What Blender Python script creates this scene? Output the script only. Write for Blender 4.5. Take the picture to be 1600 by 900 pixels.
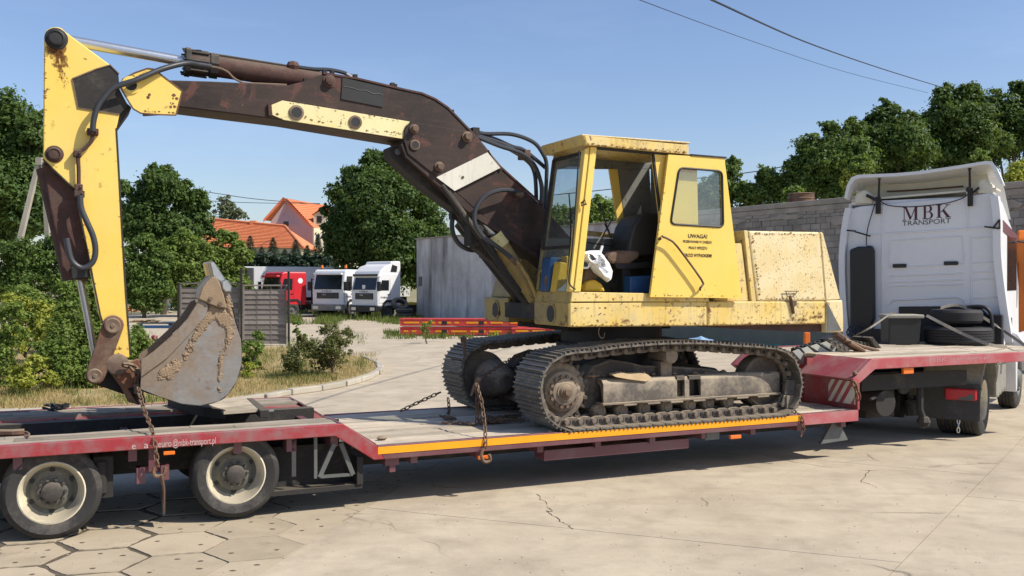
import bpy, bmesh, math, random
import numpy as np
from math import sin, cos, pi, radians, atan, atan2, sqrt, tan, hypot
from mathutils import Vector, Matrix
from mathutils import noise as mnoise
random.seed(7)
for o in list(bpy.data.objects): bpy.data.objects.remove(o)
sc = bpy.context.scene
col = sc.collection
# ------------------------------------------------------------------ camera, sky, sun, exposure
FPX, HCAM, PITCH = 1500.0, 2.2, atan(10/1500.0)
cam = bpy.data.cameras.new('camera'); cam.sensor_width = 36; cam.lens = FPX/1600*36
cam.clip_end = 3000; cam.clip_start = 0.05
camo = bpy.data.objects.new('camera', cam); col.objects.link(camo)
camo.location = (0, 0, HCAM); camo.rotation_euler = (radians(90)-PITCH, 0, 0)
sc.camera = camo
SUN = Vector((0.155, -0.052, 0.170)).normalized()      # towards the sun
world = bpy.data.worlds.new("World"); sc.world = world; world.use_nodes = True
wn = world.node_tree; wn.nodes.clear()
sky = wn.nodes.new('ShaderNodeTexSky'); sky.sky_type = 'NISHITA'; sky.sun_disc = False
sky.sun_elevation = math.asin(SUN.z); sky.sun_rotation = atan2(SUN.x, SUN.y)
sky.air_density = 1.1; sky.dust_density = 0.9; sky.ozone_density = 3.5; sky.altitude = 50
bg = wn.nodes.new('ShaderNodeBackground'); bg.inputs[1].default_value = 0.136
wo = wn.nodes.new('ShaderNodeOutputWorld')
tint = wn.nodes.new('ShaderNodeMix'); tint.data_type = 'RGBA'; tint.blend_type = 'MULTIPLY'; tint.inputs[0].default_value = 1; tint.inputs[7].default_value = (.95, .92, 1.0, 1)
wn.links.new(sky.outputs[0], tint.inputs[6])
wtc = wn.nodes.new('ShaderNodeTexCoord'); wmp = wn.nodes.new('ShaderNodeMapping'); wmp.inputs['Scale'].default_value = (2.2, 2.2, 9); wnz = wn.nodes.new('ShaderNodeTexNoise'); wnz.inputs['Scale'].default_value = 1.6; wnz.inputs['Detail'].default_value = 7; wnz.inputs['Roughness'].default_value = .6
wrp = wn.nodes.new('ShaderNodeMapRange'); wrp.inputs[1].default_value = .5; wrp.inputs[2].default_value = .85; wrp.inputs[4].default_value = .32; wad = wn.nodes.new('ShaderNodeMix'); wad.data_type = 'RGBA'; wad.blend_type = 'ADD'; wad.inputs[7].default_value = (1.5, 1.4, 1.2, 1)
wn.links.new(wtc.outputs['Generated'], wmp.inputs[0]); wn.links.new(wmp.outputs[0], wnz.inputs['Vector']); wn.links.new(wnz.outputs[0], wrp.inputs[0]); wn.links.new(wrp.outputs[0], wad.inputs[0]); wn.links.new(tint.outputs[2], wad.inputs[6]); wn.links.new(wad.outputs[2], bg.inputs[0]); wn.links.new(bg.outputs[0], wo.inputs[0])
sl = bpy.data.lights.new('sun', 'SUN'); sl.energy = 5.0; sl.angle = radians(0.53); sl.color = (1, 0.925, 0.80)
slo = bpy.data.objects.new('sun', sl); col.objects.link(slo)
slo.rotation_euler = SUN.to_track_quat('Z', 'Y').to_euler()
sc.view_settings.view_transform = 'Standard'; sc.view_settings.look = 'None'
sc.view_settings.exposure = 0.15; sc.view_settings.gamma = 1.0
sc.view_settings.use_curve_mapping = False
# ------------------------------------------------------------------ frames and pixel rays
def ray(px, py):
    x = (px-800)/FPX; y = (450-py)/FPX
    return Vector((x, cos(PITCH)+y*sin(PITCH), y*cos(PITCH)-sin(PITCH)))
CAMP = Vector((0, 0, HCAM))
class Frame:
    def __init__(s, ox, oy, deg):
        s.o = Vector((ox, oy, 0)); s.a = radians(deg); s.e = Vector((cos(s.a), sin(s.a), 0)); s.n = Vector((-sin(s.a), cos(s.a), 0))
    def w(s, p): return s.o + s.e*p[0] + s.n*p[1] + Vector((0, 0, p[2]))
    def l(s, W): d = W-s.o; return Vector((d.dot(s.e), d.dot(s.n), W.z))
    def V(s, px, py, v):                 # the place on the upright plane v that shows there
        d = ray(px, py); t = (v-(CAMP-s.o).dot(s.n))/d.dot(s.n); return s.l(CAMP+d*t)
    def U(s, px, py, u):
        d = ray(px, py); t = (u-(CAMP-s.o).dot(s.e))/d.dot(s.e); return s.l(CAMP+d*t)
    def Z(s, px, py, z=0.0):
        d = ray(px, py); t = (z-HCAM)/d.z; return s.l(CAMP+d*t)
def WY(px, py, Y):
    d = ray(px, py); return CAMP+d*(Y/d.y)
T = Frame(-3.868, 8.07, 25)              # trailer and excavator
W = Frame(0, 0, 0)
K = Frame(6.77, 13.75, 55)               # tractor
B = Frame(-5.75, 57.9, -58.4)            # long building
# ------------------------------------------------------------------ mesh builder
class MB:
    def __init__(s): s.v = []; s.f = []; s.m = []; s.mi = 0
    def add(s, vs, fs):
        n = len(s.v); s.v += [Vector(a) for a in vs]
        for f in fs: s.f.append([n+i for i in f]); s.m.append(s.mi)
        return s
    def box(s, a, b):
        x0, y0, z0 = a; x1, y1, z1 = b
        return s.add([(x0,y0,z0),(x1,y0,z0),(x1,y1,z0),(x0,y1,z0),(x0,y0,z1),(x1,y0,z1),(x1,y1,z1),(x0,y1,z1)],
                     [(0,3,2,1),(4,5,6,7),(0,1,5,4),(1,2,6,5),(2,3,7,6),(3,0,4,7)])
    def ext(s, pts, vec):                # polygon of 3D points pushed along vec
        n = len(pts); vec = Vector(vec); P = [Vector(p) for p in pts]
        return s.add(P+[p+vec for p in P], [list(range(n))[::-1], list(range(n, 2*n))]+[(i, (i+1) % n, n+(i+1) % n, n+i) for i in range(n)])
    def prism(s, poly, v0, v1): return s.ext([(u, v0, z) for u, z in poly], (0, v1-v0, 0))
    def prismz(s, poly, z0, z1): return s.ext([(x, y, z0) for x, y in poly], (0, 0, z1-z0))
    def loft(s, a, b, closed=True):
        n = len(a); k = n if closed else n-1
        return s.add(list(a)+list(b), [(i, (i+1) % n, n+(i+1) % n, n+i) for i in range(k)])
    def tube(s, pts, r, seg=8, caps=True, smoothpath=0):
        pts = [Vector(p) for p in pts]
        if smoothpath: pts = catmull(pts, smoothpath)
        n = len(pts); R = r if isinstance(r, (list, tuple)) else [r]*n
        if len(R) != n: R = [R[0]+(R[-1]-R[0])*i/(n-1) for i in range(n)]
        base = len(s.v); up = None
        for i, p in enumerate(pts):
            t = (pts[min(i+1, n-1)]-pts[max(i-1, 0)]).normalized()
            if up is None:
                up = Vector((0, 0, 1)) if abs(t.z) < .9 else Vector((0, 1, 0))
            a = t.cross(up).normalized(); up = a.cross(t).normalized()
            for k in range(seg):
                th = 2*pi*(k+.5)/seg; s.v.append(p+(a*cos(th)+up*sin(th))*R[i])
        for i in range(n-1):
            for k in range(seg):
                s.f.append([base+i*seg+k, base+i*seg+(k+1) % seg, base+(i+1)*seg+(k+1) % seg, base+(i+1)*seg+k]); s.m.append(s.mi)
        if caps:
            s.f.append([base+k for k in range(seg)][::-1]); s.f.append([base+(n-1)*seg+k for k in range(seg)]); s.m += [s.mi, s.mi]
        return s
    def lathe(s, c, prof, seg=24, axis=(0, 1, 0), cap=True):   # prof: (radius, distance along axis)
        c = Vector(c); ax = Vector(axis).normalized(); t = Vector((0, 0, 1)) if abs(ax.z) < .9 else Vector((1, 0, 0))
        a = ax.cross(t).normalized(); b = ax.cross(a); base = len(s.v); n = len(prof)
        for r, h in prof:
            for k in range(seg):
                th = 2*pi*k/seg; s.v.append(c+ax*h+(a*cos(th)+b*sin(th))*r)
        for i in range(n-1):
            for k in range(seg):
                s.f.append([base+i*seg+k, base+i*seg+(k+1) % seg, base+(i+1)*seg+(k+1) % seg, base+(i+1)*seg+k]); s.m.append(s.mi)
        if cap:
            s.f.append([base+k for k in range(seg)][::-1]); s.f.append([base+(n-1)*seg+k for k in range(seg)]); s.m += [s.mi, s.mi]
        return s
    def cyl(s, a, b, r, r2=None, seg=16):
        a = Vector(a); b = Vector(b); return s.lathe(a, [(r, 0), (r if r2 is None else r2, (b-a).length)], seg, b-a)
    def sphere(s, c, r, seg=10):
        r = (r, r, r) if isinstance(r, (int, float)) else r; c = Vector(c); base = len(s.v); m = seg//2
        for i in range(m+1):
            ph = pi*i/m
            for k in range(seg):
                th = 2*pi*k/seg; s.v.append(c+Vector((r[0]*sin(ph)*cos(th), r[1]*sin(ph)*sin(th), r[2]*cos(ph))))
        for i in range(m):
            for k in range(seg):
                s.f.append([base+i*seg+k, base+(i+1)*seg+k, base+(i+1)*seg+(k+1) % seg, base+i*seg+(k+1) % seg]); s.m.append(s.mi)
        return s
    def merge(s, o, f=lambda p: p):
        n = len(s.v); s.v += [Vector(f(p)) for p in o.v]; s.f += [[n+i for i in q] for q in o.f]; s.m += o.m; return s
def catmull(P, k=6):
    out = []
    for i in range(len(P)-1):
        p0 = P[max(i-1, 0)]; p1 = P[i]; p2 = P[i+1]; p3 = P[min(i+2, len(P)-1)]
        for j in range(k):
            t = j/k; out.append(0.5*((2*p1)+(p2-p0)*t+(2*p0-5*p1+4*p2-p3)*t*t+(3*p1-p0-3*p2+p3)*t**3))
    out.append(P[-1]); return out
class Node:
    def __init__(s, o, fr, base): s.o = o; s.fr = fr; s.base = base
def mesh_from(name, mb, base, mats, smooth):
    me = bpy.data.meshes.new(name)
    me.from_pydata([tuple(p-base) for p in mb.v], [], mb.f); 
    for m in (mats if isinstance(mats, (list, tuple)) else [mats]): me.materials.append(m)
    if max(mb.m or [0]) > 0: me.polygons.foreach_set('material_index', mb.m)
    bm = bmesh.new(); bm.from_mesh(me); bmesh.ops.recalc_face_normals(bm, faces=bm.faces); bm.to_mesh(me); bm.free()
    if smooth: me.polygons.foreach_set('use_smooth', [True]*len(me.polygons)); me.set_sharp_from_angle(angle=radians(smooth if smooth is not True else 40))
    me.update(); return me
def tag(o, label=None, cat=None, group=None, kind=None):
    if label: o['label'] = label
    if cat: o['category'] = cat
    if group: o['group'] = group
    if kind: o['kind'] = kind
def thing(name, label, cat, fr, base, group=None):
    o = bpy.data.objects.new(name, None); col.objects.link(o); o.empty_display_size = .2
    base = Vector(base); o.location = fr.w(base); o.rotation_euler = (0, 0, fr.a); tag(o, label, cat, group); return Node(o, fr, base)
def bev(o, w):
    if w: m = o.modifiers.new('bevel', 'BEVEL'); m.width = w; m.segments = 1 if w < .02 else 2; m.limit_method = 'ANGLE'; m.angle_limit = radians(35)
def part(par, name, mb, mat, smooth=False, bevel=0, label=None, kind=None):
    o = bpy.data.objects.new(name, mesh_from(name, mb, par.base, mat, smooth)); col.objects.link(o); o.parent = par.o
    tag(o, label, None, None, kind); bev(o, bevel); return Node(o, par.fr, par.base)
def solo(name, label, cat, fr, base, mb, mat, smooth=False, bevel=0, group=None, kind=None):
    base = Vector(base); o = bpy.data.objects.new(name, mesh_from(name, mb, base, mat, smooth)); col.objects.link(o)
    o.location = fr.w(base); o.rotation_euler = (0, 0, fr.a); tag(o, label, cat, group, kind); bev(o, bevel); return Node(o, fr, base)
def copy_tree(o, parent=None):
    c = o.copy(); col.objects.link(c); c.parent = parent
    for ch in list(o.children): copy_tree(ch, c)
    return c
def X(fr, pxs, v0, v1, mb=None):         # polygon seen on plane v0, pushed back to v1
    mb = mb or MB(); mb.ext([fr.V(x, y, v0) for x, y in pxs], (0, v1-v0, 0)); return mb
def XU(fr, pxs, u0, u1, mb=None):
    mb = mb or MB(); mb.ext([fr.U(x, y, u0) for x, y in pxs], (u1-u0, 0, 0)); return mb
def text_mb(s, o, xd, yd, size, width=None, mb=None, cond=1.0, bold=0):
    cu = bpy.data.curves.new('txt', 'FONT'); cu.body = s; cu.size = 1; cu.offset = bold; cu.resolution_u = 3
    ob = bpy.data.objects.new('txt', cu); col.objects.link(ob)
    dg = bpy.context.evaluated_depsgraph_get(); me = bpy.data.meshes.new_from_object(ob.evaluated_get(dg))
    vs = [v.co.copy() for v in me.vertices]; fs = [list(p.vertices) for p in me.polygons]
    bpy.data.objects.remove(ob); bpy.data.curves.remove(cu); bpy.data.meshes.remove(me)
    xs = [v.x for v in vs]; x0, x1 = min(xs), max(xs); kx = width/(x1-x0) if width else size*cond
    xd = Vector(xd).normalized(); yd = Vector(yd).normalized(); o = Vector(o); mb = mb or MB()
    return mb.add([o+xd*((v.x-x0)*kx)+yd*(v.y*size) for v in vs], fs)
def chain_mb(pts, pitch=.058, bar=.0072, w=.019, mb=None, tw=0):
    mb = mb or MB(); P = [Vector(p) for p in pts]; L = [0]
    for i in range(1, len(P)): L.append(L[-1]+(P[i]-P[i-1]).length)
    def at(d):
        for i in range(1, len(P)):
            if d <= L[i] or i == len(P)-1:
                return P[i-1].lerp(P[i], min(1, (d-L[i-1])/max(1e-6, L[i]-L[i-1])))
    n = max(1, int(L[-1]/pitch))
    for k in range(n):
        a = at(k*pitch); b = at(min((k+1)*pitch, L[-1])); t = (b-a).normalized(); c = (a+b)/2
        up = Vector((.3, .5, .8)) if abs(t.z) < .8 else Vector((1, .4, 0)); s1 = t.cross(up).normalized(); s2 = t.cross(s1)
        th = tw+(k % 2)*pi/2+random.uniform(-.25, .25); sd = s1*cos(th)+s2*sin(th); nn = t.cross(sd); h = pitch*.5+bar
        ring = []
        for q in range(8):
            A = 2*pi*q/8; ca, sa_ = cos(A), sin(A); x = (h-w)*(1 if ca > 0.01 else -1 if ca < -.01 else 0)+w*ca; ring.append((c+t*x+sd*(w*sa_), t*ca+sd*sa_))
        base = len(mb.v)
        for p, o in ring:
            for j in range(4): B_ = 2*pi*j/4+.785; mb.v.append(p+o*cos(B_)*bar+nn*sin(B_)*bar)
        for q in range(8):
            for j in range(4):
                mb.f.append([base+q*4+j, base+q*4+(j+1) % 4, base+((q+1) % 8)*4+(j+1) % 4, base+((q+1) % 8)*4+j]); mb.m.append(mb.mi)
    return mb
# ------------------------------------------------------------------ materials
class NT:
    def __init__(s, name):
        s.m = bpy.data.materials.new(name); s.m.use_nodes = True; s.t = s.m.node_tree; s.t.nodes.clear()
        s.out = s.n('ShaderNodeOutputMaterial'); s.tc = s.n('ShaderNodeTexCoord')
    def n(s, t, **k):
        x = s.t.nodes.new(t)
        for a, b in k.items(): setattr(x, a, b)
        return x
    def l(s, a, b): s.t.links.new(a, b)
    def map(s, sc_=(1, 1, 1), rot=(0, 0, 0), src='Object'):
        m = s.n('ShaderNodeMapping'); m.inputs['Scale'].default_value = sc_; m.inputs['Rotation'].default_value = rot; s.l(s.tc.outputs[src], m.inputs[0]); return m.outputs[0]
    def noise(s, scale, detail=5, rough=.6, vec=None, dist=0):
        x = s.n('ShaderNodeTexNoise'); x.inputs['Scale'].default_value = scale; x.inputs['Detail'].default_value = detail
        x.inputs['Roughness'].default_value = rough; x.inputs['Distortion'].default_value = dist; s.l(vec or s.map(), x.inputs['Vector']); return x.outputs[0]
    def ramp(s, fac, stops):
        r = s.n('ShaderNodeValToRGB'); e = r.color_ramp.elements
        while len(e) > 1: e.remove(e[0])
        e[0].position = stops[0][0]; e[0].color = c4(stops[0][1])
        for p, c in stops[1:]: q = e.new(p); q.color = c4(c)
        s.l(fac, r.inputs[0]); return r.outputs[0]
    def mix(s, fac, a, b, mode='MIX'):
        x = s.n('ShaderNodeMix'); x.data_type = 'RGBA'; x.blend_type = mode
        for i, v in ((0, fac), (6, a), (7, b)):
            if isinstance(v, bpy.types.NodeSocket): s.l(v, x.inputs[i])
            else: x.inputs[i].default_value = v if i == 0 else c4(v)
        return x.outputs[2]
    def math(s, op, a, b=0.0):
        x = s.n('ShaderNodeMath'); x.operation = op
        for i, v in ((0, a), (1, b)):
            if isinstance(v, bpy.types.NodeSocket): s.l(v, x.inputs[i])
            else: x.inputs[i].default_value = v
        return x.outputs[0]
    def bsdf(s, colr, rough=.5, metal=0, bump=None, bs=.3, bd=.01, spec=.5, trans=0):
        p = s.n('ShaderNodeBsdfPrincipled')
        for nm, v in (('Base Color', colr), ('Roughness', rough), ('Metallic', metal)):
            if isinstance(v, bpy.types.NodeSocket): s.l(v, p.inputs[nm])
            else: p.inputs[nm].default_value = c4(v) if nm == 'Base Color' else v
        p.inputs['Specular IOR Level'].default_value = spec
        if bump is not None:
            b = s.n('ShaderNodeBump'); b.inputs['Strength'].default_value = bs; b.inputs['Distance'].default_value = bd; s.l(bump, b.inputs['Height']); s.l(b.outputs[0], p.inputs['Normal'])
        s.l(p.outputs[0], s.out.inputs[0]); return p
def c4(c):
    return (c, c, c, 1) if isinstance(c, (int, float)) else (tuple(c)+(1,))[:4] if len(c) < 4 else tuple(c)
RUST = (.085, .035, .018)
def paint(name, base, worn=None, rust=.3, dust=.3, rough=.45, scale=3.0, spots=.3, streak=.2, rustc=RUST, dustc=(.30, .25, .18), metal=0):
    """paint with faded patches, blistered rust, rust runs and dust"""
    t = NT(name); worn = worn or tuple(min(1, c*1.12+.02) for c in base)
    big = t.noise(scale*.45, 4, .6); c = t.mix(t.ramp(big, [(.35, 0), (.7, 1)]), base, worn)
    fine = t.noise(scale*9, 6, .7)
    if dust:
        d = t.noise(scale*.9, 6, .65); c = t.mix(t.math('MULTIPLY', t.ramp(d, [(.45, 0), (.75, 1)]), dust), c, dustc)
    if streak:
        st = t.noise(1.0, 5, .6, t.map((scale*5, scale*5, scale*.5))); c = t.mix(t.math('MULTIPLY', t.ramp(st, [(.52, 0), (.72, 1)]), streak), c, tuple(.5*a+.5*b for a, b in zip(base, rustc)))
    ro = rough
    if spots:
        sp = t.noise(scale*4.2, 8, .62); k = t.ramp(sp, [(.66-.14*spots, 0), (.70-.14*spots, 1)]); 
        msk = t.ramp(t.noise(scale*.8, 3, .5), [(.5-.25*spots, 0), (.72-.2*spots, 1)]); k = t.math('MULTIPLY', k, msk); c = t.mix(k, c, rustc)
    if rust:
        r = t.noise(scale*1.2, 9, .68, dist=.3); k = t.ramp(r, [(.70-.3*rust, 0), (.76-.25*rust, 1)]); c = t.mix(k, c, t.mix(fine, tuple(a*.6 for a in rustc), tuple(min(1, a*1.6) for a in rustc)))
        ro = t.mix(k, rough, .85)
    t.bsdf(c, ro, metal, t.math('ADD', fine, t.math('MULTIPLY', t.noise(2.2, 3, .5), 5.0)), .3, .004); return t.m
def plain(name, colr, rough=.6, metal=0, var=.25, scale=4, bump=.2, bd=.005, spec=.5, c2=None):
    t = NT(name); a = tuple(x*(1-var) for x in colr); b = c2 or tuple(min(1, x*(1+var)) for x in colr)
    n = t.noise(scale, 7, .65); f = t.noise(scale*7, 5, .7)
    c = t.mix(t.ramp(n, [(.3, 0), (.7, 1)]), a, b); c = t.mix(.25, c, t.mix(f, tuple(x*.6 for x in colr), b))
    t.bsdf(c, rough, metal, f, bump, bd, spec); return t.m
def dusty(name, base, dustc, amt=.5, rough=.85, scale=3, metal=0, rustc=None, bd=.006):
    t = NT(name); n = t.noise(scale, 8, .68); f = t.noise(scale*8, 5, .7)
    ge = t.n('ShaderNodeNewGeometry'); sx = t.n('ShaderNodeSeparateXYZ'); t.l(ge.outputs['Normal'], sx.inputs[0])
    up = t.math('MULTIPLY', t.math('MAXIMUM', sx.outputs[2], 0.0), .45)      # dust settles on faces that look up
    k = t.ramp(t.math('ADD', n, up), [(.62-.35*amt, 0), (.95-.35*amt, 1)])
    b = t.mix(f, tuple(x*.7 for x in base), tuple(min(1, x*1.3) for x in base))
    if rustc: b = t.mix(t.ramp(t.noise(scale*1.7, 6, .6), [(.48, 0), (.62, 1)]), b, rustc)
    c = t.mix(k, b, t.mix(f, tuple(x*.75 for x in dustc), dustc)); t.bsdf(c, rough, metal, f, .4, bd); return t.m
def glass(name, tint=(.8, .85, .85), refl=.25, haze=.08, rough=.03, hz=(.5, .5, .45)):
    t = NT(name); tr = t.n('ShaderNodeBsdfTransparent'); tr.inputs[0].default_value = c4(tint)
    g = t.n('ShaderNodeBsdfGlossy'); g.inputs['Roughness'].default_value = rough; g.inputs[0].default_value = (.9, .95, 1, 1)
    d = t.n('ShaderNodeBsdfDiffuse'); d.inputs[0].default_value = c4(hz)
    m1 = t.n('ShaderNodeMixShader'); m2 = t.n('ShaderNodeMixShader'); t.l(tr.outputs[0], m1.inputs[1]); t.l(d.outputs[0], m1.inputs[2])
    t.l(t.math('MULTIPLY', t.ramp(t.noise(3, 5), [(.35, 0.3), (.7, 1)]), haze), m1.inputs[0]); m2.inputs[0].default_value = refl
    t.l(m1.outputs[0], m2.inputs[1]); t.l(g.outputs[0], m2.inputs[2]); t.l(m2.outputs[0], t.out.inputs[0]); return t.m
def leaf(name, dark, light, tr=.3, scale=.8):
    t = NT(name); g = t.n('ShaderNodeNewGeometry')
    c = t.mix(t.ramp(t.noise(scale, 3, .6), [(.3, 0), (.7, 1)]), dark, light); c = t.mix(.55, c, t.mix(g.outputs['Random Per Island'], tuple(x*.55 for x in dark), tuple(min(1, x*1.3) for x in light)))
    d = t.n('ShaderNodeBsdfPrincipled'); d.inputs['Roughness'].default_value = .55; d.inputs['Specular IOR Level'].default_value = .25; t.l(c, d.inputs['Base Color'])
    x = t.n('ShaderNodeBsdfTranslucent'); t.l(t.mix(.5, c, (.25, .33, .03), 'MIX'), x.inputs[0]); m = t.n('ShaderNodeMixShader'); m.inputs[0].default_value = tr
    t.l(d.outputs[0], m.inputs[1]); t.l(x.outputs[0], m.inputs[2]); t.l(m.outputs[0], t.out.inputs[0]); return t.m
M = {}
M['yellow'] = paint('yellow_paint', (.80, .55, .10), (.82, .60, .15), rust=.12, dust=.10, spots=.25, streak=.06, rough=.42)
M['yellow_side'] = paint('yellow_side_paint', (.66, .465, .115), (.75, .60, .26), rust=.33, dust=.45, spots=.55, streak=.75, rough=.5, scale=5, rustc=(.14, .065, .028))
M['yellow_hood'] = paint('yellow_hood_paint', (.68, .54, .26), (.75, .65, .40), rust=.26, dust=.15, spots=.6, streak=.25, rough=.5, scale=9, rustc=(.22, .12, .05))
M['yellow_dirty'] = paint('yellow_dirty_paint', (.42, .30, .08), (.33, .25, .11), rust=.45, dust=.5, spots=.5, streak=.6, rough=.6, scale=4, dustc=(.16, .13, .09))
M['cream_yellow'] = paint('pale_yellow_paint', (.72, .62, .27), (.78, .72, .42), rust=.28, dust=.15, spots=.4, streak=.1, scale=4)
M['offwhite'] = paint('off_white_paint', (.66, .64, .54), (.72, .70, .62), rust=.2, dust=.2, spots=.3, streak=.3, scale=4)
M['boom'] = paint('brown_black_boom_paint', (.020, .016, .015), (.050, .031, .026), rust=.36, dust=.2, spots=.35, streak=.5, rough=.5, rustc=(.075, .030, .026), dustc=(.10, .075, .06))
M['dark'] = dusty('dark_steel', (.025, .023, .021), (.12, .10, .075), .25)
M['black'] = plain('black_steel', (.016, .016, .017), .6, var=.3)
M['rust'] = dusty('rusty_steel', (.10, .055, .035), (.24, .18, .12), .35, rustc=(.17, .07, .035))
M['chain'] = dusty('rusty_chain_steel', (.13, .065, .035), (.2, .15, .1), .15, rustc=(.22, .09, .035))
M['brownred'] = dusty('brown_red_steel', (.075, .034, .027), (.14, .095, .07), .3, rustc=(.05, .028, .022))
M['pin'] = dusty('pin_steel', (.16, .11, .08), (.35, .27, .19), .4, metal=.3)
M['dustmetal'] = dusty('dusty_undercarriage_steel', (.13, .105, .085), (.38, .31, .22), .6)
M['dustdark'] = dusty('dusty_dark_steel', (.06, .05, .042), (.26, .21, .155), .4)
M['shoe'] = dusty('track_shoe_steel', (.085, .08, .072), (.33, .28, .215), .5, rough=.6, scale=6, metal=.25)
M['padgrey'] = dusty('worn_grey_shoe_steel', (.34, .35, .33), (.42, .40, .36), .3, scale=8)
M['bucket'] = dusty('scoured_bucket_steel', (.30, .29, .27), (.33, .245, .165), .42, rough=.5, scale=2.2, metal=.3)
M['soil'] = plain('caked_sandy_soil', (.27, .195, .125), .95, var=.22, scale=9, bump=.5, bd=.008)
M['chrome'] = plain('chrome_rod', (.50, .53, .57), .28, .8, .06)
M['brightsteel'] = plain('bright_worn_steel', (.55, .55, .54), .3, .9, .2, 12)
M['hose'] = plain('hydraulic_hose_rubber', (.035, .038, .045), .42, 0, .3)
M['red'] = paint('red_trailer_paint', (.31, .022, .03), (.30, .07, .075), rust=.10, dust=1.0, spots=.45, streak=.5, rough=.5, scale=4.5, dustc=(.21, .155, .15), rustc=(.17, .10, .095))
M['pink'] = paint('sun_bleached_red_paint', (.37, .06, .07), (.40, .12, .125), rust=.05, dust=.8, spots=.25, streak=.15, rough=.6, scale=3, dustc=(.36, .23, .215))
M['maroon'] = paint('maroon_frame_paint', (.13, .045, .055), (.17, .07, .08), rust=.2, dust=.5, spots=.2, scale=3, dustc=(.16, .12, .115))
M['stripe'] = plain('orange_reflective_strip', (.86, .36, .008), .35, 0, .08)
M['lampo'] = plain('orange_lamp_lens', (.75, .17, .02), .25, 0, .1)
M['greymetal'] = plain('grey_painted_steel', (.12, .125, .12), .6, .2, .3)
M['tyre'] = dusty('tyre_rubber', (.030, .029, .028), (.14, .125, .105), .3, scale=5, bd=.004)
M['tyreblack'] = plain('black_tyre_rubber', (.018, .018, .02), .75, 0, .3)
M['rim'] = dusty('cream_wheel_rim', (.66, .60, .44), (.45, .40, .30), .28, rough=.55, scale=6)
M['hub'] = dusty('greasy_hub', (.05, .045, .04), (.14, .12, .1), .4, scale=7)
M['hubdirty'] = dusty('dusty_wheel_disc', (.12, .12, .10), (.25, .23, .18), .4, scale=7)
def wood(name, a, b, sx=.9, dark=(.05, .04, .03)):
    t = NT(name); g = t.noise(1, 7, .65, t.map((sx, 22, 22))); f = t.noise(5, 6, .7); o = t.n('ShaderNodeObjectInfo')
    c = t.mix(t.ramp(g, [(.3, 0), (.7, 1)]), a, b); c = t.mix(t.math('MULTIPLY', t.ramp(f, [(.5, 0), (.78, 1)]), .55), c, dark)
    c = t.mix(.42, c, t.mix(o.outputs['Random'], tuple(x*.5 for x in a), tuple(min(1, x*1.2) for x in b))); c = t.mix(t.math('MULTIPLY', t.ramp(t.noise(1.4, 6, .7), [(.52, 0), (.68, 1)]), .45), c, tuple(x*.5 for x in a))
    t.bsdf(c, .9, 0, g, .5, .006, .2); return t.m
M['plankdark'] = wood('dirty_rear_deck_wood', (.25, .215, .17), (.44, .385, .305))
M['plank'] = wood('weathered_deck_wood', (.40, .34, .26), (.62, .54, .42))
M['oldboard'] = wood('dark_oily_timber', (.07, .06, .05), (.22, .19, .15))
M['newwood'] = wood('splintered_pale_wood', (.42, .29, .16), (.60, .46, .28), 4)
M['fencewood'] = wood('grey_fence_wood', (.18, .158, .14), (.30, .265, .235), .8)
M['white'] = plain('white_truck_paint', (.74, .75, .76), .35, 0, .04, 1.2, .03)
M['whitetrim'] = M['white']  # same white paint again, for the badge and the round sign
M['cream'] = plain('yellowed_white_plastic', (.66, .63, .52), .5, 0, .08)
M['plastic'] = plain('black_plastic', (.013, .014, .016), .5, 0, .2)
M['greyplastic'] = dusty('dusty_grey_plastic', (.20, .20, .18), (.40, .37, .30), .45, scale=4)
M['flap'] = dusty('mudflap_rubber', (.05, .05, .05), (.12, .11, .1), .3)
M['redlens'] = plain('red_lens', (.50, .02, .035), .2, 0, .1)
M['letterblack'] = plain('black_lettering', (.02, .018, .015), .5, 0, .1)
M['letterdark'] = plain('dark_maroon_lettering', (.07, .012, .03), .5, 0, .1)
M['lettergrey'] = plain('grey_lettering', (.05, .05, .055), .5, 0, .1)
M['letterpale'] = plain('pale_lettering', (.50, .38, .36), .6, 0, .35, 25)
M['letterfaint'] = plain('faint_lettering', (.42, .22, .22), .6, 0, .2, 20)
M['webbing'] = plain('ratchet_webbing', (.30, .27, .23), .8, 0, .2)
M['glass'] = glass('dusty_cab_glass', (.75, .8, .8), .09, .12)
M['glassclear'] = glass('door_glass', (.9, .94, .94), .06, .06)
M['glassdark'] = plain('dark_windscreen', (.012, .015, .018), .08, 0, .2)
M['seat'] = plain('dark_seat_vinyl', (.030, .027, .022), .55, 0, .3)
M['cushion'] = plain('brown_ragged_cushion', (.17, .11, .075), .9, 0, .4, 8, .6, .02)
M['bagwhite'] = plain('white_plastic_bag', (.80, .82, .84), .35, 0, .05, 6)
M['blue'] = plain('blue_painted_steel', (.02, .085, .22), .5, 0, .25)
M['yellowplain'] = plain('yellow_oil_can', (.70, .45, .03), .5, 0, .15)
M['interior'] = paint('cab_interior_paint', (.13, .14, .135), (.18, .185, .17), rust=.2, dust=.3, spots=.4, rough=.7)
M['orange'] = plain('orange_truck_paint', (.80, .20, .02), .4, 0, .08)
M['redtruck'] = plain('red_truck_paint', (.55, .02, .03), .4, 0, .1)
M['redsteel'] = paint('bright_red_steel', (.55, .03, .03), (.60, .06, .05), rust=.1, dust=.2, spots=.2)

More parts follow.
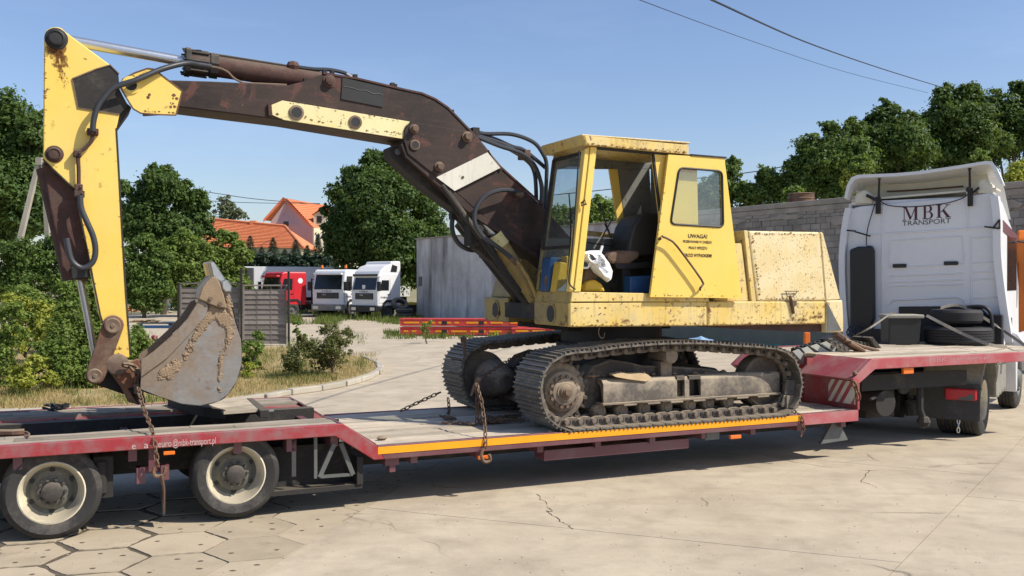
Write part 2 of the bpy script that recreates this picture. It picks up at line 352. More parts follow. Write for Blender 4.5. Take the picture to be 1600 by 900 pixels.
t_ = NT('scoured_bucket_steel'); n1 = t_.noise(1.1, 8, .65); n2 = t_.noise(3.2, 8, .68, None, .4); n3 = t_.noise(26, 6, .75); sc4 = t_.noise(1, 6, .6, t_.map((4, 4, 26), (0, .5, 0)))
c_ = t_.mix(t_.ramp(n1, [(.33, 0), (.66, 1)]), (.15, .15, .145), (.27, .265, .255)); c_ = t_.mix(t_.math('MULTIPLY', t_.ramp(sc4, [(.5, 0), (.7, 1)]), .35), c_, (.38, .37, .35))
sx_ = t_.n('ShaderNodeSeparateXYZ'); t_.l(t_.tc.outputs['Object'], sx_.inputs[0]); gx = t_.math('ADD', t_.math('MULTIPLY', t_.math('ADD', sx_.outputs[0], 5.0), -.34), t_.math('MULTIPLY', n2, 1.0))
gx = t_.math('ADD', gx, t_.math('MULTIPLY', t_.math('SUBTRACT', sx_.outputs[2], .75), .22)); c_ = t_.mix(t_.math('MULTIPLY', t_.ramp(gx, [(.44, 0), (.64, 1)]), .85), c_, t_.mix(n3, (.13, .085, .05), (.33, .235, .15)))
c_ = t_.mix(t_.ramp(t_.noise(7, 8, .7), [(.60, 0), (.66, .75)]), c_, (.145, .085, .05)); c_ = t_.mix(.22, c_, t_.mix(n3, (.08, .07, .06), (.34, .3, .25)))
t_.bsdf(c_, .55, .2, n3, .35, .004); M['bucket'] = t_.m

t_ = NT('flaking_brown_black_paint'); n1 = t_.noise(.9, 8, .7, None, .4); n2 = t_.noise(3.5, 9, .7, None, .6); n3 = t_.noise(30, 6, .75); st_ = t_.noise(1, 6, .65, t_.map((2, 14, 14), (0, .15, 0)))
c_ = t_.mix(t_.ramp(n1, [(.36, 0), (.62, 1)]), (.012, .010, .010), (.050, .031, .025)); c_ = t_.mix(t_.math('MULTIPLY', t_.ramp(st_, [(.5, 0), (.66, 1)]), .5), c_, (.075, .045, .035))
c_ = t_.mix(t_.math('MULTIPLY', t_.ramp(n2, [(.545, 0), (.61, 1)]), .75), c_, t_.mix(n3, (.07, .025, .02), (.19, .075, .06)))
c_ = t_.mix(t_.ramp(t_.noise(8, 8, .7), [(.70, 0), (.73, .8)]), c_, (.30, .22, .12)); c_ = t_.mix(.18, c_, t_.mix(n3, (.01, .01, .01), (.14, .10, .08)))
t_.bsdf(c_, .62, 0, n3, .35, .004, .28); M['boom'] = t_.m
M['guard'] = dusty('dusty_roller_guard', (.085, .072, .06), (.40, .33, .235), .38, rough=.75, scale=3.5)

t_ = NT('rust_stain'); d1 = t_.n('ShaderNodeBsdfDiffuse'); t_.l(t_.mix(t_.noise(40, 4), (.10, .045, .02), (.27, .13, .055)), d1.inputs[0]); tr_ = t_.n('ShaderNodeBsdfTransparent'); ms = t_.n('ShaderNodeMixShader'); t_.l(t_.ramp(t_.noise(26, 6, .7), [(.36, .05), (.60, .8)]), ms.inputs[0]); t_.l(tr_.outputs[0], ms.inputs[1]); t_.l(d1.outputs[0], ms.inputs[2]); t_.l(ms.outputs[0], t_.out.inputs[0]); M['ruststain'] = t_.m
# ================================================================== GROUND
def ground_mat():
    t = NT('open_soil_and_grass'); n = t.noise(.35, 8, .65); f = t.noise(6, 6, .7)
    c = t.ramp(n, [(.3, (.10, .12, .035)), (.48, (.22, .20, .10)), (.62, (.36, .31, .22))]); c = t.mix(.3, c, t.mix(f, (.08, .09, .03), (.42, .36, .24))); t.bsdf(c, .95, 0, f, .6, .03, .2); return t.m
def concrete_mat(name, a, b, rand=False):
    t = NT(name); n = t.noise(.8, 9, .7, None, .5); f = t.noise(14, 7, .75); m = t.noise(2.3, 6, .6); g = t.noise(90, 3, .7)
    c = t.mix(t.ramp(n, [(.32, 0), (.68, 1)]), a, b)
    c = t.mix(t.math('MULTIPLY', t.ramp(m, [(.48, 0), (.72, 1)]), .45), c, tuple(x*.66 for x in a))
    sp = t.ramp(f, [(.60, 0), (.74, 1)]); c = t.mix(t.math('MULTIPLY', sp, .35), c, tuple(x*.5 for x in a)); c = t.mix(t.math('MULTIPLY', t.ramp(t.noise(1.1, 7, .7, None, .8), [(.60, 0), (.70, 1)]), .75 if rand else .2), c, tuple(x*.45 for x in a)); c = t.mix(t.math('MULTIPLY', t.ramp(g, [(.55, 0), (.8, 1)]), .35), c, tuple(min(1, x*1.35) for x in b))
    rg = t.noise(1, 5, .6, t.map((.35, 5, 1), (0, 0, radians(-28)))); c = t.mix(t.math('MULTIPLY', t.ramp(rg, [(.52, 0), (.75, 1)]), .22), c, tuple(x*.55 for x in a))
    v = t.n('ShaderNodeTexVoronoi'); v.feature = 'DISTANCE_TO_EDGE'; v.inputs['Scale'].default_value = .55; wv = t.n('ShaderNodeMixRGB'); wv.inputs[0].default_value = .28
    t.l(t.map(), wv.inputs[1]); nz = t.n('ShaderNodeTexNoise'); nz.inputs['Scale'].default_value = 1.6; nz.inputs['Detail'].default_value = 6; t.l(t.map(), nz.inputs['Vector']); t.l(nz.outputs[1], wv.inputs[2]); t.l(wv.outputs[0], v.inputs['Vector'])
    cr = t.math('MULTIPLY', t.ramp(v.outputs[0], [(.0, 1), (.006, 0)]), t.ramp(t.noise(.45, 2), [(.56, 0), (.62, 1)])); c = t.mix(t.math('MULTIPLY', cr, .8), c, (.12, .105, .08))
    if rand: o = t.n('ShaderNodeObjectInfo'); c = t.mix(.35, c, t.mix(o.outputs['Random'], tuple(x*.62 for x in a), b))
    h = t.math('SUBTRACT', t.math('ADD', f, t.math('MULTIPLY', m, .6)), t.math('MULTIPLY', cr, 2.0)); t.bsdf(c, .92, 0, h, .35, .008, .25); return t.m
M['ground'] = ground_mat()
M['concrete'] = concrete_mat('dusty_yard_concrete', (.385, .325, .242), (.53, .457, .342))
M['hexconcrete'] = concrete_mat('old_hexagon_concrete', (.345, .29, .205), (.50, .42, .305), True)
M['kerb'] = concrete_mat('kerb_concrete', (.36, .33, .27), (.50, .46, .38), True)
M['joint'] = plain('dirt_in_joints', (.115, .092, .065), .95, 0, .4, 12, .6, .02)
M['oil'] = plain('dark_damp_dirt', (.17, .14, .10), .9, 0, .4, 8)
M['drygrass'] = leaf('dry_grass_blades', (.30, .22, .09), (.48, .37, .17), .25, .6)
M['greengrass'] = leaf('green_weeds', (.07, .11, .02), (.16, .20, .05), .3, .6)
t_ = NT('dry_verge_soil'); n_ = t_.noise(.9, 7, .65); f_ = t_.noise(10, 6, .7)
t_.bsdf(t_.mix(.35, t_.ramp(n_, [(.32, (.13, .14, .045)), (.47, (.34, .26, .12)), (.7, (.46, .36, .19))]), t_.mix(f_, (.16, .13, .05), (.5, .4, .22))), .95, 0, f_, .7, .03, .15); M['verge'] = t_.m
def clip(poly, a, b, off=0.0):           # keep the left side of the line a->b, moved in by off
    a = Vector(a[:2]); b = Vector(b[:2]); d = (b-a).normalized(); n = Vector((-d.y, d.x)); out = []
    for i in range(len(poly)):
        p, q = Vector(poly[i]), Vector(poly[(i+1) % len(poly)]); sp = (p-a).dot(n)-off; sq = (q-a).dot(n)-off
        if sp >= 0: out.append(p)
        if sp*sq < 0: out.append(p+(q-p)*(sp/(sp-sq)))
    return out
gm = MB(); N_ = 24
gm.add([(-900, -60, -.045), (900, -60, -.045), (900, 1500, -.045), (-900, 1500, -.045)], [(0, 1, 2, 3)])
ground = solo('ground', None, None, W, (0, 0, -.045), gm, M['ground'], kind='structure')
g2 = lambda x, y: tuple(W.Z(x, y)[:2])
A1, A2 = g2(1391, 897), g2(1583, 700)      # long joint running away to the right
B1, B2 = g2(1195, 711), g2(1532, 742)
C1, C2 = g2(981, 835), g2(1409, 879)
D1, D2 = g2(1453, 770), g2(1600, 784)
E1, E2 = g2(400, 900), g2(655, 742)        # where the hexagon slabs stop
f1 = T.w((-30, 1.7, 0)); f2 = T.w((30, 1.7, 0))
F1, F2 = (f1.x, f1.y), (f2.x, f2.y)
yard = [(-70, -12), (90, -12), (90, 66), (-70, 66)]
g_ = .0045
pv = MB(); pv.prismz([(-70.2, -12.2), (90.2, -12.2), (90.2, 66.2), (-70.2, 66.2)], -.04, -.009)
pave = solo('yard_pavement', None, None, W, (0, 0, -.04), pv, M['joint'], kind='structure')
def slab(poly, mat=None, z=0.0, name='slab', jit=0):
    if len(poly) < 3: return
    m = MB(); m.prismz([tuple(p) for p in poly], -.0089, z); return part(pave, name, m, mat or M['concrete'], bevel=0)
left = clip(yard, A1, A2, g_); right = clip(yard, A2, A1, g_)
lft = clip(left, E2, E1, g_) # right of hex line
back = clip(clip(left, E1, E2, g_), F1, F2, g_)
slab(back)
slab(clip(lft, B1, B2, g_)); mid = clip(clip(lft, B2, B1, g_), C1, C2, g_); slab(mid); slab(clip(lft, C2, C1, g_))
slab(clip(right, D1, D2, g_)); slab(clip(right, D2, D1, g_))
hexr = clip(clip(left, E1, E2, 0), F2, F1, 0); hexr = [tuple(p) for p in hexr]
rh = random.Random(3); S_ = .40; th0 = radians(17)
for i in range(-11, 12):
    for j in range(-9, 10):
        cx = S_*1.5*i; cy = S_*sqrt(3)*(j+.5*(i % 2)); c = Vector((cx*cos(th0)-cy*sin(th0)-2.6, cx*sin(th0)+cy*cos(th0)+7.4))
        if c.y < 3.2 or c.x < -7 or c.x > 3: continue
        pol = []
        gp = .003+.027*max(0, min(1, ((Vector(E2)-Vector(E1)).normalized().x*(c.y-E1[1])-(Vector(E2)-Vector(E1)).normalized().y*(c.x-E1[0])-.35)/1.3))
        for k in range(6):
            a0 = th0+k*pi/3; a1 = a0+pi/3; p = Vector((cos(a0), sin(a0)))*(S_-gp); q = Vector((cos(a1), sin(a1)))*(S_-gp)
            for s in range(7):
                r_ = p.lerp(q, s/7.0); w_ = c+r_; nz_ = mnoise.noise(Vector((w_.x*3.1, w_.y*3.1, i+j*.7)))*.075*gp/.024+rh.uniform(-.03, .014)*gp/.024; pol.append(tuple(c+r_*(1+nz_)))
        pol = clip(pol, E1, E2, 0); pol = clip(pol, F2, F1, 0) if len(pol) > 2 else pol
        if len(pol) < 3: continue
        zt = rh.uniform(-.003, .001); m = MB(); m.prismz([tuple(p) for p in pol], -.0089, zt); m.mi = 1
        inside = lambda q: all(((Vector(E2)-Vector(E1)).x*(q.y-E1[1])-(Vector(E2)-Vector(E1)).y*(q.x-E1[0])) > .1 for _ in (0,))
        for k in range(6):
            if rh.random() < .45: continue
            a = th0+k*pi/3+.5; q = c+Vector((cos(a), sin(a)))*S_*.52
            if inside(q): m.add([(q.x+.024*cos(2*pi*e/7)*rh.uniform(.6, 1.3), q.y+.02*sin(2*pi*e/7), zt+.0012) for e in range(7)], [tuple(range(7))])
        part(pave, 'hexagon_slab', m, [M['hexconcrete'], M['joint']])
# dirt patches and crumbs of broken concrete in the joints
rp = random.Random(5)
cr = MB()
for pts in ([(838, 773), (852, 786), (862, 798), (855, 800), (872, 812), (888, 820), (893, 827)], [(1195, 711), (1240, 722), (1300, 731), (1370, 736)], [(1450, 730), (1500, 726), (1560, 724)], [(1360, 735), (1345, 752), (1370, 762)]):
    P = [W.Z(x, y) for x, y in pts]; Q = []
    for i in range(len(P)-1):
        for k in range(5):
            p = P[i].lerp(P[i+1], k/5); Q.append(p+Vector((rp.uniform(-.02, .02), rp.uniform(-.03, .03), 0)))
    Q.append(P[-1]); w = [0.001+rp.random()*.0045 for _ in Q]
    for i in range(len(Q)-1):
        d = (Q[i+1]-Q[i]).normalized(); n = Vector((-d.y, d.x, 0)); cr.add([Q[i]-n*w[i]+Vector((0, 0, .0035)), Q[i+1]-n*w[i+1]+Vector((0, 0, .0035)), Q[i+1]+n*w[i+1]+Vector((0, 0, .0035)), Q[i]+n*w[i]+Vector((0, 0, .0035))], [(0, 1, 2, 3)])
part(pave, 'crack', cr, M['joint'])
peb = MB()
for _ in range(420):
    x = rp.uniform(0, 1600); y = rp.uniform(700, 900); c = W.Z(x, y); r = rp.uniform(.003, .011); peb.sphere((c.x, c.y, r*.4), (r, r*.8, r*.6), 5)
part(pave, 'loose_grit', peb, M['kerb'], kind='stuff')
# verge
near = [(-260, 655), (-60, 644), (0, 641), (60, 639), (120, 636), (200, 633), (300, 629), (380, 621), (430, 611), (500, 602), (550, 592), (578, 582), (589, 573), (583, 564), (560, 556)]
far = [(500, 549), (452, 541), (360, 538), (280, 535), (200, 524), (0, 512), (-300, 505)]
npt = [W.Z(x, y, .1) for x, y in near]; fpt = [W.Z(x, y, .1) for x, y in far]
vm = MB(); vm.prismz([(p.x, p.y) for p in npt+fpt], .006, .085)
verge = solo('grass_verge', None, None, W, (npt[0].x, npt[0].y, .006), vm, M['verge'], kind='structure')
sm = [p for p in catmull([p.copy() for p in npt], 12)]; acc = 0; st = sm[0]; kp = [sm[0]]
for p in sm[1:]:
    if (p-kp[-1]).length > .78: kp.append(p)
for i in range(len(kp)-1):
    a, b = kp[i], kp[i+1]; d = (b-a).normalized(); n = Vector((-d.y, d.x, 0)); a2 = a+d*.02; b2 = b-d*.02; h = .115+rp.uniform(-.015, .015); m = MB()
    js = [Vector((rp.uniform(-.02, .02), rp.uniform(-.02, .02), 0)) for _ in range(4)]
    m.prismz([((q+j).x, (q+j).y) for q, j in zip((a2-n*.16, b2-n*.16, b2-n*.003, a2-n*.003), js)], .001, h); part(verge, 'kerb_stone', m, M['kerb'], bevel=.02)
def blades(name, pts, mat, hmin, hmax, w=.012, seed=1, lean=.4):
    rg = np.random.default_rng(seed); P = np.array(pts); n = len(P); a = rg.uniform(0, 2*pi, n); h = rg.uniform(hmin, hmax, n); le = rg.uniform(0, lean, n)*h; b = rg.uniform(0, 2*pi, n)
    dx = np.cos(a)*w; dy = np.sin(a)*w; v = np.zeros((n, 3, 3)); v[:, 0] = P; v[:, 1] = P; v[:, 2] = P
    v[:, 0, 0] -= dx; v[:, 0, 1] -= dy; v[:, 1, 0] += dx; v[:, 1, 1] += dy; v[:, 2, 0] += np.cos(b)*le; v[:, 2, 1] += np.sin(b)*le; v[:, 2, 2] += h
    return fast_mesh(name, v.reshape(-1, 3), 3, mat)
def fast_mesh(name, v, k, mat, base=(0, 0, 0)):
    v = (v-np.array(base)).astype(np.float32); nf = len(v)//k; me = bpy.data.meshes.new(name); me.vertices.add(len(v)); me.vertices.foreach_set('co', v.ravel())
    me.loops.add(nf*k); me.loops.foreach_set('vertex_index', np.arange(nf*k, dtype=np.int32)); me.polygons.add(nf)
    me.polygons.foreach_set('loop_start', np.arange(nf, dtype=np.int32)*k); me.polygons.foreach_set('loop_total', np.full(nf, k, dtype=np.int32)); me.materials.append(mat); me.update(); me.validate(); return me
def scatter(px0, px1, py0, py1, n, seed, fn=None, z=.085):
    r = random.Random(seed); out = []
    while len(out) < n:
        x = r.uniform(px0, px1); y = r.uniform(py0, py1)
        if fn and not fn(x, y, r): continue
        p = W.Z(x, y, z); out.append((p.x+r.uniform(-.1, .1), p.y+r.uniform(-.2, .2), z))
    return out
def stuff(name, label, cat, me):
    o = bpy.data.objects.new(name, me); col.objects.link(o); tag(o, label, cat, None, 'stuff'); return o
def nearline(x):
    for i in range(len(near)-1):
        if near[i][0] <= x <= near[i+1][0]: return near[i][1]+(near[i+1][1]-near[i][1])*(x-near[i][0])/(near[i+1][0]-near[i][0])
    return 575
vf = lambda x, y, r: y < nearline(x)-1.5 and (x < 470 or y > 552) and mnoise.noise(Vector((x*.012, y*.03, 0)))+r.random()*.5 > .05
stuff('dry_grass', 'dry straw-coloured grass growing on the kerbed verge', 'grass', blades('dry_grass', scatter(-60, 588, 545, 640, 26000, 11, vf), M['drygrass'], .03, .13, .006, 2, .8))
vg = lambda x, y, r: y < nearline(x)-2 and mnoise.noise(Vector((x*.016+5, y*.05, 3)))+r.random()*.3 > .25
stuff('green_grass', 'green grass tufts scattered over the dry verge', 'grass', blades('green_grass', scatter(-60, 570, 520, 636, 9000, 12, vg), M['greengrass'], .04, .2, .008, 3, .6))
wd = lambda x, y, r: mnoise.noise(Vector((x*.03, y*.1, 7)))+r.random()*.4 > .1
stuff('weeds', 'green weeds growing in front of the parked lorries', 'weeds', blades('weeds', scatter(445, 660, 487, 507, 6000, 13, wd, 0), M['greengrass'], .05, .42, .025, 4, .6))
stuff('weeds', 'green weeds along the foot of the red steel ramps', 'weeds', blades('weeds', scatter(600, 880, 518, 530, 3500, 14, wd, 0), M['greengrass'], .03, .25, .018, 5, .5))
# ================================================================== TREES AND PLANTS
M['bark'] = plain('bark', (.09, .07, .05), .95, 0, .4, 6, .8, .03)
M['leafdark'] = leaf('dark_tree_leaves', (.030, .065, .018), (.11, .18, .045), .35, .35)
M['leafmid'] = leaf('mid_tree_leaves', (.050, .10, .022), (.15, .23, .055), .35, .4)
M['leafbush'] = leaf('bush_leaves', (.09, .15, .03), (.24, .33, .075), .42, .8)
M['leafyellow'] = leaf('yellow_green_leaves', (.22, .26, .035), (.44, .46, .08), .4, .8)
M['leafolive'] = leaf('olive_leaves', (.08, .09, .03), (.17, .18, .06), .3, 1.5)
M['leafpale'] = leaf('pale_birch_leaves', (.12, .15, .08), (.22, .25, .15), .3, .4)
M['needle'] = leaf('spruce_needles', (.022, .045, .028), (.06, .095, .06), .15, .6)
M['petal'] = leaf('pink_petals', (.45, .14, .17), (.60, .27, .27), .3, 3)
def sublobes(lobes, rg):
    out = []
    for c, r in lobes:
        c = np.array(c); r = np.array(r); out.append((c, r*.8))
        for _ in range(7):
            d = rg.normal(size=3); d /= np.linalg.norm(d); out.append((c+d*r*rg.uniform(.45, .8), r*rg.uniform(.32, .55)))
    return out
def leaves(lobes, n, size, seed, clump=.22, up=.35, flat=1.0, asp=.55):
    rg = np.random.default_rng(seed); lobes = sublobes(lobes, rg); vol = np.array([l[1][0]*l[1][2] for l in lobes]); cnt = np.maximum(1, (n*vol/vol.sum()).astype(int)); out = []
    for (c, r), k in zip(lobes, cnt):
        c = np.array(c); r = np.array(r); nc = max(4, k//30); d = rg.normal(size=(nc, 3)); d /= np.linalg.norm(d, axis=1)[:, None]; d[:, 2] = np.where(d[:, 2] < -.55, -d[:, 2], d[:, 2])
        rad = rg.uniform(.3, 1.0, nc)**.6*(1+rg.normal(0, .12, nc)); cc = c+d*rad[:, None]*r
        ii = rg.integers(0, nc, k); off = rg.normal(size=(k, 3))*clump*r.mean()*rg.uniform(.5, 1.1, nc)[ii][:, None]*np.array([1, 1, .7]); p = cc[ii]+off
        nn = d[ii]*.5+off/(clump*r.mean()+1e-6)*.35+np.array([0, 0, up])+rg.normal(size=(k, 3))*.55; nn /= np.linalg.norm(nn, axis=1)[:, None]
        a = np.cross(nn, rg.normal(size=(k, 3))); a /= np.linalg.norm(a, axis=1)[:, None]; b = np.cross(nn, a); s = size*rg.uniform(.6, 1.35, k)[:, None]
        q = np.stack([p-a*s, p-b*s*asp+nn*s*.1, p+a*s, p+b*s*asp+nn*s*.1], 1); out.append(q.reshape(-1, 3))
    v = np.concatenate(out); v[:, 2] = np.maximum(v[:, 2], .02); return v
def tree(name, label, cat, base, lobes, n, size, mat, seed, group=None, trunk=.22, clump=.26, up=.35, spread=True):
    if size > .09: n = int(n*2.1); size *= .7
    base = Vector(base); rr = random.Random(seed); t = thing(name, label, cat, W, base, group); me = fast_mesh('crown', leaves(lobes, n, size, seed, clump, up), 4, mat, tuple(base))
    o = bpy.data.objects.new('crown', me); col.objects.link(o); o.parent = t.o
    if trunk:
        m = MB(); cs = [Vector(l[0]) for l in lobes]; top = sum(cs, Vector())/len(cs); fork = base.lerp(Vector((top.x, top.y, top.z)), .45)
        m.tube([base, base.lerp(fork, .5)+Vector((rr.uniform(-.1, .1), 0, 0)), fork, top], [trunk, trunk*.8, trunk*.65, trunk*.2], 8)
        for c in cs: m.tube([fork.lerp(base, rr.uniform(0, .3)), fork.lerp(c, .5)+Vector((0, 0, -.03*(c-fork).length)), c], [trunk*.45, trunk*.3, trunk*.06], 6)
        part(t, 'trunk', m, M['bark'], smooth=True)
    return t
def L(px, py, rp, Y, dy=0, fl=1.0):      # a lobe of the crown: where it shows, its radius in the picture, at distance Y
    s = Y/FPX; return (tuple(WY(px, py, Y)+Vector((0, dy, 0))), (rp*s, rp*s*.9, rp*s*fl))
def base_at(px, Y): p = WY(px, 440, Y); return (p.x, p.y, 0)
tree('broadleaf_tree', 'tall dark broadleaf tree at the left edge behind the leaning concrete pole', 'tree', base_at(20, 46), [L(15, 225, 62, 46), L(-40, 230, 70, 47, 2), L(48, 215, 35, 45), L(40, 300, 62, 46, -1), L(60, 260, 45, 46), L(0, 330, 70, 46), L(65, 345, 45, 46, -1), L(-50, 330, 70, 46), L(30, 190, 32, 46), L(-5, 178, 26, 46), L(80, 310, 40, 46)], 30000, .15, M['leafdark'], 1)
tree('broadleaf_tree', 'rounded green tree between the yellow digger arm and the orange roofs', 'tree', base_at(255, 64), [L(252, 285, 26, 64), L(240, 272, 16, 64), L(262, 300, 36, 64, -1), L(300, 318, 28, 64), L(288, 298, 20, 64), L(310, 345, 26, 64), L(225, 320, 30, 64), L(245, 350, 45, 64, -1), L(200, 345, 32, 64), L(285, 372, 40, 64, -1), L(192, 300, 20, 64), L(322, 362, 18, 64)], 26000, .17, M['leafdark'], 2)
tree('broadleaf_tree', 'largest round dark green tree behind the parked lorries and the grey rendered building', 'tree', base_at(600, 66), [L(598, 272, 40, 66), L(560, 290, 36, 66), L(640, 300, 42, 66), L(538, 322, 34, 66), L(600, 325, 60, 66, -2), L(665, 340, 40, 66), L(560, 365, 50, 66, -1), L(622, 380, 55, 66, -2), L(680, 370, 28, 66), L(525, 352, 22, 66), L(560, 405, 40, 66), L(610, 430, 50, 66), L(655, 420, 40, 66), L(580, 250, 20, 66), L(615, 250, 20, 66), L(510, 330, 12, 66), L(530, 390, 25, 66)], 60000, .17, M['leafdark'], 3, clump=.2)
tree('broadleaf_tree', 'small green tree just right of the digger cab above the long wall', 'tree', base_at(1140, 58), [L(1140, 275, 24, 58), L(1128, 300, 30, 58), L(1165, 305, 26, 58), L(1145, 258, 14, 58), L(1118, 330, 25, 58), L(1170, 330, 26, 58)], 9000, .15, M['leafmid'], 4)
tree('broadleaf_tree', 'second tree right of the digger cab with a loose airy crown', 'tree', base_at(1205, 57), [L(1198, 275, 20, 57), L(1212, 290, 26, 57), L(1180, 300, 18, 57), L(1225, 305, 24, 57), L(1245, 285, 16, 57), L(1200, 315, 22, 57)], 7500, .14, M['leafmid'], 5)
tree('broadleaf_tree', 'broad green tree left of the white tractor unit rising over the long wall', 'tree', base_at(1290, 56), [L(1262, 235, 26, 56), L(1300, 212, 22, 56), L(1280, 260, 40, 56), L(1320, 250, 42, 56, -1), L(1245, 262, 22, 56), L(1250, 295, 30, 56), L(1300, 295, 40, 56), L(1335, 205, 20, 56)], 18000, .145, M['leafmid'], 6)
tree('broadleaf_tree', 'tall tree with a pointed top directly behind the white tractor roof', 'tree', base_at(1385, 58), [L(1388, 172, 18, 58), L(1380, 195, 30, 58), L(1360, 225, 34, 58), L(1400, 235, 45, 58, -1), L(1350, 260, 34, 58), L(1420, 200, 26, 58), L(1410, 270, 40, 58), L(1340, 290, 30, 58)], 20000, .15, M['leafdark'], 7)
tree('broadleaf_tree', 'tall dark tree behind the tractor where the overhead wire ends', 'tree', base_at(1480, 60), [L(1475, 155, 22, 60), L(1500, 160, 26, 60), L(1465, 190, 32, 60), L(1500, 205, 42, 60, -1), L(1460, 235, 36, 60), L(1520, 150, 22, 60), L(1490, 255, 42, 60), L(1530, 225, 38, 60)], 22000, .15, M['leafdark'], 8)
tree('broadleaf_tree', 'dark broadleaf tree at the right edge above the tractor roof spoiler', 'tree', base_at(1580, 62), [L(1550, 165, 26, 62), L(1575, 185, 34, 62), L(1610, 160, 36, 62), L(1600, 215, 45, 62, -1), L(1560, 230, 40, 62), L(1640, 200, 50, 62), L(1540, 260, 26, 62), L(1590, 140, 16, 62)], 20000, .15, M['leafdark'], 9)
for i, (px, py, r, mt, lb) in enumerate(((1335, 282, 20, 'leafyellow', 'bright yellow-green bush sprouting above the wall beside the tractor spoiler'), (1590, 268, 24, 'leafyellow', 'yellow-green bush at the right edge behind the tractor spoiler'), (1240, 305, 16, 'leafbush', 'low light green bush on the wall top beside the rusty drum'), (1345, 255, 15, 'leafbush', 'light green sapling left of the tractor spoiler'), (1530, 245, 14, 'leafbush', 'light green sapling peeping over the tractor spoiler'))):
    tree('bush', lb, 'bush', base_at(px, 44), [L(px, py, r, 44), L(px-8, py+r*.6, r*.8, 44), L(px+9, py+r*.5, r*.7, 44), L(px, py+r*1.4, r*.9, 44)], 2600, .10, M[mt], 20+i, trunk=.06)
tree('broadleaf_tree', 'light green tree seen through the front windows of the digger cab', 'tree', base_at(905, 60), [L(880, 345, 26, 60), L(915, 335, 24, 60), L(945, 330, 30, 60), L(860, 360, 25, 60), L(930, 355, 30, 60), L(895, 365, 25, 60)], 9000, .15, M['leafbush'], 10)
tree('broadleaf_tree', 'green tree seen through the rear door glass of the digger cab', 'tree', base_at(1085, 60), [L(1110, 295, 20, 60), L(1095, 315, 26, 60), L(1060, 330, 26, 60), L(1025, 345, 25, 60), L(1085, 335, 30, 60)], 8000, .15, M['leafbush'], 12)
tree('birch_tree', 'pale thin birch above the orange roofs far behind', 'tree', base_at(355, 118), [L(350, 316, 13, 118), L(345, 330, 14, 118), L(360, 330, 14, 118), L(375, 338, 12, 118), L(355, 345, 20, 118)], 2500, .22, M['leafpale'], 13, trunk=.15)
for i, (x0, x1, y, Y) in enumerate(((188, 262, 400, 58), (250, 330, 395, 60), (320, 385, 392, 61))):
    c = (x0+x1)/2; w = (x1-x0)/2
    tree('hedgerow_tree', ['bushy light green tree behind the wire fence beside the digger arm', 'bushy light green tree behind the wooden fence left panel', 'bushy light green tree touching the left end of the orange roof'][i], 'tree', base_at(c, Y), [L(c, y-18, w*.5, Y), L(c-w*.5, y, w*.55, Y), L(c+w*.5, y, w*.55, Y), L(c, y+20, w*.75, Y), L(c-w*.4, y+35, w*.6, Y), L(c+w*.4, y+35, w*.6, Y), L(c, y+50, w*.8, Y), L(c-w*.7, y+55, w*.6, Y), L(c+w*.7, y+55, w*.6, Y), L(c, y+70, w*.7, Y), L(c+w*.8, y+10, w*.5, Y)], 17000, .15, M['leafbush'] if i else M['leafmid'], 30+i, trunk=.12, clump=.28)
def spruce(px, ytop, ybase, Y, seed, label, grp):
    b = Vector(base_at(px, Y)); top = WY(px, ytop, Y).z; t = thing('spruce_tree', label, 'tree', W, b, grp); rg = np.random.default_rng(seed); n = 3000; z = rg.uniform(0.02, 1, n)**.8
    R = (top*.40)*(1-z)+.10; a = rg.uniform(0, 2*pi, n); rad = R*rg.uniform(.3, 1, n)**.5; tier = (np.sin(z*42)*.12+1); rad *= tier
    p = np.stack([b.x+rad*np.cos(a), b.y+rad*np.sin(a), z*top-.12*rad], 1); d = np.stack([np.cos(a), np.sin(a), -.3+0*a], 1); s = .42*(1.25-z)[:, None]; w = np.stack([-np.sin(a), np.cos(a), 0*a], 1)*s*.3
    q = np.stack([p-d*s*.4-w, p-d*s*.4+w, p+d*s], 1).reshape(-1, 3); o = bpy.data.objects.new('crown', fast_mesh('crown', q, 3, M['needle'], tuple(b))); col.objects.link(o); o.parent = t.o
    m = MB(); m.tube([b, b+Vector((0, 0, top*.97))], [.1, .01], 6); part(t, 'trunk', m, M['bark'])
ORD = ['first', 'second', 'third', 'fourth', 'fifth', 'sixth', 'seventh', 'eighth', 'ninth', 'tenth', 'eleventh', 'twelfth', 'thirteenth']
spx = [302, 320, 338, 356, 374, 391, 409, 427, 445, 462, 480, 497, 512]
sty = [380, 372, 384, 388, 378, 368, 385, 371, 389, 374, 383, 369, 380]
for i, (a, b_) in enumerate(zip(spx, sty)):
    spruce(a, b_, 435, 76, 50+i, ORD[i]+' young spruce from the left in the row before the orange-roofed houses', 'spruces in front of the orange-roofed houses')
for i, x in enumerate(range(386, 530, 16)):
    tree('conifer_bush', ORD[i]+' low conifer bush from the left in the hedge behind the lorries', 'bush', base_at(x, 72), [L(x, 408, 13, 72), L(x-4, 422, 14, 72), L(x+5, 430, 13, 72)], 1300, .16, M['needle'], 70+i, 'low conifers in the hedge behind the lorries', trunk=.06)
def bush(label, lobes, Y, n, size, mat, seed, name='bush', cat='bush', dy=0, clump=.25):
    c = lobes[0][0]; return tree(name, label, cat, base_at(c, Y), [L(a, b, r, Y, random.Random(seed+k).uniform(-.4, .4)) for k, (a, b, r) in enumerate(lobes)], n, size, M[mat], seed, trunk=.03, clump=clump)
bush('large dark green bush directly behind the digger arm cylinder', [(125, 545, 44), (75, 585, 26), (180, 590, 22), (175, 540, 26), (95, 525, 38), (160, 530, 35), (80, 560, 34), (130, 575, 40), (170, 565, 32), (100, 495, 28), (150, 500, 26), (110, 590, 32), (155, 592, 26)], 19.5, 26000, .035, 'leafbush', 101)
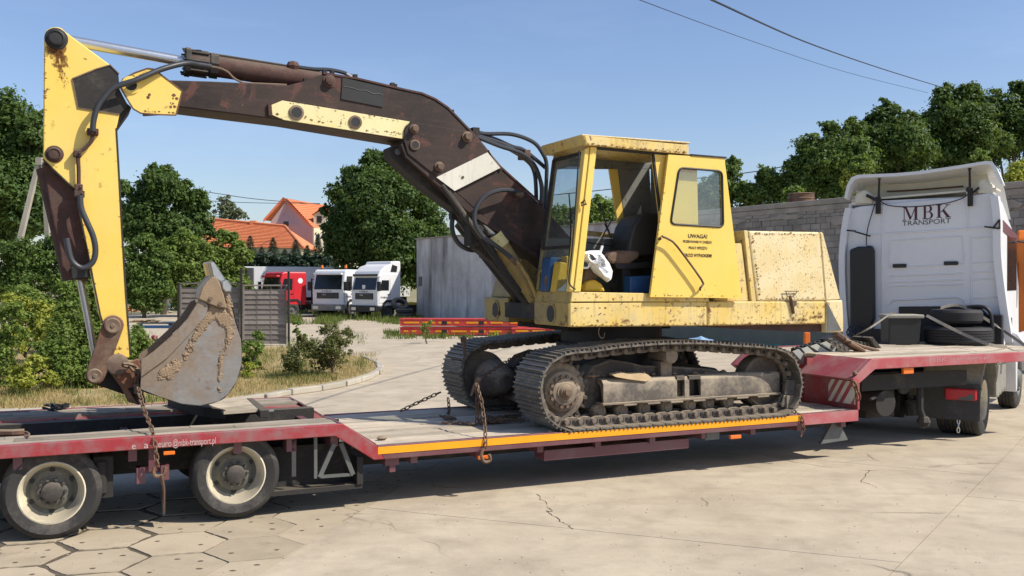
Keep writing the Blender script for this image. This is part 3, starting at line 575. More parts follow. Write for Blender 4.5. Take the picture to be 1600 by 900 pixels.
bush('small yellow-green bush low at the left in front of the dark bush', [(42, 588, 26), (20, 592, 20), (66, 596, 18), (45, 570, 18)], 18, 4500, .03, 'leafyellow', 102)
bush('bushy green shrub at the far left edge of the picture', [(0, 530, 28), (-20, 560, 40), (10, 500, 30), (-15, 600, 34)], 19, 6000, .035, 'leafbush', 103)
bush('yellow-green shrub left of the large dark bush', [(35, 505, 28), (60, 492, 24), (15, 480, 26), (75, 515, 20), (40, 530, 24), (20, 530, 24), (55, 520, 26)], 23, 13000, .04, 'leafyellow', 104)
bush('tall green shrub covering the foot of the concrete pole', [(70, 400, 34), (40, 420, 36), (95, 420, 34), (60, 450, 40), (20, 450, 36), (100, 455, 36), (85, 380, 22), (130, 440, 30), (10, 410, 40), (45, 400, 36), (120, 410, 30), (0, 450, 40), (150, 450, 26)], 28, 26000, .05, 'leafmid', 105)
bush('light green shrub behind the digger arm at mid height', [(110, 465, 30), (145, 470, 28), (60, 475, 30), (165, 480, 20), (20, 480, 30), (170, 455, 20), (140, 490, 30), (90, 490, 30), (170, 500, 24), (40, 495, 30)], 25, 18000, .045, 'leafbush', 106)
bush('bright green bush between the digger arm and the bucket', [(217, 535, 22), (232, 548, 22), (212, 555, 22), (228, 570, 20), (207, 520, 14), (240, 565, 16)], 23, 6000, .035, 'leafbush', 107)
b_ = bush('pink flowering bush behind the digger bucket', [(255, 545, 18), (240, 560, 16), (268, 535, 12), (262, 560, 14)], 24, 2500, .035, 'leafolive', 108)
rg = random.Random(4); pm = MB()
for k in range(34):
    p = WY(rg.uniform(232, 275), rg.uniform(522, 568), 23.6+rg.uniform(-.2, .3)); pm.sphere(p, rg.uniform(.03, .06), 6)
part(b_, 'blossom', pm, M['petal'], kind='stuff')
bush('small green bush against the right end of the wooden fence', [(395, 545, 20), (385, 565, 18), (402, 525, 12), (396, 575, 16)], 23, 3500, .035, 'leafbush', 109)
bush('yellow-green tuft at the foot of the bush by the bucket', [(385, 580, 13), (376, 590, 9), (392, 588, 8)], 21, 1500, .03, 'leafyellow', 110)
bush('olive green shrub on the left of the pair on the verge tip', [(462, 548, 20), (455, 568, 20), (472, 530, 12), (470, 565, 22), (448, 556, 12), (480, 545, 14)], 21.2, 5000, .026, 'leafolive', 111, clump=.3)
bush('taller olive green shrub on the right of the pair on the verge tip', [(520, 530, 24), (505, 545, 24), (535, 545, 20), (515, 565, 26), (540, 525, 14), (508, 515, 13), (495, 565, 18)], 21.8, 8000, .026, 'leafolive', 112, clump=.3)
bush('thin green sapling standing behind the pair of olive shrubs', [(468, 505, 7), (466, 518, 8), (470, 530, 8)], 23, 500, .03, 'leafbush', 113)
bush('thin weed growing in front of the red steel ramps', [(667, 512, 9), (665, 520, 9), (672, 505, 5)], 34, 500, .04, 'leafbush', 114)
bush('small weed right of the tall weed by the red steel ramps', [(775, 524, 6), (770, 528, 5)], 34, 250, .04, 'leafyellow', 115)
# ================================================================== LONG BUILDING
def wall_mat():
    t = NT('stained_grey_render'); n = t.noise(.5, 8, .65); st = t.noise(1, 6, .65, t.map((.9, .9, .14))); f = t.noise(7, 6, .75)
    c = t.mix(t.ramp(n, [(.3, 0), (.7, 1)]), (.42, .405, .39), (.70, .68, .65)); c = t.mix(t.math('MULTIPLY', t.ramp(st, [(.45, 0), (.7, 1)]), .9), c, (.15, .14, .14))
    c = t.mix(t.math('MULTIPLY', t.ramp(t.noise(.8, 6, .6, None, .5), [(.52, 0), (.72, 1)]), .5), c, (.42, .35, .32)); t.bsdf(c, .95, 0, f, .6, .03, .1); return t.m
M['render'] = wall_mat(); M['block'] = concrete_mat('grey_building_blocks', (.235, .215, .185), (.40, .365, .31), True); M['mortar'] = plain('old_mortar', (.22, .20, .175), .95, 0, .35, 5, .6, .02)
M['roofslab'] = plain('weathered_roof_slab', (.33, .29, .24), .95, 0, .35, 2, .6, .02); M['damp'] = plain('mossy_damp_concrete', (.36, .32, .26), .9, 0, .5, 1.2, c2=(.24, .24, .16))
m = MB(); m.box((0, 0, 0), (46, 9, 4.72)); bl = solo('long_building', 'long low grey building with peeling render and rough block wall behind the digger', 'building', B, (0, 0, 0), m, M['render'])
m = MB(); m.box((21, -.12, 4.74), (46.3, 9.2, 4.92)); m.box((22, -.09, 4.55), (46, -.003, 4.735)); part(bl, 'roof_slab', m, M['roofslab'], bevel=.03)
m = MB(); m.box((-.1, -.08, 4.724), (20.9, 9.1, 4.80)); part(bl, 'roof_edge', m, M['roofslab'], bevel=.02)
m = MB(); m.box((21.5, -.05, 0), (46, -.002, 4.5)); part(bl, 'block_backing', m, M['mortar'])
m = MB(); m.box((17, -.08, 0), (34, -.052, 1.0)); part(bl, 'damp_plinth', m, M['damp'])
rb = random.Random(21); shapes = []
z = 2.92; row = 0
while z < 4.5:
    u = 25.2+(.2 if row % 2 else 0); h = .205 if z > 3.0 else .2
    if z > 4.2: h = .11
    while u < 38.6:
        wd_ = .405*rb.uniform(.94, 1.03); skip = (26.3 < u < 28.2 and 3.25 < z < 3.95) or (32.2 < u < 36.2)
        if not skip:
            d = rb.uniform(.005, .04); m = MB(); j = lambda: rb.uniform(-.008, .008)
            m.ext([(u+j(), -.05-d, z+j()), (u+wd_-.022+j(), -.05-d, z+j()), (u+wd_-.022+j(), -.05-d, z+h-.02+j()), (u+j(), -.05-d, z+h-.02+j())], (0, d-.001, 0)); part(bl, 'block', m, M['block'])
        u += wd_
    z += h; row += 1
for (cx, cz, a, b) in ((29.2, 4.42, .7, .09), (26.6, 4.40, .6, .10), (31.3, 4.2, .3, .16), (36.9, 4.3, .5, .14), (30.2, 3.45, .25, .12)):
    P9 = [(cx+a*cos(k*pi/16)*(1+.6*mnoise.noise(Vector((cos(k*pi/16)*2+cx, sin(k*pi/16)*2, cz)))), cz+b*sin(k*pi/16)*(1+.6*mnoise.noise(Vector((cos(k*pi/16)*2, sin(k*pi/16)*2, cx))))) for k in range(32)]
    m = MB(); m.ext([(u, -.105, z) for u, z in P9], (0, .052, 0)); part(bl, 'render_patch', m, M['roofslab'])
m = MB(); m.box((25.4, -.14, 3.78), (28.6, -.05, 3.90)); part(bl, 'lintel', m, M['roofslab'])
fw = MB(); fw.box((25.6, -.09, 3.05), (28.4, -.05, 3.77)); win = part(bl, 'window', fw, M['plastic'])
m = MB()
for a in (25.6, 26.5, 27.4, 28.3): m.box((a, -.13, 3.05), (a+.08, -.092, 3.77))
part(win, 'frame', m, M['white'])
m = MB(); m.box((.35, -.05, 2.0), (.75, -.002, 2.5)); m.box((.3, -.08, 1.95), (.8, -.05, 2.0)); part(bl, 'meter_box', m, M['greymetal'])
q = B.V(1252, 322, 1.2); m = MB(); m.lathe((q.x, 1.2, 4.93), [(.46, 0), (.47, .02), (.45, .04), (.45, .2), (.47, .22), (.45, .24), (.45, .36), (.47, .38), (.45, .4)], 18, (0, 0, 1))
solo('steel_drum', 'rusty steel drum lying cut down on the long building roof', 'drum', B, (q.x, 1.2, 4.93), m, M['rust'], smooth=True)
# ================================================================== HOUSES
M['tile'] = plain('orange_roof_tiles', (.70, .235, .10), .75, 0, .16, 3, .5, .03); M['pinkwall'] = plain('pink_rendered_wall', (.45, .38, .37), .9, 0, .06, 1); M['palewall'] = plain('pale_yellow_wall', (.62, .58, .40), .9, 0, .08, 1)
HF = Frame(-31, 92, -12)
def roof_plane(par, name, a, b, c, d, rows, mat):   # a-b eave, d-c ridge; overlapping courses of tiles
    a, b, c, d = map(Vector, (a, b, c, d)); m = MB(); n = (b-a).cross(d-a).normalized(); n = -n if n.z < 0 else n
    for i in range(rows):
        f0, f1 = i/rows, (i+1.15)/rows; f1 = min(f1, 1); p = [a.lerp(d, f0), b.lerp(c, f0), b.lerp(c, f1), a.lerp(d, f1)]; m.add([p[0]+n*.09, p[1]+n*.09, p[2]+n*.02, p[3]+n*.02, p[0]-n*.02, p[1]-n*.02], [(0, 1, 2, 3), (4, 5, 1, 0)])
    return part(par, name, m, mat, kind=None)
# long low house: eave towards us
P1 = WY(322, 386, 92); P2 = WY(474, 388, 88); P3 = WY(446, 355, 92.5); P4 = WY(300, 341, 96.5)
h1 = thing('house', 'long low house with a wide orange tiled roof behind the spruce row', 'house', W, (P1.x, P1.y, 0))
roof_plane(h1, 'roof', P1, P2, P3, P4, 16, M['tile'])
m = MB(); e = Vector((.4, .5, 0)); m.loft([Vector((P1.x+.3, P1.y+.3, 0)), Vector((P2.x-.3, P2.y+.3, 0)), Vector((P2.x-.3, P2.y+9, 0)), Vector((P1.x+.3, P1.y+9, 0))], [Vector((P1.x+.3, P1.y+.3, P1.z)), Vector((P2.x-.3, P2.y+.3, P2.z)), Vector((P2.x-.3, P2.y+9, P2.z)), Vector((P1.x+.3, P1.y+9, P1.z))]); part(h1, 'wall', m, M['palewall'])
m = MB(); m.add([P2, P3, Vector((P2.x, P2.y+9, P2.z))], [(0, 1, 2)]); m.add([P4, P3, Vector((P2.x, P2.y+9, P2.z)), Vector((P1.x, P1.y+9, P1.z))], [(0, 1, 2, 3)]); part(h1, 'rear_roof', m, M['tile'])
m = MB(); m.tube([P4+Vector((0, 0, .1)), P3+Vector((0, 0, .1))], .14, 6); m.tube([P3+Vector((0, 0, .1)), P2+Vector((0, 0, .1))], .11, 6); part(h1, 'ridge_tiles', m, M['tile'])
q = WY(385, 345, 94); m = MB(); m.box((q.x+.4, q.y-.3, q.z-1.2), (q.x+1.0, q.y+.3, q.z+.0)); part(h1, 'chimney', m, M['tile'])
# gabled house: pink gable faces us
A_ = WY(448, 311, 100); Bl = WY(420, 346, 100); Br = WY(490, 356, 97); A2_ = WY(505, 320, 108); Br2 = WY(560, 352, 105)
h2 = thing('house', 'tall gabled house with pink wall and steep orange roof left of the big round tree', 'house', W, (Bl.x, Bl.y, 0))
m = MB(); m.ext([Vector((Bl.x+.2, Bl.y, 0)), Vector((Br.x-.1, Br.y, 0)), Vector((Br.x-.1, Br.y, Br.z)), A_-Vector((0, 0, .15)), Vector((Bl.x+.2, Bl.y, Bl.z))], (.1, .3, 0)); part(h2, 'gable_wall', m, M['pinkwall'])
m = MB(); m.ext([Vector((Br.x, Br.y, 0)), Vector((Br2.x, Br2.y, 0)), Vector((Br2.x, Br2.y, Br2.z)), Br], (0, .3, 0)); sw = part(h2, 'side_wall', m, M['palewall'])
roof_plane(h2, 'roof', Br+Vector((0, 0, 0)), Br2, A2_, A_, 14, M['tile'])
m = MB(); n_ = Vector((-.3, -.3, .1)); m.loft([A_+n_+Vector((0, 0, .1)), A_+n_-Vector((0, 0, .25))], [Br+n_+Vector((.2, 0, .1)), Br+n_+Vector((.2, 0, -.25))], False); m.loft([A_+n_+Vector((0, 0, .1)), A_+n_-Vector((0, 0, .25))], [Bl+n_+Vector((-.2, 0, .1)), Bl+n_+Vector((-.2, 0, -.25))], False); part(h2, 'verge_board', m, M['tile']); m = MB(); dd_ = A2_-A_; m.add([A_+n_, Bl+n_+Vector((-.2, 0, 0)), Bl+dd_, A_+dd_], [(0, 1, 2, 3)]); part(h2, 'left_roof', m, M['tile'])
for (x0, y0, x1, y1, Y) in ((443, 346, 451, 353, 98),):
    a = WY(x0, y1, Y); b = WY(x1, y0, Y); m = MB(); m.box((a.x, a.y-.1, a.z), (b.x, a.y+.05, b.z)); w_ = part(h2, 'window', m, M['plastic'])
for (x0, y0, x1, y1, Y) in ((494, 366, 500, 384, 96.2), (506, 366, 512, 384, 96.2)):
    a = WY(x0, y1, Y); b = WY(x1, y0, Y); m = MB(); m.box((a.x, a.y-.1, a.z), (b.x, a.y+.05, b.z)); w_ = part(h2, 'window', m, M['plastic']); m = MB(); m.box((a.x-.1, a.y-.13, a.z-.1), (a.x, a.y, b.z+.1)); m.box((b.x, a.y-.13, a.z-.1), (b.x+.1, a.y, b.z+.1)); part(w_, 'frame', m, M['white'])
a = WY(490, 352, 98); b = WY(508, 330, 98); m = MB(); m.prism([(a.x, a.z), (b.x, a.z), (b.x, b.z-.3), ((a.x+b.x)/2, b.z), (a.x, b.z-.3)], a.y, a.y+3); dm = part(h2, 'dormer', m, M['palewall']); m = MB(); m.box((a.x+.35, a.y-.04, a.z+.25), (b.x-.35, a.y, b.z-.5)); part(dm, 'window', m, M['plastic'])
m = MB(); m.add([(a.x-.2, a.y-.2, b.z-.4), ((a.x+b.x)/2, a.y-.2, b.z+.15), ((a.x+b.x)/2, a.y+3, b.z+.15), (a.x-.2, a.y+3, b.z-.4)], [(0, 1, 2, 3)]); m.add([(b.x+.2, a.y-.2, b.z-.4), ((a.x+b.x)/2, a.y-.2, b.z+.152), ((a.x+b.x)/2, a.y+3, b.z+.152), (b.x+.2, a.y+3, b.z-.4)], [(0, 1, 2, 3)]); part(dm, 'dormer_roof', m, M['tile'])
# ================================================================== FENCES, POLE, YARD THINGS
fz = 33.0
def fence_panel(x0, x1, ytop, label):
    a = WY(x0, ytop, fz); b = WY(x1, ytop, fz); t = thing('slatted_fence', label, 'fence', W, (a.x, fz, 0)); n = 11; h = a.z-.06
    for i in range(n):
        z0 = .06+(h-.1)*i/n; z1 = z0+(h-.1)/n-.006; off = .0; m = MB()
        m.add([(a.x+.05, fz+off, z0), (b.x-.05, fz+off, z0), (b.x-.05, fz+off-.03, z0), (a.x+.05, fz+off-.03, z0), (a.x+.05, fz+off+.02, z1), (b.x-.05, fz+off+.02, z1), (b.x-.05, fz+off, z1), (a.x+.05, fz+off, z1)], [(0, 1, 2, 3), (4, 7, 6, 5), (3, 2, 6, 7), (0, 4, 5, 1), (0, 3, 7, 4), (1, 5, 6, 2)]); part(t, 'slat', m, M['fencewood'])
    for k in (0, .33, .66, 1):
        m = MB(); xx = a.x+.02+(b.x-a.x-.09)*k; m.box((xx, fz-(.052 if k in (0, 1) else .034), .04), (xx+(.05 if k in (0, 1) else .018), fz-.0305, a.z)); part(t, 'batten' if 0 < k < 1 else 'frame', m, M['fencewood'])
    m = MB(); m.box((a.x+.02, fz-.06, a.z), (b.x-.02, fz+.05, a.z+.05)); part(t, 'top_rail', m, M['fencewood']); return t
fence_panel(281, 376, 444, 'grey slatted fence panel right behind the digger bucket')
fence_panel(379, 449, 447, 'grey slatted fence panel on the right, beside the open yard')
for px, yt, lb in ((279, 443, 'short dark fence post at the left end of the slatted fence'), (377, 419, 'tall dark steel post between the two slatted fence panels'), (451, 425, 'tall dark steel post at the right end of the slatted fence')):
    a = WY(px, yt, fz-.1); m = MB(); m.box((a.x-.035, fz-.14, 0), (a.x+.035, fz-.07, a.z)); m.box((a.x-.045, fz-.15, a.z), (a.x+.045, fz-.06, a.z+.02)); solo('fence_post', lb, 'post', W, (a.x, fz-.1, 0), m, M['dark'])
yf = 80.0; a = WY(186, 441, yf); b = WY(281, 441, yf); t = thing('wire_fence', 'rusty wire mesh fence before the hedge, left of the slatted fence', 'fence', W, (a.x, yf, 0))
m = MB(); m.tube([(a.x, yf, a.z), (b.x, yf, b.z)], .035, 6); part(t, 'top_rail', m, M['rust'])
for px, mt in ((186, 'rust'), (208, 'rust'), (240, 'rust'), (274, 'kerb')):
    c = WY(px, 441, yf); m = MB(); m.box((c.x-.06, yf-.06, 0), (c.x+.06, yf+.06, c.z+.05)); part(t, 'post', m, M[mt])
m = MB()
for i in range(16): zz = .2+i*.13; m.tube([(a.x, yf, zz), (b.x, yf, zz)], .006, 4, False)
for i in range(40): xx = a.x+(b.x-a.x)*i/40; m.tube([(xx, yf, .1), (xx, yf, 2.1)], .006, 4, False)
part(t, 'mesh', m, M['rust'])
c = WY(243, 480, 74); rr = random.Random(3); m = MB(); R0 = []; R1 = []; R2 = []
for k in range(36):
    a_ = 2*pi*k/36; w = 1+.14*sin(k*2.6)+rr.uniform(-.04, .04); R0.append(Vector((c.x+1.05*w*cos(a_), 74+.8*w*sin(a_), 0.0))); R1.append(Vector((c.x+.62*w*cos(a_), 74+.5*w*sin(a_), .85+.05*sin(k*1.7)))); R2.append(Vector((c.x+.4*cos(a_), 74+.3*sin(a_), .98+.04*sin(k*2))))
m.loft(R0, R1); m.loft(R1, R2); m.add(R2, [tuple(range(36))]); M['tarp'] = plain('green_tarpaulin', (.045, .075, .07), .5, 0, .3)
for i in range(len(m.v)): m.v[i].z += .35
m.add([(v.x, v.y, 0) for v in R0]+[(v.x, v.y, .35) for v in R0], [(i, (i+1) % 36, 36+(i+1) % 36, 36+i) for i in range(36)])
solo('covered_pile', 'pile covered with a dark green tarpaulin in front of the wire fence', 'tarpaulin', W, (c.x, 74, 0), m, M['tarp'], smooth=25)
for (x0, x1, y, Y, lb, mt) in ((185, 228, 478, 70, 'low heap of broken bricks left of the tarpaulin pile', 'tile'), (246, 268, 474, 68, 'small heap of pale stones beside the tarpaulin pile', 'kerb')):
    m = MB(); r_ = random.Random(int(x0))
    for k in range(60 if x0 < 200 else 25):
        q = WY(r_.uniform(x0, x1), 440, Y); s = r_.uniform(.06, .16); m.sphere((q.x, Y+r_.uniform(-.5, .5), r_.uniform(.02, .3)), (s, s*.8, s*.6), 5)
    q = WY(x0, 440, Y); solo('rubble_heap', lb, 'rubble', W, (q.x, Y, 0), m, M[mt], kind='stuff')
Y = 33.5; a = WY(222, 503, Y); b = WY(284, 503, Y); m = MB(); m.box((a.x, Y-.5, .74), (b.x, Y+.8, .78)); tb = solo('sheet_metal_table', 'low table of grey metal sheet on blue legs left of the slatted fence', 'table', W, (a.x, Y, .74), m, M['greymetal'], bevel=.004)
for x_ in (b.x-.25, a.x+.1): m = MB(); m.cyl((x_, Y-.4, 0), (x_, Y-.4, .738), .07); part(tb, 'leg', m, M['blue'])
a = WY(255, 506, Y-.6); m = MB(); m.box((a.x-.75, Y-.62, .60), (a.x+.75, Y-.55, .70)); part(tb, 'edge_rail', m, M['blue'])
m = MB(); r_ = random.Random(8); a = WY(226, 500, Y)
for k in range(8): m.box((a.x-.5+k*.12, Y-.4+r_.uniform(0, .5), .785+.03*(k % 3)), (a.x-.1+k*.1, Y-.25+r_.uniform(0, .6), .82+.03*(k % 3)))
solo('scrap_wood', 'splintered bits of scrap timber lying on the metal table', 'scrap wood', W, (a.x, Y, .785), m, M['newwood'])
# A-frame concrete pole
p0 = WY(27, 392, 30); p1 = WY(62, 248, 30); p2 = WY(80, 400, 30.6); t = thing('concrete_pole', 'leaning twin-leg concrete utility pole between the dark tree and the digger arm', 'utility pole', W, (p0.x, 30, 0))
dn = (p0-p1).normalized(); f0 = p0+dn*((p0.z)/-dn.z); m = MB(); m.tube([f0, p1], [.13, .085], 4); part(t, 'leg', m, M['kerb'])
m = MB(); m.tube([Vector((p2.x+.1, 30.6, 0)), p1+Vector((.12, 0, -.1))], [.13, .085], 4); part(t, 'leg', m, M['kerb']); m = MB(); m.box((p1.x-.09, 29.9, p1.z-.2), (p1.x+.1, 30.1, p1.z+.03)); part(t, 'cap', m, M['kerb'])
# overhead wires
def wire(pts, r, label):
    P = [WY(*p) for p in pts]; m = MB(); m.tube(P, r, 5, smoothpath=6); solo('overhead_wire', label, 'wire', W, tuple(P[0]), m, M['black'])
wire([(1040, -35, 14), (1113, 0, 18), (1260, 66, 30), (1380, 108, 42), (1474, 137, 57)], .022, 'thick black overhead wire running down to the dark trees at upper right')
wire([(930, -30, 20), (1000, 0, 24), (1180, 66, 38), (1320, 112, 48), (1450, 145, 58)], .011, 'thin pale overhead wire above the thick one at upper right')
wire([(180, 282, 70), (310, 298, 78), (400, 311, 84), (500, 319, 92)], .03, 'upper of the two wires crossing left in front of the orange-roofed houses')
wire([(180, 306, 70), (310, 313, 78), (400, 317, 84), (500, 318, 92)], .025, 'lower of the two wires crossing left in front of the orange-roofed houses')
wire([(860, 305, 60), (950, 296, 60), (1060, 282, 60), (1180, 268, 58), (1300, 245, 56)], .028, 'overhead wire crossing behind the digger cab windows')
# ================================================================== BACKGROUND LORRIES
def small_wheel(par, fr, x, y, r, w, side, rimmat='greymetal'):
    c = (x, y, r); s = side
    tm = MB(); tm.lathe(c, [(r*.55, .02*s), (r*.6, 0), (r*.93, .01*s), (r, .05*s), (r, (w-.05)*s), (r*.9, w*s), (r*.5, w*s)], 20, cap=False); wn_ = part(par, 'wheel', tm, M['tyre'], smooth=True)
    m = MB(); m.lathe(c, [(r*.56, .03*s), (r*.5, .04*s), (r*.42, .12*s), (r*.2, .1*s), (r*.18, .02*s), (.01, .01*s)], 18, cap=False); part(wn_, 'rim', m, M[rimmat], smooth=True)
def lorry(label, corner, Y, deg, mat, roof, H=2.75, WD=2.25, Ln=1.95, beacons=False, sleeper=False, axle=.95):
    o = WY(corner, 440, Y); fr = Frame(o.x, o.y, deg); t = thing('parked_lorry', label, 'lorry', fr, (0, 0, 0)); z0 = .75
    m = MB(); hs = H
    m.ext([(0, 0, z0), (-.02, 0, 1.75), (.22, 0, H-.08), (.4, 0, H), (Ln, 0, H), (Ln, 0, z0)], (0, WD, 0)); part(t, 'cab_body', m, mat, bevel=.07)
    m = MB(); xt = -.05+.24*(H-2.03)/(H-1.83); m.ext([(-.045, .14, 1.72), (-.045, WD-.14, 1.72), (xt, WD-.2, H-.28), (xt, .2, H-.28)], (.03, 0, 0)); part(t, 'windscreen', m, M['glassdark'], bevel=.01)
    m = MB(); m.ext([(-.03+.18, -.012, 1.68), (.9, -.012, 1.68), (.92, -.012, H-.42), (.34, -.012, H-.42)], (0, .03, 0)); part(t, 'side_window', m, M['glassdark'])
    m = MB(); m.box((1.0, -.012, .95), (1.006, .01, H-.35)); m.box((.10, -.012, .95), (.106, .01, 1.6)); m.box((.1, -.012, .946), (1.006, .01, .952)); dr = part(t, 'door_seam', m, M['black']); m = MB(); m.box((.80, -.04, 1.42), (.95, -.014, 1.47)); part(dr, 'door_handle', m, M['plastic'])
    m = MB(); m.box((-.05, .35, 1.16), (-.005, WD-.35, 1.52)); gr = part(t, 'grille', m, M['plastic'], bevel=.01); m = MB()
    for k in range(4): m.box((-.07, .38, 1.19+k*.08), (-.052, WD-.38, 1.215+k*.08))
    part(gr, 'grille_bar', m, M['greymetal']); m = MB(); text_mb('MAN', (-.075, WD-.78, 1.36), (0, -1, 0), (0, 0, 1), .13, None, m); part(gr, 'badge', m, M['whitetrim'])
    m = MB(); text_mb('MBK', (-.025, WD-.72, 1.56), (0, -1, 0), (0, 0, 1), .15, .75, m); part(t, 'lettering', m, M['lettergrey'])
    if beacons or sleeper: m = MB(); text_mb('MBK', (.25, -.016, 1.22), (1, 0, 0), (0, 0, 1), .16, .6, m); part(t, 'lettering', m, M['lettergrey'])
    m = MB(); m.box((-.12, .0, .42), (.12, WD, .80)); m.box((.12, .0, .55), (.45, .1, .75)); bp = part(t, 'bumper', m, M['greyplastic'] if not sleeper else M['plastic'], bevel=.03)
    for y in (.12, WD-.5): m = MB(); m.box((-.135, y, .52), (-.121, y+.38, .70)); part(bp, 'headlight', m, M['brightsteel'])
    for y in (-.28, WD+.06): m = MB(); m.box((-.12, y, 1.65), (.0, y+.22, 2.2)); m.tube([(-.05, y+.1, 2.25), (.05, max(0, min(WD, y)), 2.3)], .015, 5); m.tube([(-.05, y+.1, 1.7), (.05, max(0, min(WD, y)), 1.6)], .015, 5); part(t, 'mirror', m, M['plastic'], bevel=.02)
    m = MB(); m.ext([(axle-.62, -.04, .55), (axle-.55, -.04, .95), (axle-.3, -.04, 1.12), (axle+.3, -.04, 1.12), (axle+.55, -.04, .95), (axle+.62, -.04, .55), (axle+.5, -.04, .55), (axle+.42, -.04, .85), (axle+.25, -.04, 1.0), (axle-.25, -.04, 1.0), (axle-.42, -.04, .85), (axle-.5, -.04, .55)], (0, .4, 0)); part(t, 'mudguard', m, M['plastic'])
    m = MB(); m.box((.1, .5, .5), (5.6, .72, .78)); m.box((.1, WD-.72, .5), (5.6, WD-.5, .78)); m.box((2.2, .1, .45), (3.4, .5, .85)); part(t, 'chassis', m, M['dark'])
    for x in (axle, 4.9):
        small_wheel(t, fr, x, 0, .46, .28, 1); small_wheel(t, fr, x, WD, .46, .28, -1)
    if sleeper:
        m = MB(); m.ext([(.05, .02, H-.25), (.25, .02, H+.10), (.6, .02, H+.38), (1.1, .02, H+.52), (1.12, .02, H+.68), (1.9, .02, H+.72), (Ln+.02, .02, H+.6), (Ln+.02, .02, H-.3)], (0, WD-.04, 0)); rf = part(t, 'roof_fairing', m, mat, bevel=.12)
        m = MB(); m.ext([(1.05, .0, H+.08), (1.55, .0, H+.06), (1.62, .0, H+.4), (1.2, .0, H+.5)], (0, .018, 0)); part(rf, 'side_vent', m, M['plastic']); m = MB(); m.box((.0, .1, H-.18), (.12, WD-.1, H-.06)); part(t, 'sun_visor', m, M['glassdark'], bevel=.02)
    else:
        m = MB(); m.box((-.1, .12, H-.33), (.13, WD-.12, H-.22)); part(t, 'sun_visor', m, mat, bevel=.02)
    if beacons:
        for y in (.25, WD-.3): m = MB(); m.cyl((.6, y, H), (.6, y, H+.08), .1); m.mi = 1; m.cyl((.6, y, H+.08), (.6, y, H+.27), .09, .07); part(t, 'beacon', m, [M['plastic'], M['lampo']], smooth=True)
    return t, fr
TA, fa = lorry('white lorry cab with a high curved roof fairing, rightmost of the parked lorries', 590, 55.5, 52, M['white'], 'high', 2.7, 2.2, 1.9, sleeper=True)
m = MB(); text_mb('M', (-.03, 1.7, 2.1), (0, -1, 0), (0, 0, 1), .01, None, m)
m = MB(); m.box((-.06, 1.0, 1.78), (.0, 1.22, 2.0)); part(TA, 'paper_note', m, M['bagwhite'])
TB, fb = lorry('white lorry cab with two orange beacons, middle one of the parked lorries', 537, 58.5, 66, M['white'], 'low', 2.95, 2.3, 1.9, beacons=True)
TC, fc = lorry('red lorry cab with an open bed behind it, half behind the slatted fence', 436, 58.5, 42, M['redtruck'], 'low', 2.8, 2.2, 1.9)
m = MB(); m.lathe((1.45, -.02, 2.25), [(.17, 0), (.17, .01)], 14); part(TC, 'round_sign', m, M['whitetrim'])
m = MB()
for k in range(6): m.box((2.3, .1, 1.05+k*.25), (4.0, .14, 1.09+k*.25))
for k in (2.3, 3.1, 3.96): m.box((k, .09, .85), (k+.06, .15, 2.4))
part(TC, 'headboard_rack', m, M['dark'])
m = MB(); m.box((2.1, .05, .78), (5.8, 2.15, .95)); part(TC, 'load_bed', m, M['greymetal'])
m = MB(); m.box((2.0, .05, .8), (4.2, 2.1, .92)); part(TA, 'fifth_wheel_plate', m, M['yellowplain'])
a = WY(372, 440, 66); b = WY(640, 440, 70); t = thing('box_trailer', 'long white box trailer standing behind the parked lorries', 'trailer', W, (a.x, 66, 0)); zt = WY(500, 417, 68).z
d = Vector((b.x-a.x, 4, 0)); nn = Vector((-4, d.x, 0)).normalized()*2.5
m = MB(); m.ext([Vector((a.x, 66, 1.1)), Vector((a.x, 66, 1.1))+d, Vector((a.x, 66, 1.1))+d+nn, Vector((a.x, 66, 1.1))+nn], (0, 0, zt-1.1)); part(t, 'box_body', m, M['white'], bevel=.03)
m = MB(); m.box((a.x-.3, 65.7, .5), (a.x+1.1, 66.0, zt-.1)); bd = part(t, 'end_frame', m, M['greymetal'])
for k in (0, .5, 1.0): m = MB(); m.box((a.x-.3+k, 65.62, .6), (a.x-.24+k, 65.69, zt-.1)); part(bd, 'upright', m, M['dark'])
m = MB(); m.ext([Vector((a.x, 66.3, .7)), Vector((a.x, 66.3, .7))+d*.98], (0, 0, .38)); m.ext([Vector((a.x, 66.3, .7)), Vector((a.x, 66.3, .7))+d*.98, Vector((a.x, 66.3, .7))+d*.98+nn*.8, Vector((a.x, 66.3, .7))+nn*.8], (0, 0, .38)); part(t, 'chassis', m, M['dark'])
for k in (.7, .78, .86): q = Vector((a.x, 66, 0))+d*k; m = MB(); m.lathe((q.x, q.y, .5), [(.3, 0), (.5, .02), (.5, .28), (.3, .3)], 16); part(t, 'wheel', m, M['tyre'])
# loose tyres by the building
for i, (px, z, Y, tilt, lb) in enumerate(((632, .12, 55, 0, 'old lorry tyre lying flat by the corner of the grey building, lower of two'), (632, .40, 55, 0, 'old lorry tyre lying flat by the corner of the grey building, upper of two'), (624, .78, 56, 1, 'old tyre leaning on the chassis behind the rightmost white lorry'))):
    q = WY(px, 440, Y); m = MB(); ax = (0, 0, 1) if not tilt else (.3, -.55, .75)
    m.lathe((q.x, Y, z), [(.28, 0), (.46, .0), (.52, .06), (.52, .20), (.46, .26), (.28, .26), (.26, .13), (.28, 0)], 20, ax, cap=False); solo('old_tyre', lb, 'tyre', W, (q.x, Y, z), m, M['tyre'], smooth=True)
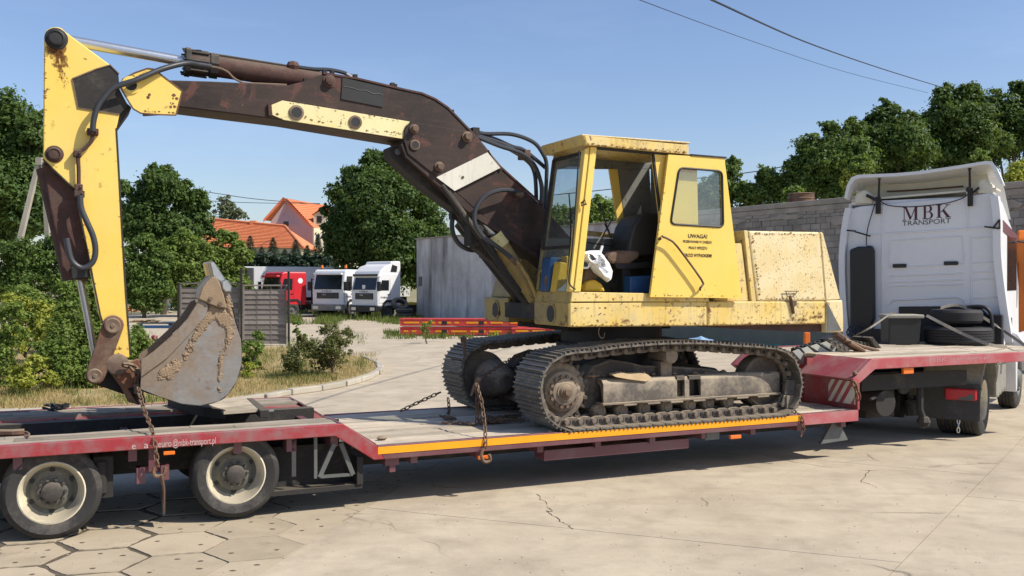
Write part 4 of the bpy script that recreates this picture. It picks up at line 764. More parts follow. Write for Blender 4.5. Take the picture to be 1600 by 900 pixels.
# ------------------------------------------------------------------ red steel ramps
RF = Frame(WY(625, 440, 39).x, 39.0, -3)
def ramp(label, u0, u1, v, z, h=.26):
    t = thing('steel_ramp', label, 'ramp', RF, (u0, v, z)); m = MB(); m.box((u0, v, z), (u1, v+.09, z+h)); m.box((u0, v+.8, z), (u1, v+.89, z+h)); m.box((u0, v+.092, z+h-.04), (u1, v+.798, z+h-.002))
    m.box((u0-.03, v-.02, z+h), (u1+.03, v+.92, z+h+.03)); part(t, 'frame', m, M['redsteel'])
    m = MB(); k = u0+.15; r_ = random.Random(int(u0*9+z*50))
    while k < u1-.5: w = r_.choice((.18, .5, .62)); m.box((k, v-.012, z+.10), (min(k+w, u1), v-.001, z+.17)); k += w+r_.choice((.15, .3))
    part(t, 'reflective_strip', m, M['stripe'])
    for k in (u0+1.7, u0+3.2): m = MB(); m.box((k, v-.014, z+.06), (k+.22, v-.0005, z+.19)); part(t, 'pocket', m, M['black'])
ramp('red steel loading ramp lying at the bottom of the stack by the grey wall', 0, 5.2, 0, .05); ramp('red steel loading ramp lying on top of the stack by the grey wall', -.0, 5.0, .02, .40)
ramp('shorter bright red steel ramp lying right of the stack under the digger body', 4.6, 6.9, -.9, .12, .2)
m = MB(); q = RF.w((5.35, -.3, .55)); m.box((5.3, -.22, .3), (5.75, .3, .68)); solo('pink_plastic_can', 'pale pink box wedged at the right end of the red ramp stack', 'box', RF, (5.3, -.2, .3), m, M['petal'], bevel=.03)
m = MB(); m.box((0.2, .1, 0), (.4, .8, .048)); m.box((4.4, .1, 0), (4.6, .8, .048)); solo('timber_bearer', 'timber bearers under the stack of red ramps', 'timber', RF, (.2, .1, 0), m, M['oldboard'])
# ================================================================== LOW-LOADER TRAILER
ZR, ZL, ZG, WT = .845, .612, 1.235, 2.4
tr = thing('low_loader_trailer', 'dusty red low-loader trailer with wooden deck carrying the yellow excavator', 'trailer', T, (0, 0, 0))
pz = lambda x, y: (T.V(x, y, 0).x, T.V(x, y, 0).z)
m = MB(); m.prism([(-1.7, ZR), (2.50, ZR), (2.83, ZL), (2.90, .478), (2.80, .478), (2.42, .735), (-1.7, .735)], 0, .07); part(tr, 'rear_side_beam', m, M['red'], bevel=.006)
m = MB(); m.prism([(2.833, ZL), (8.99, ZL), (8.99, .475), (2.903, .475)], .004, .07); lb = part(tr, 'low_side_beam', m, M['maroon'], bevel=.005)
m = MB(); m.box((2.838, -.002, .530), (8.08, .0035, .600)); part(lb, 'orange_strip', m, M['stripe'])
m = MB(); m.box((8.09, -.003, .478), (8.995, .0035, .611)); part(lb, 'red_end_section', m, M['pink'])
g0, g1, g2_, g3 = pz(1332, 592), pz(1364, 562), pz(1341, 600), pz(1370, 576)
m = MB(); m.prism([(8.905, .995), (9.22, ZG), (13.2, ZG), (13.2, ZG-.13), (9.28, ZG-.13), (9.0, .93)], 0, .07); part(tr, 'gooseneck_side_beam', m, M['pink'], bevel=.005)
m = MB(); m.prism([(-1.7, ZR), (2.50, ZR), (2.83, ZL), (2.90, .478), (2.80, .478), (2.42, .735), (-1.7, .735)], WT-.07, WT); m.box((2.9, WT-.07, .475), (9, WT, ZL)); m.prism([(8.905, .995), (9.22, ZG), (13.2, ZG), (13.2, ZG-.13), (9.28, ZG-.13), (9.0, .93)], WT-.07, WT); part(tr, 'far_side_beam', m, M['red'])
# inner faces of the wheel boxes: the far one shows its red side
VN, VF = .57, 1.80
m = MB(); m.box((-1.7, VF, .68), (2.28, VF+.03, ZR-.03)); m.prism([(2.28, ZR-.03), (2.46, ZR-.03), (2.86, ZL), (2.72, ZL), (2.28, .70)], VF, VF+.03); part(tr, 'far_box_side', m, M['pink'])
m = MB(); m.prism([(2.47, ZR-.0), (2.50, ZR), (2.84, ZL+.012), (2.80, ZL+.008)], .071, VN); m.prism([(2.47, ZR-.0), (2.50, ZR), (2.84, ZL+.012), (2.80, ZL+.008)], VF, WT-.071); part(tr, 'rear_slope_plate', m, M['maroon'])
m = MB(); m.box((-1.7, VN-.02, .55), (2.6, VN, ZR-.03)); part(tr, 'near_box_side', m, M['dark']); m = MB(); m.box((-1.7, VN+.002, .58), (2.6, VF-.002, .60)); part(tr, 'trough_floor', m, M['dark'])
def planks(par, u0, u1, v0, v1, z, n, seed, mat='plank', th=.04, brk=2.6, name='plank'):
    r = random.Random(seed); w = (v1-v0)/n
    for i in range(n):
        u = u0
        while u < u1-.01:
            e = min(u1, u+r.uniform(brk*.6, brk*1.3)); e = u1 if u1-e < .5 else e; z_ = z+r.uniform(-.006, .003); s = 6; m = MB(); a = v0+i*w+.003; b = v0+(i+1)*w-.003; n0 = len(m.v)
            for k in range(s+1):
                x = u+.002+(e-u-.004)*k/s; j1, j2 = r.uniform(0, .004), r.uniform(0, .004); zz = z_+.004*sin(k*1.3+i)*r.random()
                m.v += [Vector((x, a+j1, zz-th)), Vector((x, b-j2, zz-th)), Vector((x, b-j2, zz)), Vector((x, a+j1, zz))]
            for k in range(s):
                for q in range(4): m.f.append([k*4+q, k*4+(q+1) % 4, k*4+4+(q+1) % 4, k*4+4+q]); m.m.append(0)
            m.f += [[0, 1, 2, 3], [s*4+3, s*4+2, s*4+1, s*4]]; m.m += [0, 0]
            part(par, name, m, M[mat]); u = e
planks(tr, -1.7, 2.47, .072, VN-.003, ZR-.006, 3, 1, 'plankdark', brk=1.6); planks(tr, -1.7, 2.47, VF+.035, WT-.075, ZR-.004, 3, 2, 'plankdark', brk=1.6)
planks(tr, 2.86, 9.0, .074, WT-.075, ZL-.006, 12, 3); planks(tr, 9.25, 13.2, .074, WT-.075, ZG-.006, 12, 4)
# near gooseneck shoulder: sloping top plate, upright face with warning board
m = MB(); m.ext([(8.90, .072, .995), (9.22, .072, ZG), (9.22, .96, ZG), (8.90, .96, .995)], (.02, 0, -.02)); m.ext([(8.90, 1.62, .995), (9.22, 1.62, ZG), (9.22, WT-.072, ZG), (8.90, WT-.072, .995)], (.02, 0, -.02)); part(tr, 'gooseneck_slope_plate', m, M['pink'], bevel=.004)
m = MB(); m.box((9.0, .012, ZL), (9.03, .96, .985)); m.box((9.0, 1.62, ZL), (9.03, WT-.02, .985)); m.box((9.03, .94, ZL), (9.3, .96, ZG-.05)); m.box((9.03, 1.62, ZL), (9.3, 1.64, ZG-.05)); m.box((9.25, .96, .45), (9.28, 1.62, ZG-.05)); part(tr, 'gooseneck_face', m, M['red'])
m = MB(); m.prism([(8.0, ZL+.004), (8.9, ZL+.38), (9.22, ZG), (9.22, .7), (8.0, ZL+.001)], 1.60, 1.615); part(tr, 'gooseneck_cheek', m, M['pink'])
m = MB(); m.box((8.985, .05, ZL+.06), (8.999, .50, ZL+.345)); wb = part(tr, 'warning_board', m, M['offwhite'])
for k in range(4):
    y0 = .05+.13*k; m = MB(); pts = []
    for (yy, zz) in ((y0+.2, 0), (y0+.265, 0), (y0+.065, .285), (y0, .285)): pts.append((yy, zz))
    pts = clip(pts, (0, 0), (1, 0)); pts = clip([tuple(p) for p in pts], (.50, 0), (.50, 1)); pts = clip([tuple(p) for p in pts], (.052, 1), (.052, 0))
    if len(pts) > 2: m.ext([(8.981, p[0], ZL+.06+p[1]) for p in pts], (.003, 0, 0)); part(wb, 'red_stripe', m, M['pink'])
pts = clip([(.05, 0), (.115, 0), (-.085, .285), (-.15, .285)], (.052, 1), (.052, 0))
m = MB(); m.ext([(8.981, p[0], ZL+.06+p[1]) for p in pts], (.003, 0, 0)); part(wb, 'red_stripe', m, M['pink'])
m = MB(); m.tube([(8.96, .02, .93), (8.96, .02, 1.02)], .018, 8); m.sphere((8.96, .02, 1.06), .032, 8); part(tr, 'lashing_pin', m, M['rust'], smooth=True)
# lettering on the side beam
def sidetext(s, px0, px1, py, size, mat, name='lettering', v=-.0015):
    a = T.V(px0, py, 0); b = T.V(px1, py, 0); m = MB(); text_mb(s, (a.x, v, a.z), (1, 0, 0), (0, 0, 1), size, b.x-a.x, m); part(tr, name, m, M[mat])
sidetext('e', 206, 212, 702, .085, 'letterpale'); sidetext('a-l', 225, 241, 700.5, .085, 'letterpale'); sidetext('euro', 247, 268, 699, .085, 'letterpale'); sidetext('@mbk-transport.pl', 270, 337, 697.5, .085, 'letterpale')
sidetext('MBK', 1452, 1480, 566, .085, 'letterfaint'); sidetext('transport.pl', 1484, 1545, 563, .06, 'letterfaint')
# understructure
m = MB(); m.box((-1.7, .62, .42), (2.6, .78, .80)); m.box((-1.7, 1.62, .42), (2.6, 1.78, .80)); m.box((2.6, .7, .30), (9.2, .86, .56)); m.box((2.6, 1.54, .30), (9.2, 1.7, .56)); part(tr, 'main_beam', m, M['dark'])
m = MB()
for k in range(9): u = 3.2+k*.7; m.box((u, .08, .40), (u+.07, WT-.08, .56))
for k in range(5): u = -1.2+k*.9; m.box((u, .1, .62), (u+.07, WT-.1, .72))
part(tr, 'cross_member', m, M['maroon'])
m = MB(); m.box((1.75, .12, .19), (2.72, .6, .235)); m.box((2.66, .1, .235), (2.72, .6, .50)); m.box((1.80, .3, .235), (2.66, .32, .62)); part(tr, 'side_locker', m, M['dark'])
m = MB(); c_ = [(T.V(x, y, .1).x, T.V(x, y, .1).z) for x, y in ((499, 745), (551, 741), (532, 692), (522, 693))]
m.tube([(c_[0][0], .1, c_[0][1]), (c_[3][0], .1, c_[3][1])], .03, 4); m.tube([(c_[1][0], .1, c_[1][1]), (c_[2][0], .1, c_[2][1])], .03, 4); m.tube([(c_[0][0], .1, c_[0][1]), (c_[1][0], .1, c_[1][1])], .02, 4); part(tr, 'wheel_chock_bracket', m, M['greymetal'])
for px, w, y1, nm, mt in ((491, .03, 748, 'bracket_plate', 'greymetal'), (456, .04, 745, 'mudguard_plate', 'flap'), (448, .09, 706, 'bracket_plate', 'maroon')):
    a = T.V(px, y1, .09); m = MB(); m.box((a.x, .09, max(.1, a.z)), (a.x+w, .12 if w < .05 else .3, .735)); part(tr, nm, m, M[mt])
m = MB(); m.box((2.93, .06, .40), (3.07, .2, .474)); m.box((2.98, .08, .33), (3.04, .16, .40)); part(tr, 'hook_bracket', m, M['maroon'])
for (x0, x1, y0, y1) in ((255, 273, 704, 711), (746, 762, 711, 718), (1140, 1157, 679, 686)):
    a = T.V(x0, y1, .03); b = T.V(x1, y0, .03); m = MB(); m.box((a.x, .01, a.z), (b.x, .05, b.z)); part(tr, 'side_marker_lamp', m, M['lampo'], bevel=.005)
a = T.V(1410, 587, .05); m = MB(); m.box((a.x, .03, 1.02), (a.x+.18, .07, 1.10)); part(tr, 'side_marker_lamp', m, M['lampo'], bevel=.005)
m = MB(); m.box((4.7, .12, .30), (6.55, .34, .40)); m.box((4.7, .11, .395), (6.55, .35, .41)); part(tr, 'under_rail', m, M['maroon']); m = MB(); m.box((6.75, .08, .38), (6.95, .3, .474)); part(tr, 'bracket_plate', m, M['greymetal'])
a = T.V(1290, 682, .2); m = MB(); m.prism([(a.x-.12, .20), (a.x+.32, .22), (a.x+.16, .47), (a.x+.08, .47)], .15, .2); part(tr, 'support_foot', m, M['greymetal'])
m = MB(); m.box((9.3, .6, 1.02), (10.6, .75, 1.1)); m.box((9.3, .3, 1.06), (10.5, 2.3, 1.1)); m.box((9.3, .9, 1.06), (13.1, 2.3, 1.1)); m.box((9.3, .3, .9), (10.0, .36, 1.02)); part(tr, 'gooseneck_frame', m, M['dark'])
m = MB(); m.cyl((9.75, .28, .62), (9.75, .7, .62), .17, seg=18); m.cyl((10.1, .3, .82), (10.1, .34, .82), .1); m.box((9.3, .25, .8), (11.2, .32, 1.0)); part(tr, 'air_tank', m, M['dark'], smooth=True)
for u in (T.V(1437, 640, .35).x-.9,): m = MB(); m.tube([(u+.9, .35, 1.0), (u+.9, .35, .5), (u+.95, .33, .35)], .05, 8); m.sphere((u+.95, .33, .33), .09, 8); m.box((u+.1, .5, .4), (u+.6, .9, .95)); part(tr, 'support_leg', m, M['dark'])
m = MB(); m.tube([(9.4, .2, .7), (10.2, .6, .72)], .02, 6); part(tr, 'hose', m, M['hose'])
# wheels
def twheel(u, v, side, R=.40, zc=None, lab=None):
    c = (u, v, zc or R-.004); s = side; rr = .262; m = MB()
    pr = [(rr-.01, .03), (rr, .012), (rr+.03, .0), (R-.05, -.012), (R-.02, .005), (R-.004, .03)]
    for k in range(4): a = .045+k*.042; pr += [(R, a), (R, a+.03), (R-.012, a+.033), (R-.012, a+.04)]
    pr += [(R, .215), (R-.02, .24), (R-.06, .25), (rr, .245)]
    m.lathe(c, [(r, h*s) for r, h in pr], 40, cap=False); w = part(tr, 'wheel', m, M['tyre'], smooth=30)
    m = MB(); m.lathe(c, [(rr+.004, .028*s), (rr+.006, .010*s), (rr-.006, .006*s), (rr-.012, .02*s), (rr-.022, .045*s), (rr-.045, .13*s), (rr-.058, .15*s)], 40, cap=False); part(w, 'rim', m, M['rim'], smooth=True)
    m = MB(); m.lathe(c, [(rr-.057, .149*s), (rr-.085, .155*s), (.145, .12*s), (.13, .115*s), (.128, .09*s), (.085, .085*s)], 30, cap=False); hb = part(w, 'wheel_disc', m, M['hubdirty'], smooth=True)
    m = MB(); m.lathe(c, [(.088, .088*s), (.083, .03*s), (.065, .018*s), (.0, .016*s)], 24, cap=False)
    for k in range(10): A = 2*pi*k/10; q = (c[0]+.108*cos(A), c[1]+.09*s, c[2]+.108*sin(A)); m.cyl(q, (q[0], q[1]-.045*s, q[2]), .014, seg=6)
    part(w, 'hub', m, M['hub'], smooth=True)
    for k in range(6): m = MB(); A = 2*pi*k/6+.5; q = (c[0]+.176*cos(A), c[1]+.138*s, c[2]+.176*sin(A)); m.cyl(q, (q[0], q[1]+.03*s, q[2]), .022, seg=10); part(w, 'hand_hole', m, M['black'])
w1 = T.V(81, 775, .10); w2 = T.V(370, 741, .10)
twheel(w1.x, .11, 1); twheel(w2.x, .11, 1, .398, .42)
for u in (w1.x-1.5, w1.x, w2.x): twheel(u, WT-.06, -1)
m = MB()
for u in (w1.x, w2.x, w1.x-1.5): m.cyl((u, .2, .41), (u, WT-.2, .41), .06)
part(tr, 'axle', m, M['dark'])
m = MB(); a = T.V(232, 715, .1); m.box((a.x, .08, .52), (a.x+.07, .16, .735)); m.box((a.x-.1, .08, .42), (a.x-.03, .2, .56)); m.box((a.x+.1, .07, .44), (a.x+.17, .17, .57)); m.box((a.x-.1, .12, .50), (a.x+.16, .18, .56)); part(tr, 'spring_hanger', m, M['maroon'])
m = MB(); m.box((a.x+.12, .12, .12), (a.x+.14, .3, .44)); part(tr, 'mudflap', m, M['flap'])
m = MB(); a = T.V(158, 735, .15); m.cyl((a.x, .2, .35), (a.x, .2, .62), .05); m.box((a.x-.06, .2, .3), (a.x+.1, .6, .66)); part(tr, 'air_bag', m, M['dark'])
# bits on the trailer
def board(label, u0, u1, v0, v1, z0, z1, mat, name='timber_board', ang=0, par=None, cat='board'):
    m = MB(); m.box((u0, v0, z0), (u1, v1, z1)); c = Vector(((u0+u1)/2, (v0+v1)/2, z0)); R_ = Matrix.Rotation(radians(ang), 3, 'Z'); m.v = [c+R_@(p-c) for p in m.v]; return solo(name, label, cat, T, c, m, M[mat], bevel=.008)
# boards that carry the bucket across the gap
q = T.Z(345, 640, ZR+.06)
bm_ = MB(); bm_.ext([T.Z(x, y, ZR+.085) for x, y in ((318, 636), (262, 622), (275, 619), (352, 640))], (0, 0, -.1)); bm_.mi = 1; bm_.cyl(T.Z(346, 643, ZR+.06), T.Z(353, 643, ZR+.06), .02, seg=10)
bm2 = MB(); bm2.ext([T.Z(x, y, ZR+.07) for x, y in ((350, 643), (410, 638), (380, 618), (318, 628))], (0, 0, -.045)); 
bm3 = MB(); bm3.ext([T.Z(x, y, ZR+.075) for x, y in ((406, 641), (420, 640), (395, 622), (385, 622))], (0, 0, -.08)); bm3.mi = 1; bm3.cyl(T.Z(418, 643, ZR+.05), T.Z(427, 642, ZR+.05), .022, seg=10)
rp_ = T.Z(345, 636, ZR); lr = thing('loading_ramp', 'short steel-edged timber ramp section lying across the rear deck under the bucket', 'ramp', T, rp_)
part(lr, 'edge_beam', bm_, [M['dark'], M['greymetal']], bevel=.005); part(lr, 'edge_beam', bm3, [M['dark'], M['greymetal']], bevel=.005)
for k in range(3):
    f0, f1 = k/3+.01, (k+1)/3-.01; a_, b_2, c_2, d_ = [T.Z(x, y, ZR+.07) for x, y in ((350, 643), (408, 639), (380, 618), (318, 628))]
    m = MB(); m.ext([a_.lerp(d_, f0), b_2.lerp(c_2, f0), b_2.lerp(c_2, f1), a_.lerp(d_, f1)], (0, 0, -.03)); part(lr, 'plank', m, M['plank'])
m = MB(); m.ext([T.Z(x, y, ZR+.03) for x, y in ((350, 647), (412, 641), (410, 636), (348, 641))], (0, 0, -.03)); part(lr, 'cross_bar', m, M['dark'])
m = MB(); P_ = [T.Z(x, y, ZR+.02) for x, y in ((-20, 677), (0, 676), (20, 676), (38, 675))]; m.tube(P_, .03, 6); P_ = [T.Z(x, y, ZR+.02) for x, y in ((36, 675), (42, 675), (46, 678), (44, 682), (38, 682))]; m.tube(P_, .008, 6)
solo('strap_hook', 'dark strap end with a rusty hook lying on the rear deck at the left edge', 'hook', T, P_[0], m, M['rust'])
m = MB(); a = T.Z(85, 641, ZR); r_ = random.Random(2)
for k in range(14): m.tube([a+Vector((r_.uniform(-.1, .12), r_.uniform(-.1, .1), r_.uniform(.0, .05))), a+Vector((r_.uniform(-.12, .14), r_.uniform(-.1, .1), r_.uniform(.02, .07)))], .014, 5)
solo('crumpled_webbing', 'dark crumpled webbing strap lying on the far rear deck', 'strap', T, a, m, M['black'])
for (px, py, z, sz, lb, mt) in ((272, 622, ZR+.0, .06, 'small pale stone on the far rear deck under the bucket', 'kerb'), (167, 647, ZR, .05, 'small pale scrap on the inner edge of the far rear deck', 'kerb'), (597, 687, ZL, .06, 'flat brown stone at the left end of the low deck', 'pin'), (207, 629, ZR, .05, 'pale chip beside the bucket ear on the far rear deck', 'kerb')):
    a = T.Z(px, py, z); m = MB(); m.sphere(a+Vector((0, 0, sz*.3)), (sz, sz*.7, sz*.35), 8); solo('stone_chip', lb, 'stone', T, a, m, M[mt], smooth=True)
# lashing chains
def chain(label, pts, **k): m = chain_mb(pts, **k); return solo('lashing_chain', label, 'chain', T, pts[0], m, M['chain'])
V_ = lambda x, y, v: T.V(x, y, v)
chain('rusty chain hanging from the bucket ear down over the rear side beam', [V_(216, 606, .75), V_(224, 638, .45), V_(238, 672, .12), V_(242, 690, -.03), V_(245, 720, -.03), V_(250, 738, -.03)])
m = MB(); m.tube([V_(247, 722, -.02), V_(240, 735, -.02), V_(243, 744, -.02), V_(255, 742, -.02), V_(259, 730, -.02)], .016, 6, smoothpath=4); m.tube([V_(252, 742, -.02), V_(256, 765, -.02), V_(257, 800, -.02)], [.022, .006], 6); solo('chain_hook', 'rusty hook and tail of the chain hanging below the rear side beam', 'hook', T, V_(247, 722, -.02), m, M['rust'], smooth=True)
chain('rusty chain hooked over the low deck edge beside the track', [V_(745, 600, .55), V_(752, 625, .3), V_(757, 660, .08), V_(759, 690, -.02), V_(757, 708, -.02)])
m = MB(); m.tube([V_(755, 700, -.03), V_(752, 712, -.03), V_(757, 722, -.03), V_(766, 719, -.03), V_(764, 710, -.03)], .017, 6, smoothpath=4); solo('chain_hook', 'rusty hook gripping the orange-striped edge of the low deck', 'hook', T, V_(755, 700, -.03), m, M['rust'], smooth=True)
chain('taut rusty chain running left from the far track to the low deck', [V_(688, 613, 1.9), V_(655, 628, 1.95), V_(626, 642, 2.0)])
chain('short rusty chain hanging from the left end of the far track', [V_(700, 622, 1.9), V_(702, 640, 1.9), T.Z(700, 648, ZL)])
a1 = [T.Z(x, y, ZL+.015) for x, y in ((691, 661), (720, 661), (747, 664))]; chain('rusty chain lying flat on the low deck between the tracks', a1)
chain('rusty chain hanging from the digger axle onto the deck', [V_(744, 600, 1.0), V_(746, 630, .9), T.Z(745, 662, ZL+.02)])
r_ = random.Random(12); pp = [T.Z(770+r_.uniform(-25, 50), 655+r_.uniform(-7, 6), ZL+.02+.02*r_.random()) for _ in range(20)]; chain('tangled heap of dark chain on the deck beside the near track', pp)
pp = [T.Z(x, y, ZL+.015) for x, y in ((688, 650), (700, 652), (712, 654), (700, 655), (690, 653))]; chain('small loop of chain on the deck below the far track', pp)
chain('rusty chain draped across the digger axle between the tracks', [V_(752, 590, 1.2), V_(775, 575, 1.4), V_(800, 560, 1.6), V_(825, 550, 1.8)])
chain('chain over the deck edge in front of the right end of the track', [T.Z(1232, 642, ZL+.02), T.Z(1245, 644, ZL+.02), V_(1252, 650, -.02), V_(1256, 665, -.02), V_(1253, 680, -.02), V_(1249, 683, -.02)])
chain('bright chain hanging beside the red and white warning board', [V_(1334, 597, -.02), V_(1340, 612, -.03), V_(1341, 632, -.03)], pitch=.075, bar=.014, w=.028)
m = MB(); m.tube([V_(724, 532, 1.95), V_(727, 560, 1.9), V_(722, 575, 1.9)], .02, 6); m.sphere(V_(724, 530, 1.95), .045, 6); solo('tension_hook', 'rusty hook clasped over the top of the far track', 'hook', T, V_(724, 532, 1.95), m, M['rust'])
m = MB(); m.tube([V_(736, 618, .9), V_(742, 603, .85), V_(748, 592, .8)], [.012, .03], 8); solo('load_binder', 'pale-tipped load binder lever leaning between the tracks', 'load binder', T, V_(736, 618, .9), m, M['pin'])
# ------------------------------------------------------------------ things on the gooseneck
KZ = ZG
def lie_tyre(px, py, z, R, h, lb):
    c = T.Z(px, py, z); m = MB(); pr = [(R*.56, .02), (R*.62, .0), (R*.93, .01), (R, .05)]
    for k in range(4): a = .055+k*(h-.11)/4; pr += [(R, a), (R, a+.03), (R-.012, a+.034), (R-.012, a+.044)]
    pr += [(R, h-.05), (R*.93, h-.01), (R*.62, h), (R*.56, h-.02)]
    pr.append((R*.5, h*.5)); pr.append((R*.56, .02)); m.lathe(c, pr, 36, (0, 0, 1), cap=False); return solo('loose_lorry_tyre', lb, 'tyre', T, c, m, M['tyreblack'], smooth=30), c
st1, c1 = lie_tyre(1496, 537, KZ, .50, .27, 'large spare tyre lying flat on the gooseneck, under the smaller one')
m = MB(); c2 = T.V(1494, 505, c1.y+.02); st2, c2b = lie_tyre(1494, 505, c2.z, .38, .22, 'smaller spare tyre lying on top of the large one behind the tractor cab')
bx = [T.Z(x, y, KZ) for x, y in ((1389, 538), (1440, 538))]; t = thing('plastic_crate', 'black plastic tool box with a lid beside the spare tyres', 'box', T, bx[0]); hb = T.V(1400, 492, bx[0].y).z-KZ
m = MB(); a, b = bx[0], bx[1]; wv = (b-a); pv_ = Vector((-wv.y, wv.x, 0)).normalized()*.36
m.loft([a+Vector((.02, .02, 0)), b+Vector((-.02, .02, 0)), b+pv_*.95, a+pv_*.95], [a+Vector((0, 0, hb-.05)), b+Vector((0, 0, hb-.05)), b+pv_+Vector((0, 0, hb-.05)), a+pv_+Vector((0, 0, hb-.05))]); part(t, 'body', m, M['plastic'], bevel=.02)
m = MB(); e = (b-a).normalized()*.03; f_2 = pv_.normalized()*.03; m.ext([a-e-f_2+Vector((0, 0, hb-.05)), b+e-f_2+Vector((0, 0, hb-.05)), b+e+pv_+f_2+Vector((0, 0, hb-.05)), a-e+pv_+f_2+Vector((0, 0, hb-.05))], (0, 0, .055)); part(t, 'lid', m, M['greyplastic'], bevel=.012)
def strap(label, pts, w=.045):
    P = catmull([Vector(p) for p in pts], 5); m = MB(); A_1 = []
    for i, p in enumerate(P):
        d = (P[min(i+1, len(P)-1)]-P[max(0, i-1)]).normalized(); n = d.cross(Vector((0, 1, .3))).normalized()*w/2; A_1.append((p-n, p+n))
    for i in range(len(P)-1): m.add([A_1[i][0], A_1[i][1], A_1[i+1][1], A_1[i+1][0]]+[q+Vector((0, .004, .001)) for q in (A_1[i][0], A_1[i][1], A_1[i+1][1], A_1[i+1][0])], [(0, 1, 2, 3), (7, 6, 5, 4), (0, 4, 5, 1), (2, 6, 7, 3), (1, 5, 6, 2), (0, 3, 7, 4)])
    return solo('ratchet_strap', label, 'strap', T, P[0], m, M['webbing'])
yb = c1.y
strap('light webbing strap running from the top tyre down to the deck at right', [V_(1470, 481, yb), V_(1498, 477, yb), V_(1530, 492, yb-.2), V_(1570, 518, yb-.5), V_(1602, 540, .1)])
strap('webbing strap from the black box lid across the tyres to the deck edge', [V_(1448, 493, yb-.1), V_(1475, 507, yb-.35), V_(1510, 524, yb-.6), V_(1545, 538, .3), T.Z(1573, 543, KZ+.01)])
strap('webbing strap pulled left from the black box towards the air tanks', [V_(1335, 525, 1.7), V_(1360, 512, 1.5), V_(1388, 493, yb), V_(1398, 489, yb)], .03)
# spare track: grouser pads leaning on the gooseneck step, links up
tk = thing('spare_track', 'folded length of spare track with grey pads and black links leaning on the gooseneck step', 'track', T, T.V(1262, 575, 1.3))
def qpad(ps, v, depth, mat, name, th=.03):
    m = MB(); P = [T.V(x, y, v) for x, y in ps]; m.ext(P, (.01, depth, -.02)); part(tk, name, m, M[mat], bevel=.004)
for (x0, y0, x1, y1, w) in ((1243, 547, 1261, 571, 9), (1257, 543, 1276, 566, 9), (1271, 539, 1292, 556, 9), (1286, 535, 1306, 551, 9)):
    qpad([(x0-5, y0+2), (x0+w-4, y0-2), (x1+w, y1-4), (x1-3, y1)], 1.25, .06, 'padgrey', 'track_pad'); qpad([(x0+w-4, y0-3), (x0+w+3, y0-5), (x1+w+5, y1-6), (x1+w, y1-4)], 1.26, .14, 'black', 'grouser')
r_ = random.Random(31)
for k in range(11):
    x = 1240+k*6.5; y = 547-k*1.9; m = MB(); a = T.V(x, y, 1.42); m.tube([a, a+Vector((.13, -.02, -.07)), a+Vector((.2, -.05, -.2))], .033, 6); m.sphere(a, .045, 6); part(tk, 'track_link', m, M['black'])
for i in range(4):
    for j in range(3):
        a = T.V(1296+i*8+j*2, 531+i*6+j*5-i*1.5, 1.30-.02*j); m = MB(); m.box(a+Vector((-.028, -.03, -.022)), a+Vector((.028, .03, .022))); part(tk, 'link_pin', m, M['shoe'])
m = MB(); m.ext([T.V(x, y, 1.36) for x, y in ((1286, 530), (1304, 524), (1345, 549), (1322, 553))], (0, .12, 0)); part(tk, 'link_plate', m, M['black'])
t2 = thing('spare_track', 'short stack of upright brown track pads behind the rusty pipes on the gooseneck', 'track', T, T.V(1335, 548, 1.6))
for k in range(7):
    a = T.V(1322+k*5.6, 540+k*.8, 1.62); m = MB(); m.box(a+Vector((-.012, -.1, -.1)), a+Vector((.014, .12, .09))); m.box(a+Vector((-.03, -.1, .06)), a+Vector((.014, .12, .09))); part(t2, 'track_pad', m, M['shoe'])
m = MB(); m.ext([T.V(x, y, 1.45) for x, y in ((1358, 528), (1364, 526), (1379, 545), (1372, 549))], (0, .35, 0)); part(t2, 'end_pad', m, M['dark'], bevel=.01)
for (pts, v, r, lb, mt) in ((((1305, 521), (1322, 533), (1345, 549)), 1.1, .05, 'dark brown steel bar lying over the spare track', 'brownred'), (((1320, 531), (1345, 541), (1372, 548)), 1.05, .026, 'rusty pipe slanting across the gooseneck beside the spare track', 'rust'), (((1328, 536), (1340, 543), (1350, 549)), 1.0, .03, 'short rusty pipe end beside the longer slanting pipe', 'rust')):
    m = MB(); m.tube([T.V(x, y, v) for x, y in pts], r, 8); solo('steel_bar', lb, 'bar', T, T.V(*pts[0], v), m, M[mt], smooth=True)
# ================================================================== EXCAVATOR
ex = thing('tracked_excavator', 'weathered yellow tracked excavator with brown boom, loaded on the red trailer', 'excavator', T, (6.4, 1.25, ZL))
def P(name, mb, mat, **k): return part(ex, name, mb, M[mat] if isinstance(mat, str) else mat, **k)
# ---- tracks
tp = [(892, 549.6), (930, 545.5), (969, 540), (1005, 536.5), (1040, 534), (1075, 533.5), (1110, 534), (1150, 537), (1193, 540), (1222, 545), (1241, 557), (1251, 577), (1255, 597), (1253, 617), (1246, 634), (1230, 649), (1190, 654), (1080, 662.5), (980, 669.5), (900, 674.5), (881, 672.5), (864, 663), (852, 648), (845.5, 627), (843.5, 605), (851, 578), (868, 560)]
TV0, SW = -.015, .64
TP = [Vector((T.V(x, y, TV0).x, 0, T.V(x, y, TV0).z)) for x, y in tp]
cl = catmull([TP[-1]]+TP+[TP[0], TP[1]], 8)[8:-8]
def resample(c, n):
    L_ = [0]
    for i in range(1, len(c)): L_.append(L_[-1]+(c[i]-c[i-1]).length)
    out = []; j = 1
    for k in range(n):
        d = L_[-1]*k/n
        while L_[j] < d: j += 1
        f = (d-L_[j-1])/(L_[j]-L_[j-1]); out.append((c[j-1].lerp(c[j], f), (c[j]-c[j-1]).normalized()))
    return out, L_[-1]
pts_, per = resample(cl, 48); pitch = per/48
sm_ = MB(); hp = pitch/2-.006
sm_.box((-hp, 0, -.03), (hp, SW, -.012))
